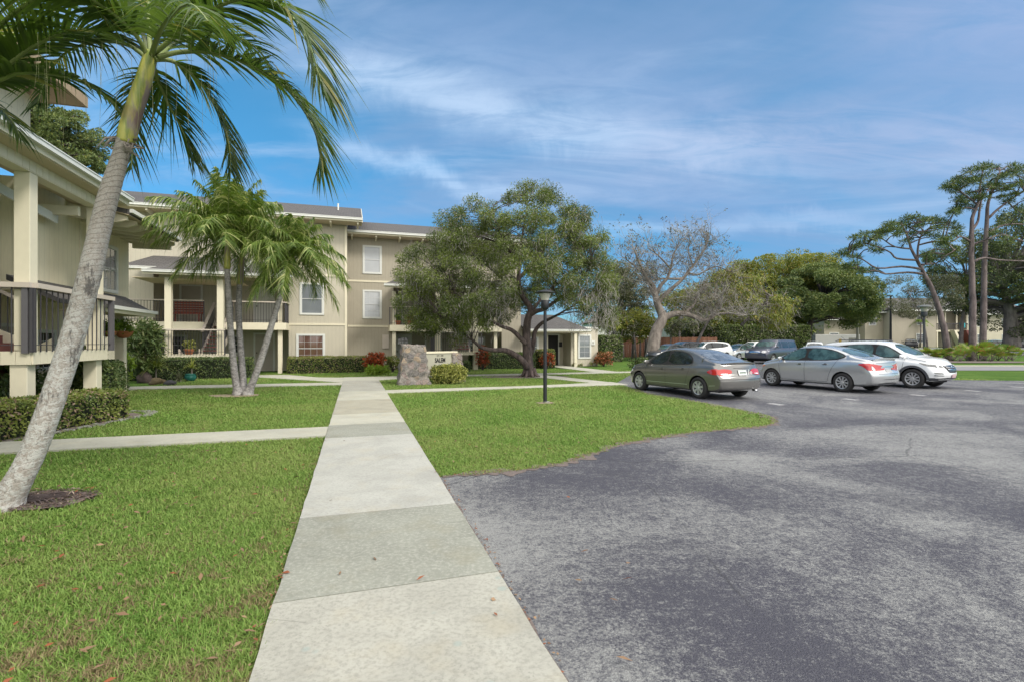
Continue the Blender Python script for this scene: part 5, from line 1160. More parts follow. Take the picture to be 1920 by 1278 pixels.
pine('tall straight grey-trunked pine, rightmost on the palmetto bed',
     [([(1842, 684), (1844, 600), (1846, 500), (1850, 420), (1853, 380), (1866, 345), (1875, 320)], .30, .05), ([(1852, 410), (1872, 392), (1890, 378), (1912, 364), (1935, 350)], .12, .04), ([(1853, 385), (1856, 365), (1850, 340)], .07, .03),
      ([(1848, 440), (1875, 425), (1905, 420), (1935, 425)], .10, .04), ([(1890, 378), (1905, 395), (1925, 402)], .06, .03)],
     [(1862, 318), (1872, 330), (1866, 345), (1880, 335), (1890, 325), (1898, 312), (1906, 330), (1912, 345), (1896, 350), (1880, 356), (1906, 366), (1920, 340), (1892, 380), (1912, 390), (1925, 400), (1935, 350), (1930, 370), (1880, 368), (1915, 318), (1930, 325), (1905, 420), (1925, 425), (1870, 350), (1940, 335)], t, b)
round_tree('huge dark spreading tree at the far edge of the lawn', [(1800, 450), (1840, 415), (1890, 400), (1960, 395), (2020, 430), (2020, 628), (1905, 632), (1868, 615), (1835, 580), (1790, 545), (1785, 490)], 58, 6, 220, 180, 1.15, .32, LM['dark'], [(1897, 650), (1896, 610), (1890, 570), (1880, 530)], .9, 'grey', name='ficus_tree', nz=0)
round_tree('olive-leaved tree just behind the pine trunks', [(1745, 470), (1800, 440), (1860, 440), (1880, 500), (1860, 570), (1780, 580), (1745, 530)], 61, 3.5, 85, 110, .75, .26, LM['deep'], [(1800, 664), (1805, 600), (1815, 540)], .3, 'grey', nz=7.7)
round_tree('thin grey-green tree in front of the far apartments', [(1640, 570), (1655, 535), (1690, 520), (1740, 510), (1790, 525), (1800, 570), (1750, 590), (1690, 595)], 58, 3, 90, 90, .72, .2, LM['hazy'], [(1740, 664), (1735, 620), (1722, 580), (1700, 545)], .12, 'grey', nz=5.5, bias=(0, 0, -.2), frac=.22, tw=(.03, .015))
# ------------------------------------------------------------------ hedges, shrubs, pots, bed plants
def hedge(label, pts, w, h, mat, per_m2=520, lf=.055, group=None, zb=0.0, rough=.06, name='hedge', cat='hedge'):
    """clipped hedge along a centre line (list of (x,y) world points)"""
    base = Vector((pts[0][0], pts[0][1], zb)); root = thing(name, label, cat, base, group=group)
    C = []; Nn = []; core = MB()
    line = smooth_line([Vector((p[0], p[1], 0)) for p in pts], 4) if len(pts) > 2 else [Vector((p[0], p[1], 0)) for p in pts]
    hw = w / 2
    for i in range(len(line) - 1):
        p, q = line[i], line[i + 1]; d = (q - p); l_ = d.length; d.normalize(); s = Vector((-d.y, d.x, 0))
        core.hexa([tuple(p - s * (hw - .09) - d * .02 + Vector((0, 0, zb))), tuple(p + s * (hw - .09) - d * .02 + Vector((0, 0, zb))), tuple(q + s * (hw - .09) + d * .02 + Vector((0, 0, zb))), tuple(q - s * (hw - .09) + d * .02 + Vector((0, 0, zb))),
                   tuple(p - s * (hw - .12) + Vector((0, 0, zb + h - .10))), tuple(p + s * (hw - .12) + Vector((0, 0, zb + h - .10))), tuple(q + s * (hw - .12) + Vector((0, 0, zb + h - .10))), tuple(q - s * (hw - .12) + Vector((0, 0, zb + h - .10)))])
        for face, area in (('s', l_ * h), ('t', l_ * w), ('o', l_ * h)):
            n = int(area * per_m2)
            for k in range(n):
                u = random.random() * l_; dep = abs(random.gauss(0, .035))
                if face == 't': v = random.uniform(-hw, hw); pos = p + d * u + s * v + Vector((0, 0, zb + h - dep - .06 * (abs(v) / hw) ** 6)); nn = Vector((0, 0, 1))
                else:
                    sg = -1 if face == 's' else 1; z = random.random() ** .9 * h; rd = .08 * (z / h) ** 8; pos = p + d * u + s * sg * (hw - dep - rd) + Vector((0, 0, zb + z)); nn = s * sg
                pos += nn * rough * mnoise.noise(pos * 2.3) * 1.2
                C.append(tuple(pos)); Nn.append(tuple(nn))
    for e, dd in ((line[0], line[0] - line[1]), (line[-1], line[-1] - line[-2])):
        dd.normalize(); s = Vector((-dd.y, dd.x, 0))
        for k in range(int(w * h * per_m2)):
            v = random.uniform(-hw, hw); z = random.random() * h; pos = e + s * v + dd * (.05 - .1 * (abs(v) / hw) ** 4 - .06 * (z / h) ** 6 - abs(random.gauss(0, .03))) + Vector((0, 0, zb + z)); C.append(tuple(pos)); Nn.append(tuple(dd))
    C = np.array(C); Nn = np.array(Nn); n = len(C)
    D = unit(Nn * .5 + rand_dirs(n) * .9 + np.array([0, 0, .2])); NN = unit(Nn * .8 + rand_dirs(n) * .8)
    V, Fq = leaf_quads(C, D, NN, rng.uniform(.7, 1.3, n) * lf, rng.uniform(.7, 1.2, n) * lf * .55)
    np_mesh('foliage', V, Fq, mat, root, base); core.build('dark_core', CORE, root, base); return root  # solid core boxes, coloured near-black as painted shade behind the leaves
def bush(label, c, rx, ry, h, n, lf, mat, name='shrub', cat='shrub', group=None, wide=.45, up=.5, clumps=26, zb=0.0, stems=True):
    c = Vector((c[0], c[1], zb)); root = thing(name, label, cat, c, group=group); pts = []
    for k in range(clumps):
        a = random.uniform(0, 6.283); r = math.sqrt(random.random()) * .72; z = random.uniform(.22, .82); f = math.sqrt(max(.15, 1 - (z - .45) ** 2 * 1.6))
        pts.append(c + Vector((math.cos(a) * rx * r * f, math.sin(a) * ry * r * f, z * h)))
    rr = min(rx, ry, h * .6) * .36
    V, Fq = leaf_cloud(pts, per=max(4, n // clumps), r=rr, ln=lf, wd=lf * wide, bias=(0, 0, up), flat=.9, shell=.3); V[:, 2] = np.maximum(V[:, 2], zb + 0.01)
    np_mesh('foliage', V, Fq, mat, root, c)
    if stems:
        mb = MB()
        for p in pts[:14]: mb.tube([c + Vector((random.uniform(-.05, .05), random.uniform(-.05, .05), -.02)), c.lerp(p, .5) + Vector((0, 0, .05)), p], [.02, .014, .006], 5)
        mb.build('stem', BK['dark'], root)
    return root
def spiky(label, c, n, ln, wd, mat, h0=.1, name='dracaena', droop=.8, zb=0.0, group=None, elmin=10, stemr=.035):
    c = Vector((c[0], c[1], zb)); root = thing(name, label, 'plant', c, group=group); V = []; Fc = []
    for k in range(n):
        az = random.uniform(0, 6.283); el = R(random.uniform(elmin, 85)); l_ = ln * random.uniform(.7, 1.15); d = Vector((math.cos(az) * math.cos(el), math.sin(az) * math.cos(el), math.sin(el))); s = Vector((-math.sin(az), math.cos(az), 0)); g0 = len(V)
        for j in range(5):
            q = j / 4; p = c + Vector((0, 0, h0)) + d * l_ * q + Vector((0, 0, -1)) * l_ * droop * q ** 2.2 * math.cos(el); w = wd * (1 - q) ** .7 * .5 + .001; V += [tuple(p - s * w), tuple(p + s * w)]
        for j in range(4): b_ = g0 + 2 * j; Fc.append((b_, b_ + 1, b_ + 3, b_ + 2))
    np_mesh('foliage', np.array(V), np.array(Fc), mat, root, c)
    MB().tube([c + Vector((0, 0, -.03)), c + Vector((0, 0, h0 + .05))], [stemr, stemr * .7], 7).build('stem', BK['brown'], root); return root
def gp(px, py): v = G(px, py); return (v.x, v.y)

hedge('low clipped hedge curving round the near stair landing', [L(-6.9, 8.0), L(-6.35, 9.6), L(-6.0, 10.8), L(-5.55, 12.0), L(-5.15, 13.05)], 1.05, .60, LM['hedge'], 1250, .062)
hedge('dark hedge between the near building and the white path', [L(-6.75, 16.2), L(-7.4, 18.4), L(-8.15, 20.8)], 1.0, 1.02, LM['hedge_dark'], 700, .07)
hedge('long dark hedge below the half landing of the three-storey building', [L(-9.6, 25.6), L(-7.0, 25.65), L(-4.55, 25.75)], .95, .92, LM['hedge_dark'], 620, .07)
hedge('hedge under the ground floor window right of the slender palms', [L(-3.3, 28.25), L(-1.2, 28.3), L(.55, 28.35)], .85, .86, LM['hedge'], 620, .07)
hedge('dark hedge in front of the low wing, left of its door', [L(6.6, 29.6), L(9.0, 29.5), L(10.6, 29.5)], 1.0, .95, LM['hedge_dark'], 520, .08)
hedge('short dark hedge beside the porch of the low wing', [L(10.95, 29.7), L(12.0, 29.75)], .9, 1.15, LM['hedge'], 520, .08)
hedge('low strip of hedge left of the stone sign wall', [L(3.9, 27.2), L(6.0, 27.3)], .8, .55, LM['hedge_dark'], 520, .08)
a0 = P(1325, 650, 57); a1 = P(1512, 650, 56)
hedge('tall clipped hedge behind the far row of parked cars', [(a0.x, a0.y), (a1.x, a1.y)], 1.6, 3.15, LM['hedge_far'], 120, .24, zb=.2, rough=.15)
h0 = P(1120, 668, 41); h1 = P(1158, 668, 42)
hedge('clipped green hedge at the corner of the low wing', [(h0.x, h0.y), (h1.x, h1.y)], 1.2, 2.1, LM['hedge_far'], 220, .16)

c = gp(702, 699); bush('red croton against the tan wall', (c[0], c[1] + .1), .62, .5, 1.15, 1500, .17, LM['croton'], wide=.38)
c = gp(728, 700); bush('dark green shrub beside the red croton', (c[0], c[1] + 1.0), .5, .45, .95, 900, .13, LM['hedge'])
c = gp(706, 703); bush('bright lime plant at the foot of the red croton', c, .8, .4, .45, 900, .2, LM['brightg'], wide=.25)
c = gp(838, 720); bush('variegated yellow-green shrub in front of the stone sign', (c[0], c[1] + .35), .92, .60, .80, 9000, .095, LM['varieg'], wide=.42, clumps=90)
c = L(7.0, 28.0); bush('tall red croton left of the dark hedge by the low wing', c, .42, .4, 1.55, 700, .18, LM['croton'], wide=.38)
c = L(11.3, 28.9); bush('red croton beside the porch door of the low wing', c, .48, .45, 1.0, 900, .17, LM['croton'], wide=.38)
c = gp(1132, 686); bush('copper croton at the corner of the low wing', c, .72, .6, 1.05, 1600, .17, LM['copper'], wide=.4)
c = gp(1200, 691); bush('low dark shrub in front of the dark grey sedan', c, .85, .5, .72, 1500, .13, LM['hedge_dark'])
for i, (px, py) in enumerate([(1075, 687), (1088, 687), (1108, 686)]):
    c = gp(px, py); bush(['tiny plant below the low wing window, nearest its porch post', 'tiny plant below the low wing window, middle of three', 'tiny plant below the low wing window, nearest the corner'][i], c, .2, .2, .25, 120, .1, LM['hedge'], clumps=6, group='tiny plants below the low wing window', stems=False)
# under and behind the near landing
bush('dark leafy shrub under the stair landing, between its posts', L(-7.4, 14.2), .9, 1.4, 1.35, 3200, .12, LM['hedge_dark'], clumps=60)
bush('dark feathery shrub under the left end of the stair landing', L(-8.6, 11.9), 1.1, .8, 1.4, 3000, .13, LM['hedge_dark'], clumps=60, wide=.25)
bush('leafy green shrub beside the end of the stair landing', L(-6.75, 15.9), .5, .5, 1.75, 2200, .12, LM['deep'], clumps=50)
bush('tall dark glossy shrub behind the hanging basket', (P(270, 640, 20.6).x, 20.6), .75, .7, 2.9, 3600, .26, LM['hedge_dark'], clumps=70, wide=.2, up=-.1)
bush('pale green potted plant by the far post of the near building', (P(236, 668, 18.3).x, 18.3), .22, .2, 1.35, 220, .2, LM['brightg'], clumps=9, wide=.5)
c = G(286, 715); spiky('yellow-green dracaena on a short stem beside the white path', (c.x, c.y + .2), 90, .95, .045, LM['spiky'], h0=.55, droop=.5)
c = G(357, 712); spiky('narrow-leaved plant above the teal pot', (c.x, c.y + .1), 46, .62, .035, LM['spiky'], h0=.5, droop=.7)
c = G(330, 716); spiky('fine blue-green tufted plant between the two dracaenas', (c.x, c.y + .2), 120, .55, .02, LM['hazy'], h0=.05, droop=1.0, name='tufted_plant')
pot = thing('plant_pot', 'round teal glazed pot on the grass in front of the long hedge', 'pot', (G(357, 714).x, G(357, 714).y, 0))
MB().lathe([(.0, 0), (.15, 0), (.21, .12), (.22, .2), (.18, .29), (.2, .31), (.17, .31), (.15, .24), (0, .24)], ORG[pot.name], 20).build('body', plain('teal_glaze', (0.02, 0.12, 0.10), 0.25), pot, smooth=True)
def rock(label, px, py, sx, sy, sz, col):
    c = G(px, py); root = thing('rock', label, 'rock', (c.x, c.y, 0)); bm = bmesh.new(); bmesh.ops.create_icosphere(bm, subdivisions=3, radius=1)
    for v in bm.verts: q = 1 + .35 * mnoise.noise(v.co * 1.7 + Vector((px, 0, 0))) + .1 * mnoise.noise(v.co * 5); v.co = Vector((v.co.x * sx * q, v.co.y * sy * q, max(-.05, v.co.z * sz * q + sz * .3)))
    me = bpy.data.meshes.new('body'); bm.to_mesh(me); bm.free(); link_mesh('body', me, plain('rock_' + str(px), col, .9, var=.4, vscale=9, bump=.8, bscale=14), root, smooth=True)
rock('mossy brown coral rock beside the white path', 296, 719, .30, .22, .19, (.10, .075, .035)); rock('small dark rock at the edge of the white path', 318, 721, .24, .18, .14, (.05, .05, .055)); rock('dark weathered stone behind the mossy rock', 272, 716, .28, .25, .34, (.07, .05, .045))
# pale edging along the near hedge
g = np.random.default_rng(5); mb = MB()
ln = smooth_line([L(-5.42, 9.7), L(-5.2, 10.8), L(-4.85, 12.0), L(-4.5, 13.1), L(-4.55, 13.75), L(-5.0, 14.0)], 10)
for p in ln:
    for k in range(3):
        c = p + Vector((g.normal() * .06, g.normal() * .06, .012)); s = g.uniform(.012, .03); mb.hexa([tuple(c + Vector((x * s * g.uniform(.7, 1.2), y * s * g.uniform(.7, 1.2), z * s * .7))) for z in (-1, 1) for x, y in ((-1, -1), (1, -1), (1, 1), (-1, 1))])
tagp(mb.build('gravel', M['c_grey']), 'pale pebbles edging the near hedge', 'gravel', kind='stuff')

# hanging baskets under the low eave
def basket(label, px, py, t, r):
    c = P(px, py, t); root = thing('hanging_basket', label, 'hanging basket', c, group='hanging baskets under the low eave')
    MB().lathe([(.01, -.8 * r), (.45 * r, -.72 * r), (.8 * r, -.4 * r), (r, 0), (r * 1.05, 0.02), (r * .95, .02), (r * .7, -.3 * r)], c, 20).build('bowl', M['terracotta'], root, smooth=True)
    mb = MB()
    for a in (0.3, 2.4, 4.5): mb.tube([c + Vector((math.cos(a) * r, math.sin(a) * r, 0)), c + Vector((0, 0, .62))], .004, 4)
    mb.tube([c + Vector((0, 0, .62)), c + Vector((0, 0, .72))], .005, 4); mb.build('wire', M['metal'], root)
    V, Fq = leaf_cloud([c + Vector((random.uniform(-.8, .8) * r, random.uniform(-.8, .8) * r, random.uniform(.0, .30))) for k in range(22)], per=26, r=.13, ln=.10, wd=.05, bias=(0, 0, .1), droop=.2); np_mesh('foliage', V, Fq, LM['brightg'], root, c)
basket('hanging basket with trailing green plant at the end of the low eave', 232, 622, 15.9, .26); basket('hanging basket half behind the railing of the near landing', 205, 622, 14.9, .2)

# palmetto bed
def palmetto_proto():
    c = P(1750, 676, 43); c = Vector((c.x, c.y, 0)); root = thing('palmetto', 'x', 'palmetto', c, group='palmettos on the bed around the pines')
    V = []; Fc = []; st = MB()
    for k in range(15):
        az = random.uniform(0, 6.283); el = R(random.uniform(35, 80)); l_ = random.uniform(.55, 1.05); d = Vector((math.cos(az) * math.cos(el), math.sin(az) * math.cos(el), math.sin(el))); tip = c + d * l_; st.tube([c, tip], [.02, .012], 4)
        s = Vector((-math.sin(az), math.cos(az), 0)); u = s.cross(d)
        for j in range(13):
            a = R(-75 + 150 * j / 12); dd = (d * math.cos(a) + s * math.sin(a)).normalized(); l2 = .55 * random.uniform(.8, 1.1); e = tip + dd * l2 + Vector((0, 0, -.12 * l2)); m_ = tip + dd * l2 * .5; w = dd.cross(u).normalized() * .035; g0 = len(V)
            V += [tuple(tip), tuple(m_ + w), tuple(e), tuple(m_ - w)]; Fc.append((g0, g0 + 1, g0 + 2, g0 + 3))
    np_mesh('foliage', np.array(V), np.array(Fc), LM['saw'], root, c); st.build('stem', BK['brown'], root, c); return root
pm = palmetto_proto(); spots = [(1745, 676, 43.5, .95), (1762, 677, 42.8, .85), (1786, 677, 43.2, 1.0), (1800, 679, 41.8, .9), (1812, 675, 44.6, 1.2), (1834, 678, 42.4, 1.1), (1846, 676, 43.8, 1.35), (1858, 679, 41.9, .95), (1872, 676, 43.9, 1.15), (1886, 678, 42.6, 1.0), (1898, 676, 43.8, 1.1), (1752, 674, 45.5, .8)]
wh = ['at the lamp end of the bed', 'just right of the lamp post on the bed', 'at the foot of the leaning pine', 'in front between the leaning pine and the red-trunked pine', 'behind the red-trunked pine', 'in front right of the red-trunked pine', 'largest one, beside the straight grey pine', 'low one in front of the straight grey pine', 'tall one right of the straight grey pine',
      'low one near the far end of the bed', 'at the far right end of the bed', 'small one at the back of the bed by the lamp']
for i, (px, py, t, s) in enumerate(spots):
    o = pm if i == 0 else pm.copy()
    if i:
        COL.objects.link(o)
        for ch in list(pm.children): c2 = ch.copy(); COL.objects.link(c2); c2.parent = o
    q = P(px, py, t); o.location = (q.x, q.y, 0); o.scale = (s, s, s); o.rotation_euler = (0, 0, i * 1.3); o['label'] = 'bright green palmetto ' + wh[i]

# small palms and slim trunks behind the low wing
for i, (px, t, h, lab) in enumerate([(1186, 47, 3.6, 'small dark palm left of the bare tree trunk'), (1272, 52, 4.2, 'small dark palm behind the bare tree'), (1210, 49, 4.6, 'taller dark palm close behind the bare tree trunk'), (1150, 45, 3.0, 'slim palm beside the corner hedge'), (1725, 80, 4.0, 'little palm against the far apartment wall')]):
    b = P(px, 670, t); b.z = rise(t); sp = thing('palm_tree', lab, 'palm tree', b); top = b + Vector((.1, 0, h))
    MB().tube([b, b.lerp(top, .5) + Vector((.06, 0, 0)), top], [.13, .1, .08], 8).build('trunk', BK['grey'], sp, smooth=True)
    for k in range(11):
        az = 6.283 * k / 11 + i; el = R((60, 25)[k % 2]); d = Vector((math.cos(az) * math.cos(el), math.sin(az) * math.cos(el), math.sin(el)))
        frond(sp, 'frond', [top + d * 1.7 * q + Vector((0, 0, -1)) * 1.4 * q ** 2 for q in (0, .33, .66, 1)], 12, .55, .12, .5, seed=i * 30 + k, nseg=2, mat=LM['deep'] if i < 4 else LM['brightg'], stalk=.03)
tl = ['nearest the low wing', 'second from the low wing', 'third from the low wing', 'fourth, leaning slightly', 'fifth, just left of the bare tree', 'just right of the bare tree', 'in front of the clipped hedge end', 'by the red fence gap']
for i, (px, t, h, ls) in enumerate([(1141, 44, 3.4, .1), (1152, 45, 4, -.15), (1163, 44, 3.2, .2), (1193, 44, 3, -.3), (1200, 46, 3.4, .1), (1256, 50, 3, .2), (1326, 54, 3.6, .3), (1302, 53, 3.4, -.1)]):
    b = P(px, 670, t); b.z = 0.1; cl = [b + Vector((ls + random.gauss(0, .5), random.gauss(0, .5), h + random.uniform(-.6, .6))) for k in range(12)]
    make_tree('small_tree', 'slim pale-stemmed small tree before the wooden fence, ' + tl[i], b, [([b + Vector((0, 0, -.2)), b + Vector((ls * .4, 0, h * .5)), b + Vector((ls, 0, h))], .09, .04)], t, cl, dict(per=70, r=.5, ln=.24, wd=.1, bias=(0, 0, -.3), droop=.3), LM['hazy' if i % 2 else 'olive'], BK['grey'], group='slim small trees before the wooden fence', twig=(.03, .01))
# ------------------------------------------------------------------ cars
def paint(name, col, metal=0.6, rough=0.28, flake=0.05):
    m, nt, b = new_mat(name); t = NT(nt); v = t.obj()
    c = t.mix(t.noise(v, 900, 1), tuple(x * (1 - flake) for x in col), tuple(min(1, x * (1 + flake)) for x in col))
    s = t.n('ShaderNodeSeparateXYZ', {0: v}); dust = t.math('MULTIPLY', t.rng(s.outputs[2], 0.62, 0.15), t.rng(t.noise(v, 5, 4, .7), 0.3, 0.7))
    c = t.mix(t.math('MULTIPLY', dust, 0.22), c, (0.16, 0.145, 0.12))
    t.set(b.inputs['Base Color'], c); b.inputs['Metallic'].default_value = metal; t.set(b.inputs['Roughness'], t.rng(t.noise(v, 3, 4, .6), 0.2, 0.8, rough, rough + .04))
    b.inputs['Coat Weight'].default_value = 0.8; b.inputs['Coat Roughness'].default_value = 0.06; return m
CM = {'grey': paint('warm_grey_car_paint', (0.185, 0.182, 0.178), .55, .20), 'silver': paint('silver_car_paint', (0.50, 0.515, 0.53), .6, .22), 'white': paint('white_car_paint', (0.70, 0.72, 0.74), .0, .22),
      'bluegrey': paint('blue_grey_car_paint', (0.06, 0.065, 0.095), .4, .3), 'black': paint('black_car_paint', (0.015, 0.016, 0.02), .2, .25), 'teal': paint('teal_car_paint', (0.05, 0.13, 0.13), .3, .35), 'dgrey': paint('dark_grey_car_paint', (0.06, 0.065, 0.075), .4, .35)}
M['tyre'] = plain('tyre_rubber', (0.022, 0.022, 0.023), 0.85, var=.2, bump=.3)
M['rim'] = plain('silver_wheel', (0.50, 0.51, 0.53), 0.35, metal=.6, var=.08); M['arch'] = plain('wheel_arch_dark', (0.01, 0.01, 0.01), .9)
M['clad'] = plain('black_plastic_cladding', (0.055, 0.058, 0.068), .6, var=.12); M['chrome'] = plain('chrome', (0.7, 0.7, 0.72), .12, metal=1.0, var=.02)
M['seam'] = plain('panel_gap', (0.012, 0.012, 0.013), .8)
def carglass(name, col):
    m, nt, b = new_mat(name); t = NT(nt); v = t.obj(); b.inputs['Roughness'].default_value = .03; b.inputs['Specular IOR Level'].default_value = .5; b.inputs['Coat Weight'].default_value = .35; b.inputs['Coat Roughness'].default_value = .02
    t.set(b.inputs['Base Color'], t.mix(t.rng(t.noise(v, 3.5, 3, .6), .35, .65), tuple(x * .6 for x in col), tuple(x * 1.5 for x in col))); return m
M['cg'] = carglass('tinted_car_glass', (0.016, 0.022, 0.026)); M['cgl'] = carglass('clear_car_glass', (0.045, 0.085, 0.085)); M['cgr'] = carglass('rear_car_glass', (0.10, 0.11, 0.125))
M['red'] = plain('red_lamp_lens', (0.45, 0.02, 0.02), .12, var=.15, coat=1); M['lens'] = plain('clear_lamp_lens', (0.62, 0.62, 0.64), .1, var=.15, coat=1); M['lensd'] = plain('dark_lamp_housing', (0.12, 0.125, 0.13), .12, var=.4, vscale=14, coat=1)
M['amber'] = plain('amber_lens', (0.55, 0.18, 0.05), .15, coat=1)
M['plate'] = plain('number_plate', (0.55, 0.58, 0.57), .4, var=.1, vscale=20); M['plate_pink'] = plain('pink_number_plate', (0.50, 0.36, 0.38), .4, var=.15, vscale=30)

def gsm(y, x, sg):
    n = max(1, int(3 * sg / (x[1] - x[0]))); k = np.exp(-0.5 * (np.arange(-n, n + 1) * (x[1] - x[0]) / sg) ** 2); k /= k.sum()
    return np.convolve(np.pad(y, n, mode='edge'), k, 'valid')
def car_body(sp):
    """lofted shell; nose at +x. returns bmesh-ready verts and faces plus a BVH of it"""
    Lh = sp['L'] / 2; xs = np.concatenate([[-Lh, -Lh + .012, -Lh + .035], np.arange(-Lh + .07, Lh - .05, .045), [Lh - .035, Lh - .012, Lh]])
    dx = np.arange(-Lh, Lh + .001, .01)
    def f(key, sg=.05): k = sorted(sp[key]); return np.interp(xs, dx, gsm(np.interp(dx, [p[0] for p in k], [p[1] for p in k]), dx, sg))
    zt = f('top', sp.get('sg', .06)); zs = f('belt', .12); zb = f('bot', .06); w = f('width', .07); zs = np.minimum(zs, zt - .012); tum = sp['tum']; rows = []
    for i, x in enumerate(xs):
        W, b, s, tp = w[i], zb[i], zs[i], zt[i]; h = s - b; g = tp - s; sec = [(0, b), (.45 * W, b), (.80 * W, b + .004), (.90 * W, b + .02), (.955 * W, b + .06)]
        for u, ww in ((.18, .972), (.30, .982), (.42, .993), (.54, 1.0), (.66, 1.0), (.76, .994), (.85, .985), (.92, .970), (.97, .95), (1.0, .925)): sec.append((ww * W, b + max(.07, .0) * (1 - u) + h * u))
        y0 = .925 * W - .012; r = min(.09, g * .45)
        hh = max(g - r, .004)
        for u in (.08, .3, .5, .7, .88, 1.0): sec.append((y0 - tum * hh * u - .03 * (g > .2) * u * u, s + .006 + (hh - .006) * u))
        ye, ze = sec[-1]
        for a in (25, 50, 75): sec.append((ye - (1 - math.cos(R(a))) * r * 1.0 - math.sin(R(a)) * .015, ze + math.sin(R(a)) * (tp - ze) * .96))
        ye = sec[-1][0]
        for u in (.82, .6, .35, .12): sec.append((ye * u, tp - .004 + sp.get('crown', .035) * min(1, .45 + g * 1.5) * (1 - u * u)))
        sec.append((0, tp - .004 + sp.get('crown', .035) * min(1, .45 + g * 1.5)))
        rows.append(sec)
    A = np.array(rows); n, m, _ = A.shape
    # close the ends: rings pulled inwards step by step, so the end faces stay smooth
    ks = (.10, .3, .5, .68, .83, .93)
    def ring_at(idx, k):
        q = A[idx].copy(); cz = (q[:, 1].min() + q[:, 1].max()) / 2; q[:, 0] *= k; q[:, 1] = cz + (q[:, 1] - cz) * k; return q
    A = np.concatenate([np.array([ring_at(0, k) for k in ks[:-1]]), A, np.array([ring_at(n - 1, k) for k in ks[:-1][::-1]])]); xs = np.concatenate([[-Lh] * 5, xs, [Lh] * 5]); n += 10
    for idx, k in ((5, .93), (6, .975), (n - 6, .93), (n - 7, .975)):
        cz = (A[idx, :, 1].min() + A[idx, :, 1].max()) / 2; A[idx, :, 0] *= k; A[idx, :, 1] = cz + (A[idx, :, 1] - cz) * k
    V = []; X = np.repeat(xs[:, None], m, 1)
    def shear(keys, wgt): k = sorted(keys); return np.interp(A[:, :, 1], [p[0] for p in k], [p[1] for p in k]) * wgt
    tl = np.clip((-Lh + .45 - X) / .45, 0, 1) ** 1.3; nl = np.clip((X - (Lh - .5)) / .5, 0, 1) ** 1.3
    yb = (A[:, :, 0] / np.maximum(1e-6, w.max())) ** 2
    X = X + shear(sp['tail'], tl) - shear(sp['nose'], nl) + yb * sp.get('bowr', .16) * tl - yb * sp.get('bowf', .28) * nl
    verts = []
    for i in range(n):
        for j in range(m): verts.append((X[i, j], A[i, j, 0], A[i, j, 1]))
        for j in range(m - 2, 0, -1): verts.append((X[i, j], -A[i, j, 0], A[i, j, 1]))
    K = 2 * m - 2; faces = []
    for i in range(n - 1):
        for j in range(K): a = i * K + j; b = i * K + (j + 1) % K; faces.append((a, a + K, b + K, b))
    faces.append(tuple(range(K))); faces.append(tuple((n - 1) * K + k for k in range(K))[::-1])
    return verts, faces
def chaikin(p, it=2, closed=True):
    for _ in range(it):
        q = []; n = len(p)
        for i in range(n if closed else n - 1): a, b = p[i], p[(i + 1) % n]; q += [(a[0] * .75 + b[0] * .25, a[1] * .75 + b[1] * .25), (a[0] * .25 + b[0] * .75, a[1] * .25 + b[1] * .75)]
        p = q
    return p
def decal(bvh, poly, axis, off, name, mat, parent, rnd=1, step=.06, mirror=False, thick=0.0):
    """cut a 2D outline and lay it on the shell. axis L/R: (x,z) from the side, B/F: (y,z) from behind/front, T: (x,y) from above"""
    if rnd: poly = chaikin(poly, rnd)
    bm = bmesh.new(); vs = [bm.verts.new((p[0], p[1], 0)) for p in poly]; bm.faces.new(vs)
    x0, x1 = min(p[0] for p in poly), max(p[0] for p in poly); y0, y1 = min(p[1] for p in poly), max(p[1] for p in poly)
    for k in range(1, int((x1 - x0) / step) + 1): bmesh.ops.bisect_plane(bm, geom=bm.verts[:] + bm.edges[:] + bm.faces[:], plane_co=(x0 + k * step, 0, 0), plane_no=(1, 0, 0))
    for k in range(1, int((y1 - y0) / step) + 1): bmesh.ops.bisect_plane(bm, geom=bm.verts[:] + bm.edges[:] + bm.faces[:], plane_co=(0, y0 + k * step, 0), plane_no=(0, 1, 0))
    bm.faces.ensure_lookup_table(); bm.faces.index_update(); ar = [max(1e-7, f.calc_area()) for f in bm.faces]
    for v in bm.verts:
        a, b = v.co.x, v.co.y
        o, d = {'L': ((a, 3, b), (0, -1, 0)), 'R': ((a, -3, b), (0, 1, 0)), 'B': ((-5, a, b), (1, 0, 0)), 'F': ((5, a, b), (-1, 0, 0)), 'T': ((a, b, 4), (0, 0, -1))}[axis]
        hit = bvh.ray_cast(Vector(o), Vector(d))
        if hit[0] is None: 
            hit = bvh.find_nearest(Vector(o) + Vector(d) * 2.2)
        nn = hit[1] if hit[1].dot(Vector(d)) < 0 else -hit[1]
        v.co = hit[0] + nn * off
    bad = [f for f in bm.faces if f.calc_area() > 9 * ar[f.index]]
    if bad: bmesh.ops.delete(bm, geom=bad, context='FACES')
    bmesh.ops.recalc_face_normals(bm, faces=bm.faces[:])
    me = bpy.data.meshes.new(name); bm.to_mesh(me); bm.free(); o = link_mesh(name, me, mat, parent)
    me.shade_smooth(); return o
def strip(pts, w):
    pts = [Vector((p[0], p[1])) for p in pts]; l, r = [], []
    for i, p in enumerate(pts):
        d = (pts[min(i + 1, len(pts) - 1)] - pts[max(0, i - 1)]).normalized(); n = Vector((-d.y, d.x)) * w / 2; l.append(tuple(p + n)); r.append(tuple(p - n))
    return l + r[::-1]
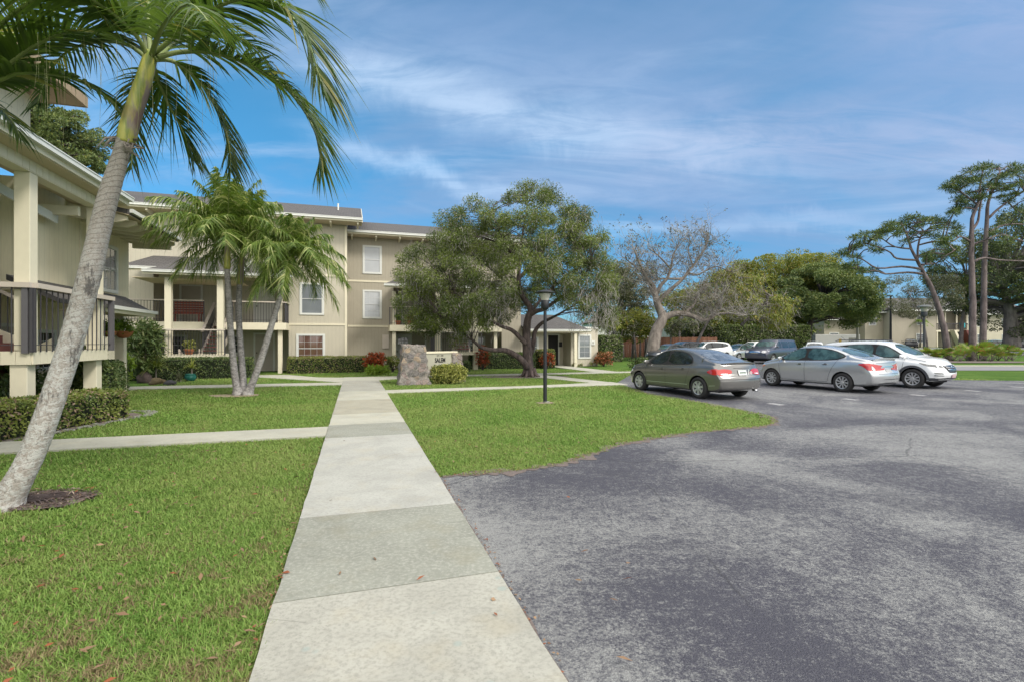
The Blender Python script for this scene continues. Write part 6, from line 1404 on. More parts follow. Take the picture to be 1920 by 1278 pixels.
def wheel(parent, x, y, r, wd, spokes, style, cyl=.2):
    s = 1 if y > 0 else -1; rm = r * .66
    w = MB(); yo = wd / 2
    w.lathe([(rm * .97, -yo * .7), (rm, -yo * .95), (r * .93, -yo), (r * .99, -yo * .7), (r, 0), (r * .99, yo * .7), (r * .93, yo), (rm, yo * .95), (rm * .97, yo * .7), (rm * .97, -yo * .7)], (x, y, r), 36, 'y')
    o = w.build('wheel', M['tyre'], parent, local=True, smooth=True)
    d = MB(); yy = y + s * (yo * .62); d.lathe([(0.001, 0), (rm * .97, 0)], (x, yy - s * .035, r), 28, 'y'); d.build('brake_disc', M['arch'], o, local=True)
    q = MB(); q.lathe([(rm * .86, 0), (rm * .90, s * .03), (rm * .985, s * .036), (rm * .985, -s * .02)], (x, yy, r), 36, 'y'); q.lathe([(.001, s * .03), (r * .13, s * .03), (r * .17, s * .012), (r * .17, -s * .02)], (x, yy, r), 20, 'y')
    for k in range(spokes):
        a = 2 * math.pi * k / spokes + .2; c, sn = math.cos(a), math.sin(a); tx, tz = -sn, c; tw = .18 if style == 'twist' else 0.0
        w0, w1 = (.16, .26) if style == 'cap' else (.10, .15) if style == 'twist' else (.085, .13)
        def pt(rad, off, yoff, rot=0.0): aa = a + rot; cc, ss = math.cos(aa), math.sin(aa); return (x + cc * rad - ss * off, yy + s * yoff, r + ss * rad + cc * off)
        q.hexa([pt(r * .12, -w0 * r * .5, -.02), pt(r * .12, w0 * r * .5, -.02), pt(rm * .9, w1 * r * .5, -.02, tw), pt(rm * .9, -w1 * r * .5, -.02, tw), pt(r * .12, -w0 * r * .5, .022), pt(r * .12, w0 * r * .5, .022), pt(rm * .9, w1 * r * .5, .028, tw), pt(rm * .9, -w1 * r * .5, .028, tw)])
    q.build('rim', M['rim'], o, local=True); return o
def make_car(name, label, cat, sp, paintm, loc, heading, detail=2, group=None, glass='cg', z=0.0):
    root = thing(name, label, cat, (loc[0], loc[1], z), rotz=0.0, group=group); root.rotation_euler = (0, 0, heading); ORG[root.name] = Vector((0, 0, 0))
    V, Fc = car_body(sp); me = bpy.data.meshes.new('body'); me.from_pydata(V, [], Fc); me.update()
    bm = bmesh.new(); bm.from_mesh(me); bmesh.ops.recalc_face_normals(bm, faces=bm.faces[:]); bvh = BVHTree.FromBMesh(bm); bm.to_mesh(me); bm.free()
    body = link_mesh('body', me, [CM[paintm], M['arch']], root)
    r = sp['r']; wmx = max(p[1] for p in sp['width']); ra = r + sp.get('gap', .045); yin = wmx - .33
    bm = bmesh.new(); bm.from_mesh(body.data)
    for ax in (sp['fx'], sp['rx']):
        for k in range(26):
            a = R(-25 + 230 * k / 25); cn, sn = math.cos(a), math.sin(a)
            fs = [f for f in bm.faces if abs((f.calc_center_median().x - ax) * cn + (f.calc_center_median().z - r) * sn - ra) < .12 and math.hypot(f.calc_center_median().x - ax, f.calc_center_median().z - r) < ra + .16 and abs(f.calc_center_median().y) > yin - .12]
            es = {e for f in fs for e in f.edges}; vs_ = {v for f in fs for v in f.verts}
            bmesh.ops.bisect_plane(bm, geom=list(vs_) + list(es) + fs, plane_co=(ax + ra * cn, 0, r + ra * sn), plane_no=(cn, 0, sn))
        dead = [f for f in bm.faces if abs(f.calc_center_median().y) > yin and math.hypot(f.calc_center_median().x - ax, f.calc_center_median().z - r) < ra + .002]
        bmesh.ops.delete(bm, geom=dead, context='FACES')
    bmesh.ops.remove_doubles(bm, verts=bm.verts[:], dist=.0005)
    bm.to_mesh(body.data); bm.free(); body.data.shade_smooth(); body.data.set_sharp_from_angle(angle=R(40))
    for ax in (sp['fx'], sp['rx']):
        for s in (-1, 1):
            c = MB(); pts_ = [(ax + (ra + .004) * math.cos(a), r + (ra + .004) * math.sin(a)) for a in np.linspace(R(-14), R(194), 27)]
            for x_, z_ in pts_: c.v += [(x_, s * yin, z_), (x_, s * (wmx - .045), z_)]
            c.f = [(2 * q, 2 * q + 1, 2 * q + 3, 2 * q + 2) for q in range(26)] + [tuple(2 * q for q in range(27))]
            c.build('wheel_arch', M['arch'], root, local=True)
    for ax in (sp['fx'], sp['rx']):
        for s in (-1, 1): wheel(root, ax, s * (wmx - .115), r, .205, sp['spokes'], sp['rimstyle'])
    G_ = M[glass]
    for key, nm_, mt in (('wind', 'windscreen', M[sp.get('windg', 'cgl')]), ('back', 'rear_window', M[sp.get('backg', 'cgr')])):
        if sp.get(key): decal(bvh, sp[key], 'F' if key == 'wind' else 'B', .005, nm_, mt, root, rnd=1, step=.04)
    for s in 'LR':
        if sp.get('dlo'): decal(bvh, sp['dlo'], s, .0035, 'window_surround', M['seam'], root, rnd=1, step=.05)
        for poly in sp['side']:
            o = decal(bvh, poly, s, .007, 'side_window', G_, root, rnd=sp.get('winrnd', 1), step=.05)
            if detail >= 2 and not sp.get('dlo'): decal(bvh, outline(poly, .016), s, .0035, 'window_seal', M['seam'], o, rnd=1, step=.05)
    for poly, ax, mt, nm_ in sp.get('decals', []): decal(bvh, poly, ax, .006, nm_, M[mt] if mt in M else CM[mt], root, rnd=1, step=.05)
    for poly, ax, mt, nm_ in sp.get('raw', []): decal(bvh, poly, ax, .0045, nm_, M[mt] if mt in M else CM[mt], root, rnd=0, step=.07)
    if detail >= 2:
        for ln in sp.get('seams', []):
            for s in 'LR': decal(bvh, strip(ln, .010), s, .0025, 'door_gap', M['seam'], root, rnd=0, step=.07)
        for hx, hz_ in sp.get('handles', []):
            for s in (-1, 1):
                h = bvh.ray_cast(Vector((hx, 3 * s, hz_)), Vector((0, -s, 0)))[0]; hh = MB().bar(h + Vector((-.085, s * .022, 0)), h + Vector((.085, s * .022, 0)), .018, .026).bar(h + Vector((-.075, -s * .01, 0)), h + Vector((-.075, s * .02, 0)), .02, .02).bar(h + Vector((.075, -s * .01, 0)), h + Vector((.075, s * .02, 0)), .02, .02)
                hh.build('door_handle', M['chrome'] if sp.get('chromeh') else CM[paintm], root, local=True, bevel=.004)
                decal(bvh, [(hx - .06, hz_ - .03), (hx + .06, hz_ - .03), (hx + .06, hz_ + .03), (hx - .06, hz_ + .03)], 'L' if s > 0 else 'R', .002, 'handle_recess', M['seam'], root, rnd=2)
    mx, mz = sp['mirror']
    for s in (-1, 1):
        h = bvh.ray_cast(Vector((mx, 3 * s, mz)), Vector((0, -s, 0)))[0]; bm = bmesh.new(); bmesh.ops.create_icosphere(bm, subdivisions=3, radius=1)
        for v in bm.verts: v.co = Vector((v.co.x * .065 * (1 if v.co.x > 0 else .5), math.copysign(abs(v.co.y) ** .75, v.co.y) * .105, math.copysign(abs(v.co.z) ** .8, v.co.z) * .06)) + h + Vector((.02, s * .13, .045))
        me2 = bpy.data.meshes.new('mirror'); bm.to_mesh(me2); bm.free(); mo = link_mesh('mirror', me2, CM[paintm], root, smooth=True)
        MB().bar(h + Vector((.03, -s * .02, .0)), h + Vector((.02, s * .07, .03)), .04, .03).build('mirror_arm', M['clad'], mo, local=True)
    if sp.get('under'): 
        x0, x1 = sp['rx'] + r + .08, sp['fx'] - r - .08; MB().box(x0 - .9, x1 + .9, -wmx + .34, wmx - .34, .20, .34).build('underbody', M['arch'], root, local=True)
    return root, bvh
def lip(bvh, root, x0, x1, hw, h, mat):
    """boot lip that follows the lid"""
    mb = MB(); N_ = 12; rows = []
    for i in range(N_ + 1):
        y = -hw + 2 * hw * i / N_; e = 1 - (abs(y) / hw) ** 4; z0 = bvh.ray_cast(Vector((x0, y, 4)), Vector((0, 0, -1)))[0].z; bx_ = .05 * (y / hw) ** 2
        z1 = bvh.ray_cast(Vector((x1 + .06 + bx_, y, 4)), Vector((0, 0, -1)))[0].z
        rows.append([(x0, y, z0 - .004), (x1 + bx_, y, z1 + h * (.35 + .65 * e) + .012), (x1 + bx_, y, z1 + h * (.35 + .65 * e) - .006), (x1 + .05 + bx_, y, z1 - .03)])
    mb.v = [p for r_ in rows for p in r_]
    for i in range(N_):
        for k in range(4): a = i * 4 + k; b = i * 4 + (k + 1) % 4; mb.f.append((a, b, b + 4, a + 4))
    mb.f += [(0, 1, 2, 3), tuple(N_ * 4 + k for k in (3, 2, 1, 0))]
    return mb.build('boot_spoiler', mat, root, local=True, smooth=False)
def outline(poly, d):
    c = (sum(p[0] for p in poly) / len(poly), sum(p[1] for p in poly) / len(poly)); out = []
    for p in poly:
        v = Vector((p[0] - c[0], p[1] - c[1])); q = v + Vector((math.copysign(d, v.x), math.copysign(d, v.y))); out.append((c[0] + q.x, c[1] + q.y))
    return out
def mir(poly): return [(-p[0], p[1]) for p in poly]
HEAD = math.atan2(.928, -.371)     # parked nose-in, slightly left of straight ahead

civic = dict(L=4.50, r=.315, fx=1.36, rx=-1.34, spokes=7, rimstyle='cap', tum=.50, under=1, sg=.07, crown=.03,
  top=[(-2.25, .99), (-2.05, 1.035), (-1.75, 1.075), (-1.62, 1.10), (-1.2, 1.255), (-.8, 1.375), (-.45, 1.425), (-.1, 1.44), (.25, 1.41), (.6, 1.30), (1.0, 1.10), (1.25, .97), (1.45, .92), (1.8, .84), (2.05, .74), (2.2, .62), (2.25, .52)],
  belt=[(-2.25, .90), (-2.0, .965), (-1.5, .985), (-.6, .945), (.5, .90), (1.1, .86), (1.6, .80), (2.0, .70), (2.25, .48)],
  bot=[(-2.25, .30), (-2.0, .235), (-1.6, .20), (1.6, .19), (2.0, .20), (2.25, .24)], width=[(-2.25, .80), (-2.0, .845), (-1.3, .875), (0, .872), (1.2, .868), (1.8, .845), (2.1, .78), (2.25, .70)],
  tail=[(.2, .10), (.35, .02), (.55, 0), (.66, .02), (.72, .09), (1.0, .15), (1.1, .14)], nose=[(.2, .08), (.5, 0), (.8, .12), (1.0, .2)],
  wind=[(-.58, 1.34), (.58, 1.34), (.66, 1.02), (-.66, 1.02)], back=[(-.50, 1.335), (.50, 1.335), (.62, 1.10), (-.62, 1.10)], backg='cgr',
  side=[[(1.02, .925), (.10, .945), (.10, 1.335), (.38, 1.33), (.62, 1.24)], [(.02, .947), (-.98, .985), (-1.02, 1.05), (-.90, 1.18), (-.62, 1.29), (-.30, 1.335), (.02, 1.34)]],
  dlo=[(1.12, .905), (.10, .925), (-1.03, .965), (-1.075, 1.05), (-.94, 1.20), (-.64, 1.315), (-.30, 1.362), (.38, 1.355), (.66, 1.26), (.95, 1.05)],
  seams=[[(1.02, .90), (.98, .6), (.95, .28)], [(.06, 1.34), (.05, .8), (.06, .28)], [(-1.04, 1.0), (-.98, .80), (-.90, .62), (-.82, .42), (-.80, .28)], [(.95, .28), (.06, .28), (-.80, .28)]],
  handles=[(.20, .80), (-.72, .83)], mirror=(.92, .94),
  raw=[(strip([(.98, .36), (-.90, .385)], .022), 'L', 'silver', 'side_moulding'), (strip([(-1.74, .40), (-1.95, .42)], .018), 'L', 'silver', 'side_moulding'), (strip([(-.30, .905), (.30, .905)], .012), 'B', 'seam', 'boot_gap')])
root, bv = make_car('parked_car', 'dark warm-grey sedan parked nose-in beside the lawn, red tail lamps towards us', 'car', civic, 'grey', (0, 0), HEAD)
rw = G(1313, 746); heading = Vector((-.40, .9165, 0)); HEAD1 = math.atan2(heading.y, heading.x); perp = Vector((heading.y, -heading.x, 0))
c0 = Vector((rw.x, rw.y, 0)) + heading * 1.34 + perp * .76; root.location = c0; root.rotation_euler = (0, 0, HEAD1)
for s in (1, -1):
    m_ = (lambda p: p) if s > 0 else mir
    o = decal(bv, m_([(.80, .86), (.60, .885), (.40, .865), (.34, .80), (.42, .745), (.62, .70), (.80, .70)]), 'B', .012, 'tail_lamp', M['red'], root, rnd=1, step=.02)
    decal(bv, m_([(.72, .76), (.52, .76), (.50, .74), (.62, .72), (.72, .72)]), 'B', .020, 'reversing_lamp', M['lens'], o, rnd=1, step=.05)
    decal(bv, [(-1.66, .785), (-1.80, .86), (-2.02, .90), (-2.06, .72), (-1.86, .72)], 'L' if s > 0 else 'R', .008, 'tail_lamp', M['red'], root, rnd=1, step=.02)
    decal(bv, [(1.62, .70), (1.95, .72), (2.08, .60), (1.9, .56)], 'L' if s > 0 else 'R', .006, 'headlamp', M['lens'], root, rnd=1)
decal(bv, [(-.80, .60), (.80, .60), (.80, .585), (-.80, .585)], 'B', .004, 'bumper_gap', M['seam'], root, rnd=0)
pl_ = decal(bv, [(-.155, .70), (.155, .70), (.155, .845), (-.155, .845)], 'B', .02, 'number_plate', M['plate'], root, rnd=0)
mk = MB()
for k in range(6): mk.box(0, .004, -.115 + k * .04, -.092 + k * .04, -.03 + .004 * (k % 2), .03)
mo = mk.build('plate_marks', plain('plate_ink', (.10, .16, .12), .5), pl_, local=True); hp = bv.ray_cast(Vector((-5, 0, .77)), Vector((1, 0, 0)))[0]; mo.location = hp + Vector((-.027, 0, 0))
MB().lathe([(.001, 0), (.06, 0), (.06, .004)], (0, 0, 0), 20).build('round_sticker', M['plate_pink'], root, local=True).matrix_local = Matrix.Translation(bv.ray_cast(Vector((-5, -.36, .76)), Vector((1, 0, 0)))[0] + Vector((-.008, 0, 0))) @ Matrix.Rotation(R(-90), 4, 'Y')
decal(bv, [(-.22, .71), (-.24, .71), (-.30, .86), (-.275, .86)], 'B', .01, 'white_sticker', M['white'], root, rnd=0)
MB().tube([(-2.10, -.48, .265), (-2.24, -.48, .26)], .032, 14).build('exhaust', M['chrome'], root, local=True, smooth=True)
lip(bv, root, -1.96, -2.10, .62, .030, CM['grey'])

versa = dict(L=4.46, r=.315, fx=1.385, rx=-1.215, spokes=9, rimstyle='twist', tum=.44, under=1, sg=.07, crown=.03, chromeh=1,
  top=[(-2.23, 1.00), (-2.05, 1.07), (-1.8, 1.10), (-1.55, 1.15), (-1.1, 1.325), (-.75, 1.43), (-.35, 1.495), (0, 1.505), (.3, 1.48), (.65, 1.36), (1.05, 1.15), (1.25, 1.03), (1.5, .96), (1.8, .89), (2.05, .78), (2.18, .64), (2.23, .52)],
  belt=[(-2.23, .93), (-2.0, 1.0), (-1.5, 1.035), (-.6, 1.0), (.5, .955), (1.1, .92), (1.6, .85), (2.0, .72), (2.23, .48)],
  bot=[(-2.23, .30), (-2.0, .25), (-1.6, .22), (1.6, .20), (2.0, .21), (2.23, .25)], width=[(-2.23, .76), (-2.0, .81), (-1.2, .848), (0, .846), (1.2, .842), (1.8, .815), (2.08, .75), (2.23, .66)],
  tail=[(.2, .12), (.35, .03), (.55, 0), (.68, .02), (.74, .08), (1.0, .10), (1.15, .06)], nose=[(.2, .08), (.5, 0), (.8, .12), (1.0, .2)],
  wind=[(-.56, 1.40), (.56, 1.40), (.64, 1.08), (-.64, 1.08)], back=[(-.48, 1.41), (.48, 1.41), (.58, 1.16), (-.58, 1.16)], backg='cgl',
  side=[[(1.12, .99), (.14, 1.01), (.14, 1.40), (.42, 1.395), (.68, 1.29)], [(.04, 1.012), (-.88, 1.05), (-1.16, 1.13), (-1.22, 1.19), (-.82, 1.34), (-.40, 1.40), (.04, 1.405)]],
  dlo=[(1.22, .965), (.10, .988), (-.90, 1.025), (-1.20, 1.10), (-1.29, 1.19), (-.84, 1.365), (-.40, 1.425), (.44, 1.42), (.72, 1.31), (1.0, 1.13)],
  seams=[[(1.10, .95), (1.04, .6), (1.0, .30)], [(.09, 1.41), (.08, .8), (.09, .30)], [(-1.15, 1.24), (-1.0, .95), (-.90, .80), (-.78, .55), (-.72, .34)], [(1.0, .30), (.09, .30), (-.72, .31)]],
  handles=[(.26, .87), (-.66, .895)], mirror=(.98, 1.0),
  decals=[([(.30, .47), (-.70, .47), (-.70, .455), (.30, .455)], 'B', 'seam', 'bumper_gap'), ([(-.45, .36), (.45, .36), (.50, .27), (-.50, .27)], 'B', 'clad', 'bumper_insert')],
  raw=[(strip([(-.50, .985), (.50, .985)], .010), 'B', 'seam', 'boot_gap'), (strip([(-.62, .98), (-.50, .64), (.50, .64), (.62, .98)], .010), 'B', 'seam', 'boot_gap')])
root, bv = make_car('parked_car', 'silver sedan parked beside the dark grey one, with small boot spoiler and twisted wheel spokes', 'car', versa, 'silver', (0, 0), HEAD, glass='cgl')
rw = G(1582, 734); heading = Vector((-.42, .9075, 0)); perp = Vector((heading.y, -heading.x, 0)); root.location = Vector((rw.x, rw.y, 0)) + heading * 1.215 + perp * .73; root.rotation_euler = (0, 0, math.atan2(heading.y, heading.x))
for s in (1, -1):
    m_ = (lambda p: p) if s > 0 else mir; sd_1 = 'L' if s > 0 else 'R'
    o = decal(bv, [(-1.66, .93), (-1.95, .97), (-2.10, .93), (-2.17, .80), (-2.12, .735), (-1.98, .74), (-1.88, .86)], sd_1, .010, 'tail_lamp', M['red'], root, rnd=1, step=.02)
    decal(bv, m_([(.80, .93), (.66, .93), (.56, .80), (.55, .73), (.78, .73)]), 'B', .012, 'tail_lamp', M['red'], root, rnd=1, step=.02)
    decal(bv, m_([(.70, .88), (.66, .88), (.575, .79), (.565, .74), (.68, .74)]), 'B', .020, 'reversing_lamp', M['lens'], o, rnd=1, step=.04)
    decal(bv, [(1.60, .80), (1.90, .80), (2.10, .68), (2.02, .62), (1.84, .66)], sd_1, .006, 'headlamp', M['lens'], root, rnd=1)
    decal(bv, [(1.62, .785), (1.78, .775), (1.86, .70), (1.80, .69)], sd_1, .010, 'indicator', M['amber'], root, rnd=1)
lip(bv, root, -1.86, -2.10, .58, .060, CM['silver'])
decal(bv, [(-.30, .885), (.30, .885), (.32, .85), (-.32, .85)], 'B', .018, 'boot_trim', M['chrome'], root, rnd=1)
decal(bv, [(-.15, .69), (.15, .69), (.15, .80), (-.15, .80)], 'B', .007, 'number_plate', plain('silver_plate', (.30, .31, .32), .4), root, rnd=0, step=.02)

tucson = dict(L=4.475, r=.345, fx=1.37, rx=-1.30, spokes=10, rimstyle='twist', tum=.36, under=1, sg=.06, crown=.035, gap=.05,
  top=[(-2.24, 1.05), (-2.15, 1.20), (-1.95, 1.45), (-1.7, 1.56), (-1.2, 1.62), (-.5, 1.65), (.1, 1.64), (.4, 1.60), (.8, 1.42), (1.2, 1.17), (1.35, 1.10), (1.7, 1.05), (1.95, .98), (2.12, .90), (2.2, .76), (2.24, .6)],
  belt=[(-2.24, 1.0), (-1.8, 1.12), (-1.0, 1.09), (0, 1.03), (.9, .99), (1.4, .96), (1.9, .86), (2.24, .56)],
  bot=[(-2.24, .38), (-2.0, .28), (-1.6, .25), (1.6, .25), (1.95, .26), (2.24, .33)], width=[(-2.24, .80), (-2.0, .88), (-1.3, .925), (0, .915), (1.3, .925), (1.8, .90), (2.08, .83), (2.24, .74)],
  tail=[(.2, .1), (.5, 0), (1.0, .05), (1.6, .12)], nose=[(.2, .16), (.36, .04), (.5, 0), (.75, .03), (.95, .14), (1.1, .22)],
  wind=[(-.54, 1.545), (.54, 1.545), (.70, 1.16), (-.70, 1.16)], windg='cgl',
  side=[[(1.10, 1.08), (.16, 1.09), (.16, 1.52), (.36, 1.51), (.62, 1.39)], [(.06, 1.10), (-.90, 1.16), (-.92, 1.49), (-.4, 1.53), (.06, 1.53)], [(-1.0, 1.17), (-1.62, 1.27), (-1.50, 1.40), (-1.02, 1.48)]],
  dlo=[(1.20, 1.05), (.10, 1.065), (-1.0, 1.14), (-1.72, 1.26), (-1.56, 1.42), (-1.0, 1.51), (-.4, 1.555), (.38, 1.535), (.66, 1.41)],
  seams=[[(1.12, 1.04), (1.06, .7), (1.0, .36)], [(.11, 1.53), (.10, .8), (.11, .36)], [(-.96, 1.5), (-.92, .9), (-.80, .6)], [(1.74, .96), (1.3, 1.055), (1.12, 1.07)]],
  handles=[(.28, .96), (-.70, 1.01)], mirror=(1.02, 1.08))
root, bv = make_car('parked_car', 'white crossover with black wheel-arch cladding and slatted grille, facing the road', 'car', tucson, 'white', (0, 0), HEAD, glass='cgl')
fw = G(1713, 727); heading = Vector((.50, -.866, 0)); perp = Vector((heading.y, -heading.x, 0)); root.location = Vector((fw.x, fw.y, 0)) - heading * 1.37 - perp * .80; root.rotation_euler = (0, 0, math.atan2(heading.y, heading.x))
for s in 'LR':
    for ax in (1.37, -1.30):
        ra, rb = .40, .475; arc = [(ax + rb * math.cos(a), .345 + rb * math.sin(a)) for a in np.linspace(R(-12), R(192), 22)] + [(ax + ra * math.cos(a), .345 + ra * math.sin(a)) for a in np.linspace(R(192), R(-12), 22)]
        decal(bv, arc, s, .012, 'arch_cladding', M['clad'], root, rnd=0, step=.08)
    decal(bv, [(.93, .40), (-.86, .42), (-.86, .29), (.93, .29)], s, .012, 'sill_cladding', M['clad'], root, rnd=0, step=.1)
    decal(bv, [(1.78, .40), (1.98, .40), (1.98, .33), (1.78, .28)], s, .010, 'bumper_cladding', M['clad'], root, rnd=0)
decal(bv, [(-.80, .385), (-.35, .41), (.35, .41), (.80, .385), (.76, .31), (-.76, .31)], 'F', .012, 'bumper_cladding', M['clad'], root, rnd=0)
gr = decal(bv, [(-.40, .83), (.40, .83), (.44, .76), (.30, .60), (.22, .575), (-.22, .575), (-.30, .60), (-.44, .76)], 'F', .010, 'grille', M['dark'], root, rnd=1, step=.05)
for z in (.795, .745, .695, .645): 
    hw_ = .40 - max(0, (.76 - z)) * .9; decal(bv, [(-hw_, z + .007), (hw_, z + .007), (hw_, z - .007), (-hw_, z - .007)], 'F', .022, 'slat', M['chrome'], gr, rnd=0, step=.06)
hp = bv.ray_cast(Vector((5, 0, .775)), Vector((-1, 0, 0)))[0] + Vector((.034, 0, 0)); em = MB()
ring_p = [hp + Vector((0, .075 * math.cos(a), .04 * math.sin(a))) for a in np.linspace(0, 2 * math.pi, 25)]; em.tube(ring_p, .008, 6, caps=False)
em.bar(hp + Vector((0, -.035, -.028)), hp + Vector((0, -.02, .028)), .012).bar(hp + Vector((0, .02, -.028)), hp + Vector((0, .035, .028)), .012).bar(hp + Vector((0, -.027, -.004)), hp + Vector((0, .027, .004)), .010)
em.build('emblem', M['chrome'], gr, local=True)
for s in (1, -1):
    m_ = (lambda p: p) if s > 0 else mir; sd_1 = 'L' if s > 0 else 'R'
    o = decal(bv, m_([(.45, .80), (.62, .84), (.80, .875), (.80, .80), (.64, .755), (.47, .745)]), 'F', .010, 'headlamp', M['lensd'], root, rnd=1, step=.04)
    decal(bv, [(1.98, .80), (1.80, .865), (1.56, .915), (1.55, .895), (1.74, .81), (1.96, .765)], sd_1, .009, 'headlamp', M['lensd'], root, rnd=1, step=.05)
    for cy in (.54, .66):
        hq = bv.ray_cast(Vector((5, s * cy, .80)), Vector((-1, 0, 0)))[0]; MB().lathe([(.001, 0), (.026, 0), (.034, .008), (.036, 0)], (0, 0, 0), 16).build('lamp_reflector', M['chrome'], o, local=True).matrix_local = Matrix.Translation(hq + Vector((.014, 0, 0))) @ Matrix.Rotation(R(90), 4, 'Y')
    f_ = decal(bv, m_([(.52, .565), (.80, .60), (.80, .53), (.54, .52)]), 'F', .010, 'fog_lamp', M['lensd'], root, rnd=1, step=.04)
    decal(bv, m_([(.52, .49), (.80, .50), (.80, .475), (.52, .468)]), 'F', .010, 'bumper_slot', M['clad'], f_, rnd=0, step=.06)
    MB().tube([(-1.35, s * .60, 1.665), (-1.25, s * .60, 1.70), (0.0, s * .61, 1.71), (.15, s * .61, 1.67)], .016, 6).build('roof_rail', M['clad'], root, local=True, smooth=True)
decal(bv, [(-.155, .41), (.155, .41), (.155, .53), (-.155, .53)], 'F', .03, 'number_plate', M['plate_pink'], root, rnd=0)
MB().tube([(-1.25, 0, 1.68), (-1.45, 0, 1.86)], .006, 5).build('aerial', M['clad'], root, local=True)

# cars of the far rows
crossover = dict(tucson); crossover.update(spokes=5, rimstyle='cap', decals=[([(-.36, .82), (.36, .82), (.30, .58), (-.30, .58)], 'F', 'dark', 'grille'), ([(.45, .80), (.80, .87), (.80, .79), (.47, .74)], 'F', 'lens', 'headlamp'), (mir([(.45, .80), (.80, .87), (.80, .79), (.47, .74)]), 'F', 'lens', 'headlamp')],
  back=[(-.55, 1.48), (.55, 1.48), (.66, 1.16), (-.66, 1.16)])
boxy = dict(L=4.75, r=.37, fx=1.45, rx=-1.33, spokes=5, rimstyle='cap', tum=.20, under=1, sg=.04, crown=.03, gap=.06,
  top=[(-2.37, 1.2), (-2.33, 1.62), (-2.2, 1.76), (-1.5, 1.80), (0, 1.80), (.45, 1.77), (.75, 1.55), (1.0, 1.28), (1.1, 1.20), (1.6, 1.17), (2.1, 1.12), (2.3, 1.05), (2.37, .8)],
  belt=[(-2.37, 1.1), (0, 1.12), (1.2, 1.10), (2.2, 1.02), (2.37, .75)], bot=[(-2.37, .42), (-1.8, .32), (1.8, .32), (2.37, .42)], width=[(-2.37, .86), (-2.1, .92), (0, .94), (1.9, .94), (2.2, .90), (2.37, .84)],
  tail=[(.2, .05), (.6, 0), (1.8, .06)], nose=[(.3, .05), (.5, 0), (.9, .02), (1.2, .08)], wind=[(-.66, 1.68), (.66, 1.68), (.76, 1.25), (-.76, 1.25)],
  side=[[(1.0, 1.16), (.16, 1.17), (.16, 1.64), (.44, 1.64), (.72, 1.44)], [(.06, 1.18), (-.88, 1.18), (-.88, 1.65), (.06, 1.65)], [(-.98, 1.18), (-2.0, 1.22), (-2.0, 1.62), (-.98, 1.65)]], mirror=(.92, 1.2), bowf=.12, winrnd=0,
  decals=[([(-.42, .98), (.42, .98), (.42, .80), (-.42, .80)], 'F', 'chrome', 'grille'), ([(.50, 1.0), (.80, .99), (.80, .82), (.50, .82)], 'F', 'lens', 'headlamp'), (mir([(.50, 1.0), (.80, .99), (.80, .82), (.50, .82)]), 'F', 'lens', 'headlamp'), ([(-.8, .62), (.8, .62), (.8, .45), (-.8, .45)], 'F', 'clad', 'bumper_insert')])
sedan2 = dict(civic); sedan2.update(spokes=6, rimstyle='cap', raw=[], decals=[([(.45, .70), (.74, .74), (.74, .66), (.5, .62)], 'F', 'lens', 'headlamp'), (mir([(.45, .70), (.74, .74), (.74, .66), (.5, .62)]), 'F', 'lens', 'headlamp'), ([(-.4, .56), (.4, .56), (.36, .44), (-.36, .44)], 'F', 'dark', 'grille')])
def far_car(label, sp, col, px, t, hd, glass='cg', z=0.0):
    v = P(px, 650, t); return make_car('parked_car', label, 'car', sp, col, (v.x, v.y), R(hd), detail=1, group='cars in the far rows of the lot', glass=glass, z=z)
far_car('dark sedan just right of the bare tree trunk, half hidden by the dark grey sedan', sedan2, 'dgrey', 1256, 42, -150)
far_car('grey crossover behind the dark sedan, beside the white crossover', crossover, 'bluegrey', 1284, 44, -158)
far_car('white crossover of the far row, under the low limb of the bare tree', crossover, 'white', 1326, 44, -160, 'cg')
far_car('small silver sedan left of the boxy blue-grey one', sedan2, 'silver', 1388, 46, -150, 'cgl')
far_car('white crossover behind the small silver sedan', crossover, 'white', 1414, 55, -150, 'cgl')
far_car('boxy blue-grey off-roader with chrome grille in the far row', boxy, 'bluegrey', 1447, 38.5, -146, 'cg')
far_car('white sport wagon with dark glass right of the boxy off-roader', crossover, 'white', 1528, 50, 58, 'cg')
far_car('black sedan parked by the far apartment wall', sedan2, 'black', 1706, 78, 58, 'cg', z=rise(78))
far_car('teal sedan behind the palmettos, right of the pines', sedan2, 'teal', 1864, 66, 170, 'cg', z=rise(66))
far_car('black car under the huge dark tree', sedan2, 'black', 1905, 72, 150, 'cg', z=rise(72))
# ------------------------------------------------------------------ lamp posts, sign, fences, far buildings and small things
def lamp(label, c, h, sc=1.0):
    c = Vector((c[0], c[1], c[2] if len(c) > 2 else 0)); root = thing('lamp_post', label, 'lamp post', c); s = sc
    MB().lathe([(.0, -.05), (.09 * s, -.05), (.09 * s, .05), (0, .05)], c + Vector((.03, 0, 0)), 16).build('footing', M['c_grey'], root)
    MB().lathe([(.052 * s, .02), (.050 * s, .9), (.043 * s, h - .72), (.043 * s, h - .52)], c, 18).build('pole', M['black_metal'], root, smooth=True)
    MB().lathe([(.044 * s, h - .56), (.075 * s, h - .53), (.105 * s, h - .47), (.108 * s, h - .30), (.10 * s, h - .29), (.0, h - .29)], c, 24).build('collar', M['black_metal'], root, smooth=True)
    MB().lathe([(.098 * s, h - .289), (.118 * s, h - .22), (.155 * s, h - .12), (.150 * s, h - .10), (0, h - .10)], c, 28).build('lens', M['lampglass'], root, smooth=True)
    MB().lathe([(.0, h - .098), (.14 * s, h - .098), (.262 * s, h - .095), (.27 * s, h - .075), (.20 * s, h - .045), (.10 * s, h - .02), (0, h)], c, 32).build('cap', M['black_metal'], root, smooth=True)
    return root
M['lampglass'] = plain('frosted_ribbed_glass', (0.42, 0.41, 0.37), .25, var=.15, vscale=20)
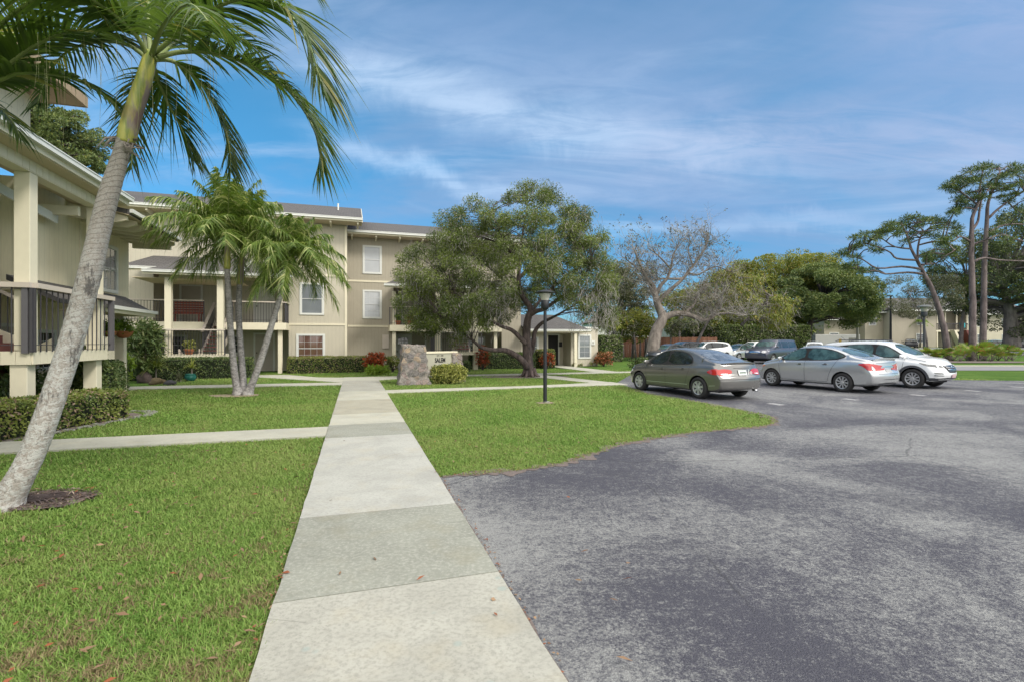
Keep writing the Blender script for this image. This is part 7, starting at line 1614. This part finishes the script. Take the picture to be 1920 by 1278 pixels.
c = G(1022, 755); lamp('black lamp post with flat round cap standing on the lawn before the shade tree', (c.x, c.y, 0), 3.04)
c = P(1733, 660, 46); root = thing('lamp_post', 'grey lamp post with wide flat cap at the left end of the palmetto bed', 'lamp post', (c.x, c.y, 0)); c = Vector((c.x, c.y, 0))
MB().lathe([(.11, 0), (.085, 3.9)], c, 12).build('pole', M['clad'], root, smooth=True); MB().lathe([(.09, 3.9), (.2, 3.95), (.24, 4.1), (.24, 4.35), (0, 4.36)], c, 16).build('collar', M['clad'], root); MB().lathe([(.22, 4.361), (.3, 4.75), (0, 4.75)], c, 16).build('lens', M['lampglass'], root); MB().lathe([(0, 4.751), (.55, 4.76), (.55, 4.85), (.2, 4.98), (0, 5.0)], c, 20).build('cap', plain('grey_cap', (.16, .17, .17), .6), root)
for lab, px, t, h, mt in (('pale grey light pole between the dark dome tree and the far apartments', 1608, 62, 7.4, 'c_grey'), ('slim black pole in front of the far apartments', 1670, 64, 7.0, 'black_metal')):
    c = P(px, 660, t); c.z = rise(t); root = thing('light_pole', lab, 'pole', c); MB().lathe([(.15, -.1), (.10, h)], c, 10).build('pole', M[mt], root, smooth=True); MB().box(c.x - .45, c.x + .2, c.y - .12, c.y + .12, c.z + h, c.z + h + .12).build('head', M[mt], root)

# stone sign
def stonemat():
    m, nt, b = new_mat('field_stone_masonry'); t = NT(nt); v = t.obj(); w = t.mix(.12, v, t.noise(v, 3, 3, .6, 0, 'Color')); sc = 5.2
    e = t.voro(w, sc, 'DISTANCE_TO_EDGE'); cc = t.voro(w, sc, 'F1', 'Color'); s = t.n('ShaderNodeSeparateColor', {0: cc})
    c = t.mix(s.outputs[0], (0.10, 0.09, 0.09), (0.28, 0.245, 0.22)); c = t.mix(t.rng(s.outputs[1], .72, .80), c, (0.34, 0.25, 0.17)); c = t.mix(t.rng(s.outputs[2], .7, .85), c, (0.22, 0.165, 0.15))
    c = t.mix(t.math('MULTIPLY', t.rng(t.noise(v, 22, 6, .8), .42, .62), .5), c, (.33, .32, .30)); c = t.mix(t.math('MULTIPLY', t.rng(t.noise(v, 9, 6, .8), .50, .62), .55), c, (.07, .07, .075))
    g = t.rng(e, .018, .05); c = t.mix(g, (0.34, 0.32, 0.285), c); t.set(b.inputs['Base Color'], c); b.inputs['Roughness'].default_value = .85
    t.set(b.inputs['Normal'], t.bump(t.math('ADD', t.math('MULTIPLY', g, 1.0), t.math('MULTIPLY', t.noise(v, 14, 5, .7), .5)), 1.0, .10)); return m
M['stone'] = stonemat()
def pillar(parent, c, w0, d0, w1, d1, h, ang=TH):
    nx, nz = 14, 18; V = []; Fc = []; ca, sa = math.cos(ang), math.sin(ang)
    ringn = 4 * nx
    for j in range(nz + 1):
        f = j / nz; q = f ** .75; w, d = w0 + (w1 - w0) * q, d0 + (d1 - d0) * q
        for k in range(ringn):
            s, u = divmod(k, nx); u = u / nx; x, y = [(-.5 + u, -.5), (.5, -.5 + u), (.5 - u, .5), (-.5, .5 - u)][s]; p = Vector((x * w, y * d, f * h))
            nn = mnoise.noise(p * 5.5 + Vector((c[0], 0, 0))); r = 1 + .16 * nn + .09 * mnoise.noise(p * 16); V.append((c[0] + (p.x * ca - p.y * sa) * r, c[1] + (p.x * sa + p.y * ca) * r, p.z + (.10 * nn if j == nz else 0)))
    for j in range(nz):
        for k in range(ringn): a = j * ringn + k; b = j * ringn + (k + 1) % ringn; Fc.append((a, b, b + ringn, a + ringn))
    tp = len(V); V.append((c[0], c[1], h + .02))
    mb = MB(); mb.v = V; mb.f = Fc + [(nz * ringn + k, nz * ringn + (k + 1) % ringn, tp) for k in range(ringn)]
    return mb.build('stone_pillar', M['stone'], parent, smooth=True)
gl = G(736, 722); gr_ = G(803, 722); cs = (gl + gr_) / 2; cs.y += .55; cs.z = 0
root = thing('stone_sign', 'stone entrance sign with two fieldstone pillars and a painted name panel', 'sign', cs)
pillar(root, (cs.x, cs.y), 1.22, .9, .86, .62, 1.50)
AA, BB = AB(cs.x, cs.y); bs = BB + .25
p2 = P(859, 690, 20.6); a2, _ = AB(p2.x, p2.y); b2_ = bs + 1.0
q2 = L(a2, bs + .75); pillar(root, (q2.x, q2.y), .62, .6, .40, .40, 1.16)
# panel between the pillars
s0 = L(AA + .30, bs - .05); s1 = q2 + Vector((-.12, -.10, 0)); dd = (s1 - s0).normalized(); nn = Vector((dd.y, -dd.x, 0))
def obox(mb, p, q, z0, z1, th): 
    d = (q - p).normalized(); n = Vector((d.y, -d.x, 0)) * th / 2; U = Vector((0, 0, 1)); mb.hexa([tuple(p + n + U * z0), tuple(q + n + U * z0), tuple(q - n + U * z0), tuple(p - n + U * z0), tuple(p + n + U * z1), tuple(q + n + U * z1), tuple(q - n + U * z1), tuple(p - n + U * z1)]); return mb
pn = obox(MB(), s0, s1, .35, 1.18, .12).build('panel', plain('sign_panel_paint', (0.36, 0.35, 0.28), .6, var=.08), root)
obox(MB(), s0 - dd * .05, s1 + dd * .16, 1.181, 1.255, .20).build('cap', M['cream'], root)
ang = math.atan2(dd.y, dd.x); off = Vector(ORG[root.name])
mid = s0.lerp(s1, .56) + nn * .066
t1 = text_mesh('lettering', 'SALEM', .25, M['dark'], pn, mid - off + Vector((0, 0, .82)), ext=.008, sx=.72, bold=.006); t1.rotation_euler = (0, 0, ang)
t2 = text_mesh('lettering', '5771 - 5705', .11, plain('faded_numerals', (.17, .165, .13), .7), pn, mid - off + Vector((0, 0, 1.05)), ext=.005, sx=.62); t2.rotation_euler = (0, 0, ang)

# brown board fence behind the bare tree
def fence(label, p, q, h, mat, z0):
    root = thing('fence', label, 'fence', (p.x, p.y, z0)); ln = (q - p).length; d = (q - p).normalized(); n = int(ln / .16); mb = MB()
    for i in range(n):
        a = p + d * (i * .16 + .006); b = p + d * (i * .16 + .150); j = random.uniform(-.03, .03); th = random.uniform(0, .012); m_ = Vector((d.y, -d.x, 0)) * th
        obox(mb, a + m_ + Vector((0, 0, 0)), b + m_, z0, z0 + h + j, .025)
    mb.build('panel', mat, root); mb = MB()
    for i in range(int(ln / 2.4) + 1): c = p + d * min(ln, i * 2.4) + Vector((-d.y, d.x, 0)) * .06; MB().box(c.x - .05, c.x + .05, c.y - .04, c.y + .06, z0, z0 + h + .03).build('post', mat, root)
def fencemat(name, c1, c2):
    m, nt, b = new_mat(name); t = NT(nt); v = t.obj(); c = t.mix(t.isl(), c1, c2); c = t.mix(t.math('MULTIPLY', t.noise(t.map(v, (8, 8, .8)), 3, 5, .7), .5), c, tuple(x * .5 for x in c1)); t.set(b.inputs['Base Color'], c); b.inputs['Roughness'].default_value = .85; return m
M['fence_brown'] = fencemat('brown_fence_boards', (.16, .065, .04), (.30, .14, .09)); M['fence_grey'] = fencemat('grey_fence_boards', (.22, .19, .17), (.36, .33, .30))
p = P(1140, 660, 50); q = P(1345, 660, 53); p.z = q.z = 0; fence('tall brown board fence behind the bare tree', p, q, 2.0, M['fence_brown'], rise(50))
p = P(1345, 660, 57.5); q = P(1500, 660, 58.5); p.z = q.z = 0; fence('weathered grey board fence behind the clipped hedge', p, q, 1.6, M['fence_grey'], rise(57))

# pale houses seen through the trees
def pale_house(label, px0, px1, t, h, mat='cream', roofh=1.4):
    a = P(px0, 650, t); b = P(px1, 650, t); z = rise(t); root = thing('house', label, 'house', ((a.x + b.x) / 2, t, z)); x0, x1 = a.x, b.x
    MB().box(x0, x1, t, t + 8, z, z + h).build('wall', M[mat], root)
    MB().hexa([(x0 - .5, t - .5, z + h + .001), (x1 + .5, t - .5, z + h + .001), (x1 + .5, t + 8.5, z + h + .001), (x0 - .5, t + 8.5, z + h + .001), (x0 + 2, t + 3.4, z + h + roofh), (x1 - 2, t + 3.4, z + h + roofh), (x1 - 2, t + 4.4, z + h + roofh), (x0 + 2, t + 4.4, z + h + roofh)]).build('roof', M['roof'], root)
    k = 0; x = x0 + 1.2
    while x < x1 - 1.2: window(root, x, z + .9, z + 2.1, 1.2, t, pane='pane_dark', cols=2); x += 3.1
pale_house('pale house seen between the trees behind the low wing', 1110, 1235, 60, 3.6, 'white'); pale_house('pale house behind the clipped hedge and brown fence', 1262, 1395, 70, 4.2, 'c_path')

# far two-storey apartments
Y0 = 82.0; zg = rise(Y0); FX = lambda px: (px - CX) / F * Y0
root = thing('apartment_building', 'far two-storey apartment building with outside stairs beyond the pines', 'building', (FX(1720), Y0, zg))
def fb(px0, px1, d0, d1, z0, z1, name, mat): return MB().box(FX(px0), FX(px1), Y0 + d0, Y0 + d1, zg + z0, zg + z1).build(name, M[mat], root)
fb(1556, 1622, 1.5, 11, 0, 4.6, 'wall', 'siding_tan'); fb(1622, 1656, 0, 10, 0, 5.7, 'wall', 'siding_tan'); fb(1656.2, 1740, -1.6, 10, 0, 5.9, 'wall', 'siding_tan'); fb(1740.2, 1800, 1.0, 10, 0, 5.9, 'wall', 'siding'); fb(1800.2, 1822, -1.0, 10, 0, 5.9, 'wall', 'siding')
def froof(px0, px1, d0, d1, z, h, rt='x'):
    x0, x1 = FX(px0), FX(px1); a, b = Y0 + d0, Y0 + d1; m_ = (a + b) / 2; MB().hexa([(x0, a, zg + z), (x1, a, zg + z), (x1, b, zg + z), (x0, b, zg + z), (x0 + .4, m_ - .1, zg + z + h), (x1 - .4, m_ - .1, zg + z + h), (x1 - .4, m_ + .1, zg + z + h), (x0 + .4, m_ + .1, zg + z + h)]).build('roof', M['roof'], root)
    MB().box(x0, x1, a - .06, a - .005, zg + z - .22, zg + z + .03).build('gutter', M['white'], root)
froof(1550, 1626, .6, 12, 4.62, 1.6); froof(1618, 1658, -.8, 11, 5.72, 2.2); froof(1654, 1828, -2.4, 11, 5.92, 2.4)
MB().prism([(FX(1628), zg + 5.95), (FX(1660), zg + 5.95), (FX(1644), zg + 7.6)], 'y', Y0 - 1.2, Y0 - .9).build('roof', M['roof'], root)
for px, z0, z1, w, pl_d in ((1636, 3.5, 5.0, 1.2, 0), (1711, 3.5, 5.1, 1.3, -1.6), (1711, .7, 2.2, 1.4, -1.6), (1811, 3.6, 5.1, 1.1, -1.0), (1811, .7, 2.3, 1.1, -1.0), (1575, 1.0, 2.4, 1.6, 1.5)): window(root, FX(px), zg + z0, zg + z1, w, Y0 + pl_d, pane='pane_dark', cols=2)
fb(1741, 1799, -1.5, .99, 2.45, 2.75, 'balcony', 'cream')
for px in (1742, 1757, 1778, 1797): fb(px, px + 2, -1.5, -1.3, 0, 2.449, 'post', 'cream'); fb(px, px + 2, -1.5, -1.3, 2.751, 5.7, 'post', 'cream')
rl = MB()
for k in range(46): x = FX(1741) + k * .11; rl.box(x - .012, x + .012, Y0 - 1.56, Y0 - 1.53, zg + 2.76, zg + 3.75)
rl.box(FX(1741), FX(1799), Y0 - 1.57, Y0 - 1.52, zg + 3.7, zg + 3.8).build('railing', M['metal'], root)
for k in range(2): MB().hexa([(FX(1776) + k * 1.6, Y0 - 2.6 - k * .3, zg + 0), (FX(1776) + k * 1.6 + .35, Y0 - 2.6 - k * .3, zg), (FX(1776) + k * 1.6 + .35, Y0 - 1.7, zg), (FX(1776) + k * 1.6, Y0 - 1.7, zg), (FX(1763) + k * 1.6, Y0 - 2.6 - k * .3, zg + 2.7), (FX(1763) + k * 1.6 + .35, Y0 - 2.6 - k * .3, zg + 2.7), (FX(1763) + k * 1.6 + .35, Y0 - 1.7, zg + 2.7), (FX(1763) + k * 1.6, Y0 - 1.7, zg + 2.7)]).build('stair', M['cream'] if k == 0 else M['tread'], root)
for px, z in ((1749, 0), (1770, 2.76), (1787, 0)): door(root, FX(px), zg + z, .95, 2.05, Y0 + 1.0, 'tread' if px == 1749 else 'door')
tw_ = MB().box(FX(1783), FX(1792), Y0 - 1.72, Y0 - 1.60, zg + 3.1, zg + 3.85).build('towel', plain('teal_cloth', (.03, .30, .36), .8), None, (0, 0, 0)); tagp(tw_, 'teal towel hung over the far balcony railing', 'towel')
# second far building at the frame edge
root = thing('apartment_building', 'far building with outside stairs at the right edge, under the huge dark tree', 'building', (FX(1900), Y0 + 4, zg))
fb(1842, 1990, 4, 14, 0, 5.6, 'wall', 'siding'); froof(1836, 1996, 3, 15, 5.62, 2.2)
for px in (1855, 1880, 1930): window(root, FX(px), zg + 3.4, zg + 4.9, 1.3, Y0 + 4, pane='pane_dark', cols=2); window(root, FX(px), zg + .7, zg + 2.2, 1.3, Y0 + 4, pane='pane_dark', cols=2)

# white box trailer and its tow truck
c = P(1570, 650, 66); root = thing('trailer', 'long white box trailer parked beyond the lot, before the far apartments', 'trailer', (c.x, c.y, rise(66))); z = rise(66)
MB().box(c.x - 2.9, c.x + 3.0, c.y, c.y + 2.2, z + .5, z + 2.15).build('body', M['white'], root, bevel=.04)
for dx in (-.5, .5):
    w = MB().lathe([(.2, -.1), (.36, -.1), (.36, .1), (.2, .1)], (c.x + dx, c.y - .02, z + .36), 18, 'y').build('wheel', M['tyre'], root)
MB().box(c.x + .2, c.x + .55, c.y - .012, c.y - .002, z + 1.0, z + 1.55).build('warning_sign', plain('yellow_sign', (.55, .36, .03), .5), root)
MB().box(c.x + 1.5, c.x + 2.7, c.y - .02, c.y - .002, z + .9, z + 1.7).box(c.x + 1.6, c.x + 2.6, c.y - .03, c.y - .021, z + 1.0, z + 1.6).build('side_panel', M['c_grey'], root)

# things on the balconies and landings
c = L(-8.0, 28.7, 2.6); root = thing('bench', 'dark red slatted bench on the upper balcony behind the railing', 'bench', (-8.0, 28.7, 2.6), ab=True)
MB().box(-8.65, -7.35, 28.45, 28.95, 3.0, 3.05).build('seat', M['redwood'], root); bk = MB()
for k in range(5): bk.box(-8.65, -7.35, 28.96, 28.99, 3.06 + k * .12, 3.15 + k * .12)
bk.build('backrest', M['redwood'], root)
for a in (-8.6, -7.45):
    for b in (28.46, 28.88): MB().box(a, a + .05, b, b + .05, 2.6, 2.999).build('leg', M['redwood'], root)
    MB().box(a, a + .05, 28.46, 28.94, 3.2, 3.24).build('armrest', M['redwood'], root)
def potted(label, a, b, z, leafm, n=500, r=.19, hh=.32, potm='terracotta', lf=.09):
    root = thing('flower_pot', label, 'potted plant', (a, b, z), ab=True); MB().lathe([(0, 0), (.13, 0), (.2, .2), (.22, .24), (.19, .24), (.17, .19), (0, .19)], (a, b, z), 20).build('pot', M[potm], root, smooth=True)
    V, Fq = leaf_cloud([(a + random.uniform(-.16, .16), b + random.uniform(-.16, .16), z + .24 + random.uniform(.03, hh)) for k in range(14)], per=n // 14, r=.1, ln=lf, wd=lf * .6, bias=(0, 0, .3)); np_mesh('foliage', V, Fq, LM[leafm], root, (a, b, z))
potted('terracotta pot of pale yellow flowers on the half landing behind the slender palms', -7.3, 26.45, 1.06, 'varieg', r=.3)
potted('terracotta pot with bright green plant at the near end of the tan building balcony', 2.35, 29.9, 2.6, 'brightg')
potted('orange flowering pot on the tan building balcony', 3.05, 29.9, 2.6, 'croton')
potted('red flowering pot further along the tan building balcony', 7.6, 29.95, 2.6, 'croton')
# small paint mark by the asphalt: round drain cover and a sprinkler box in the lawn
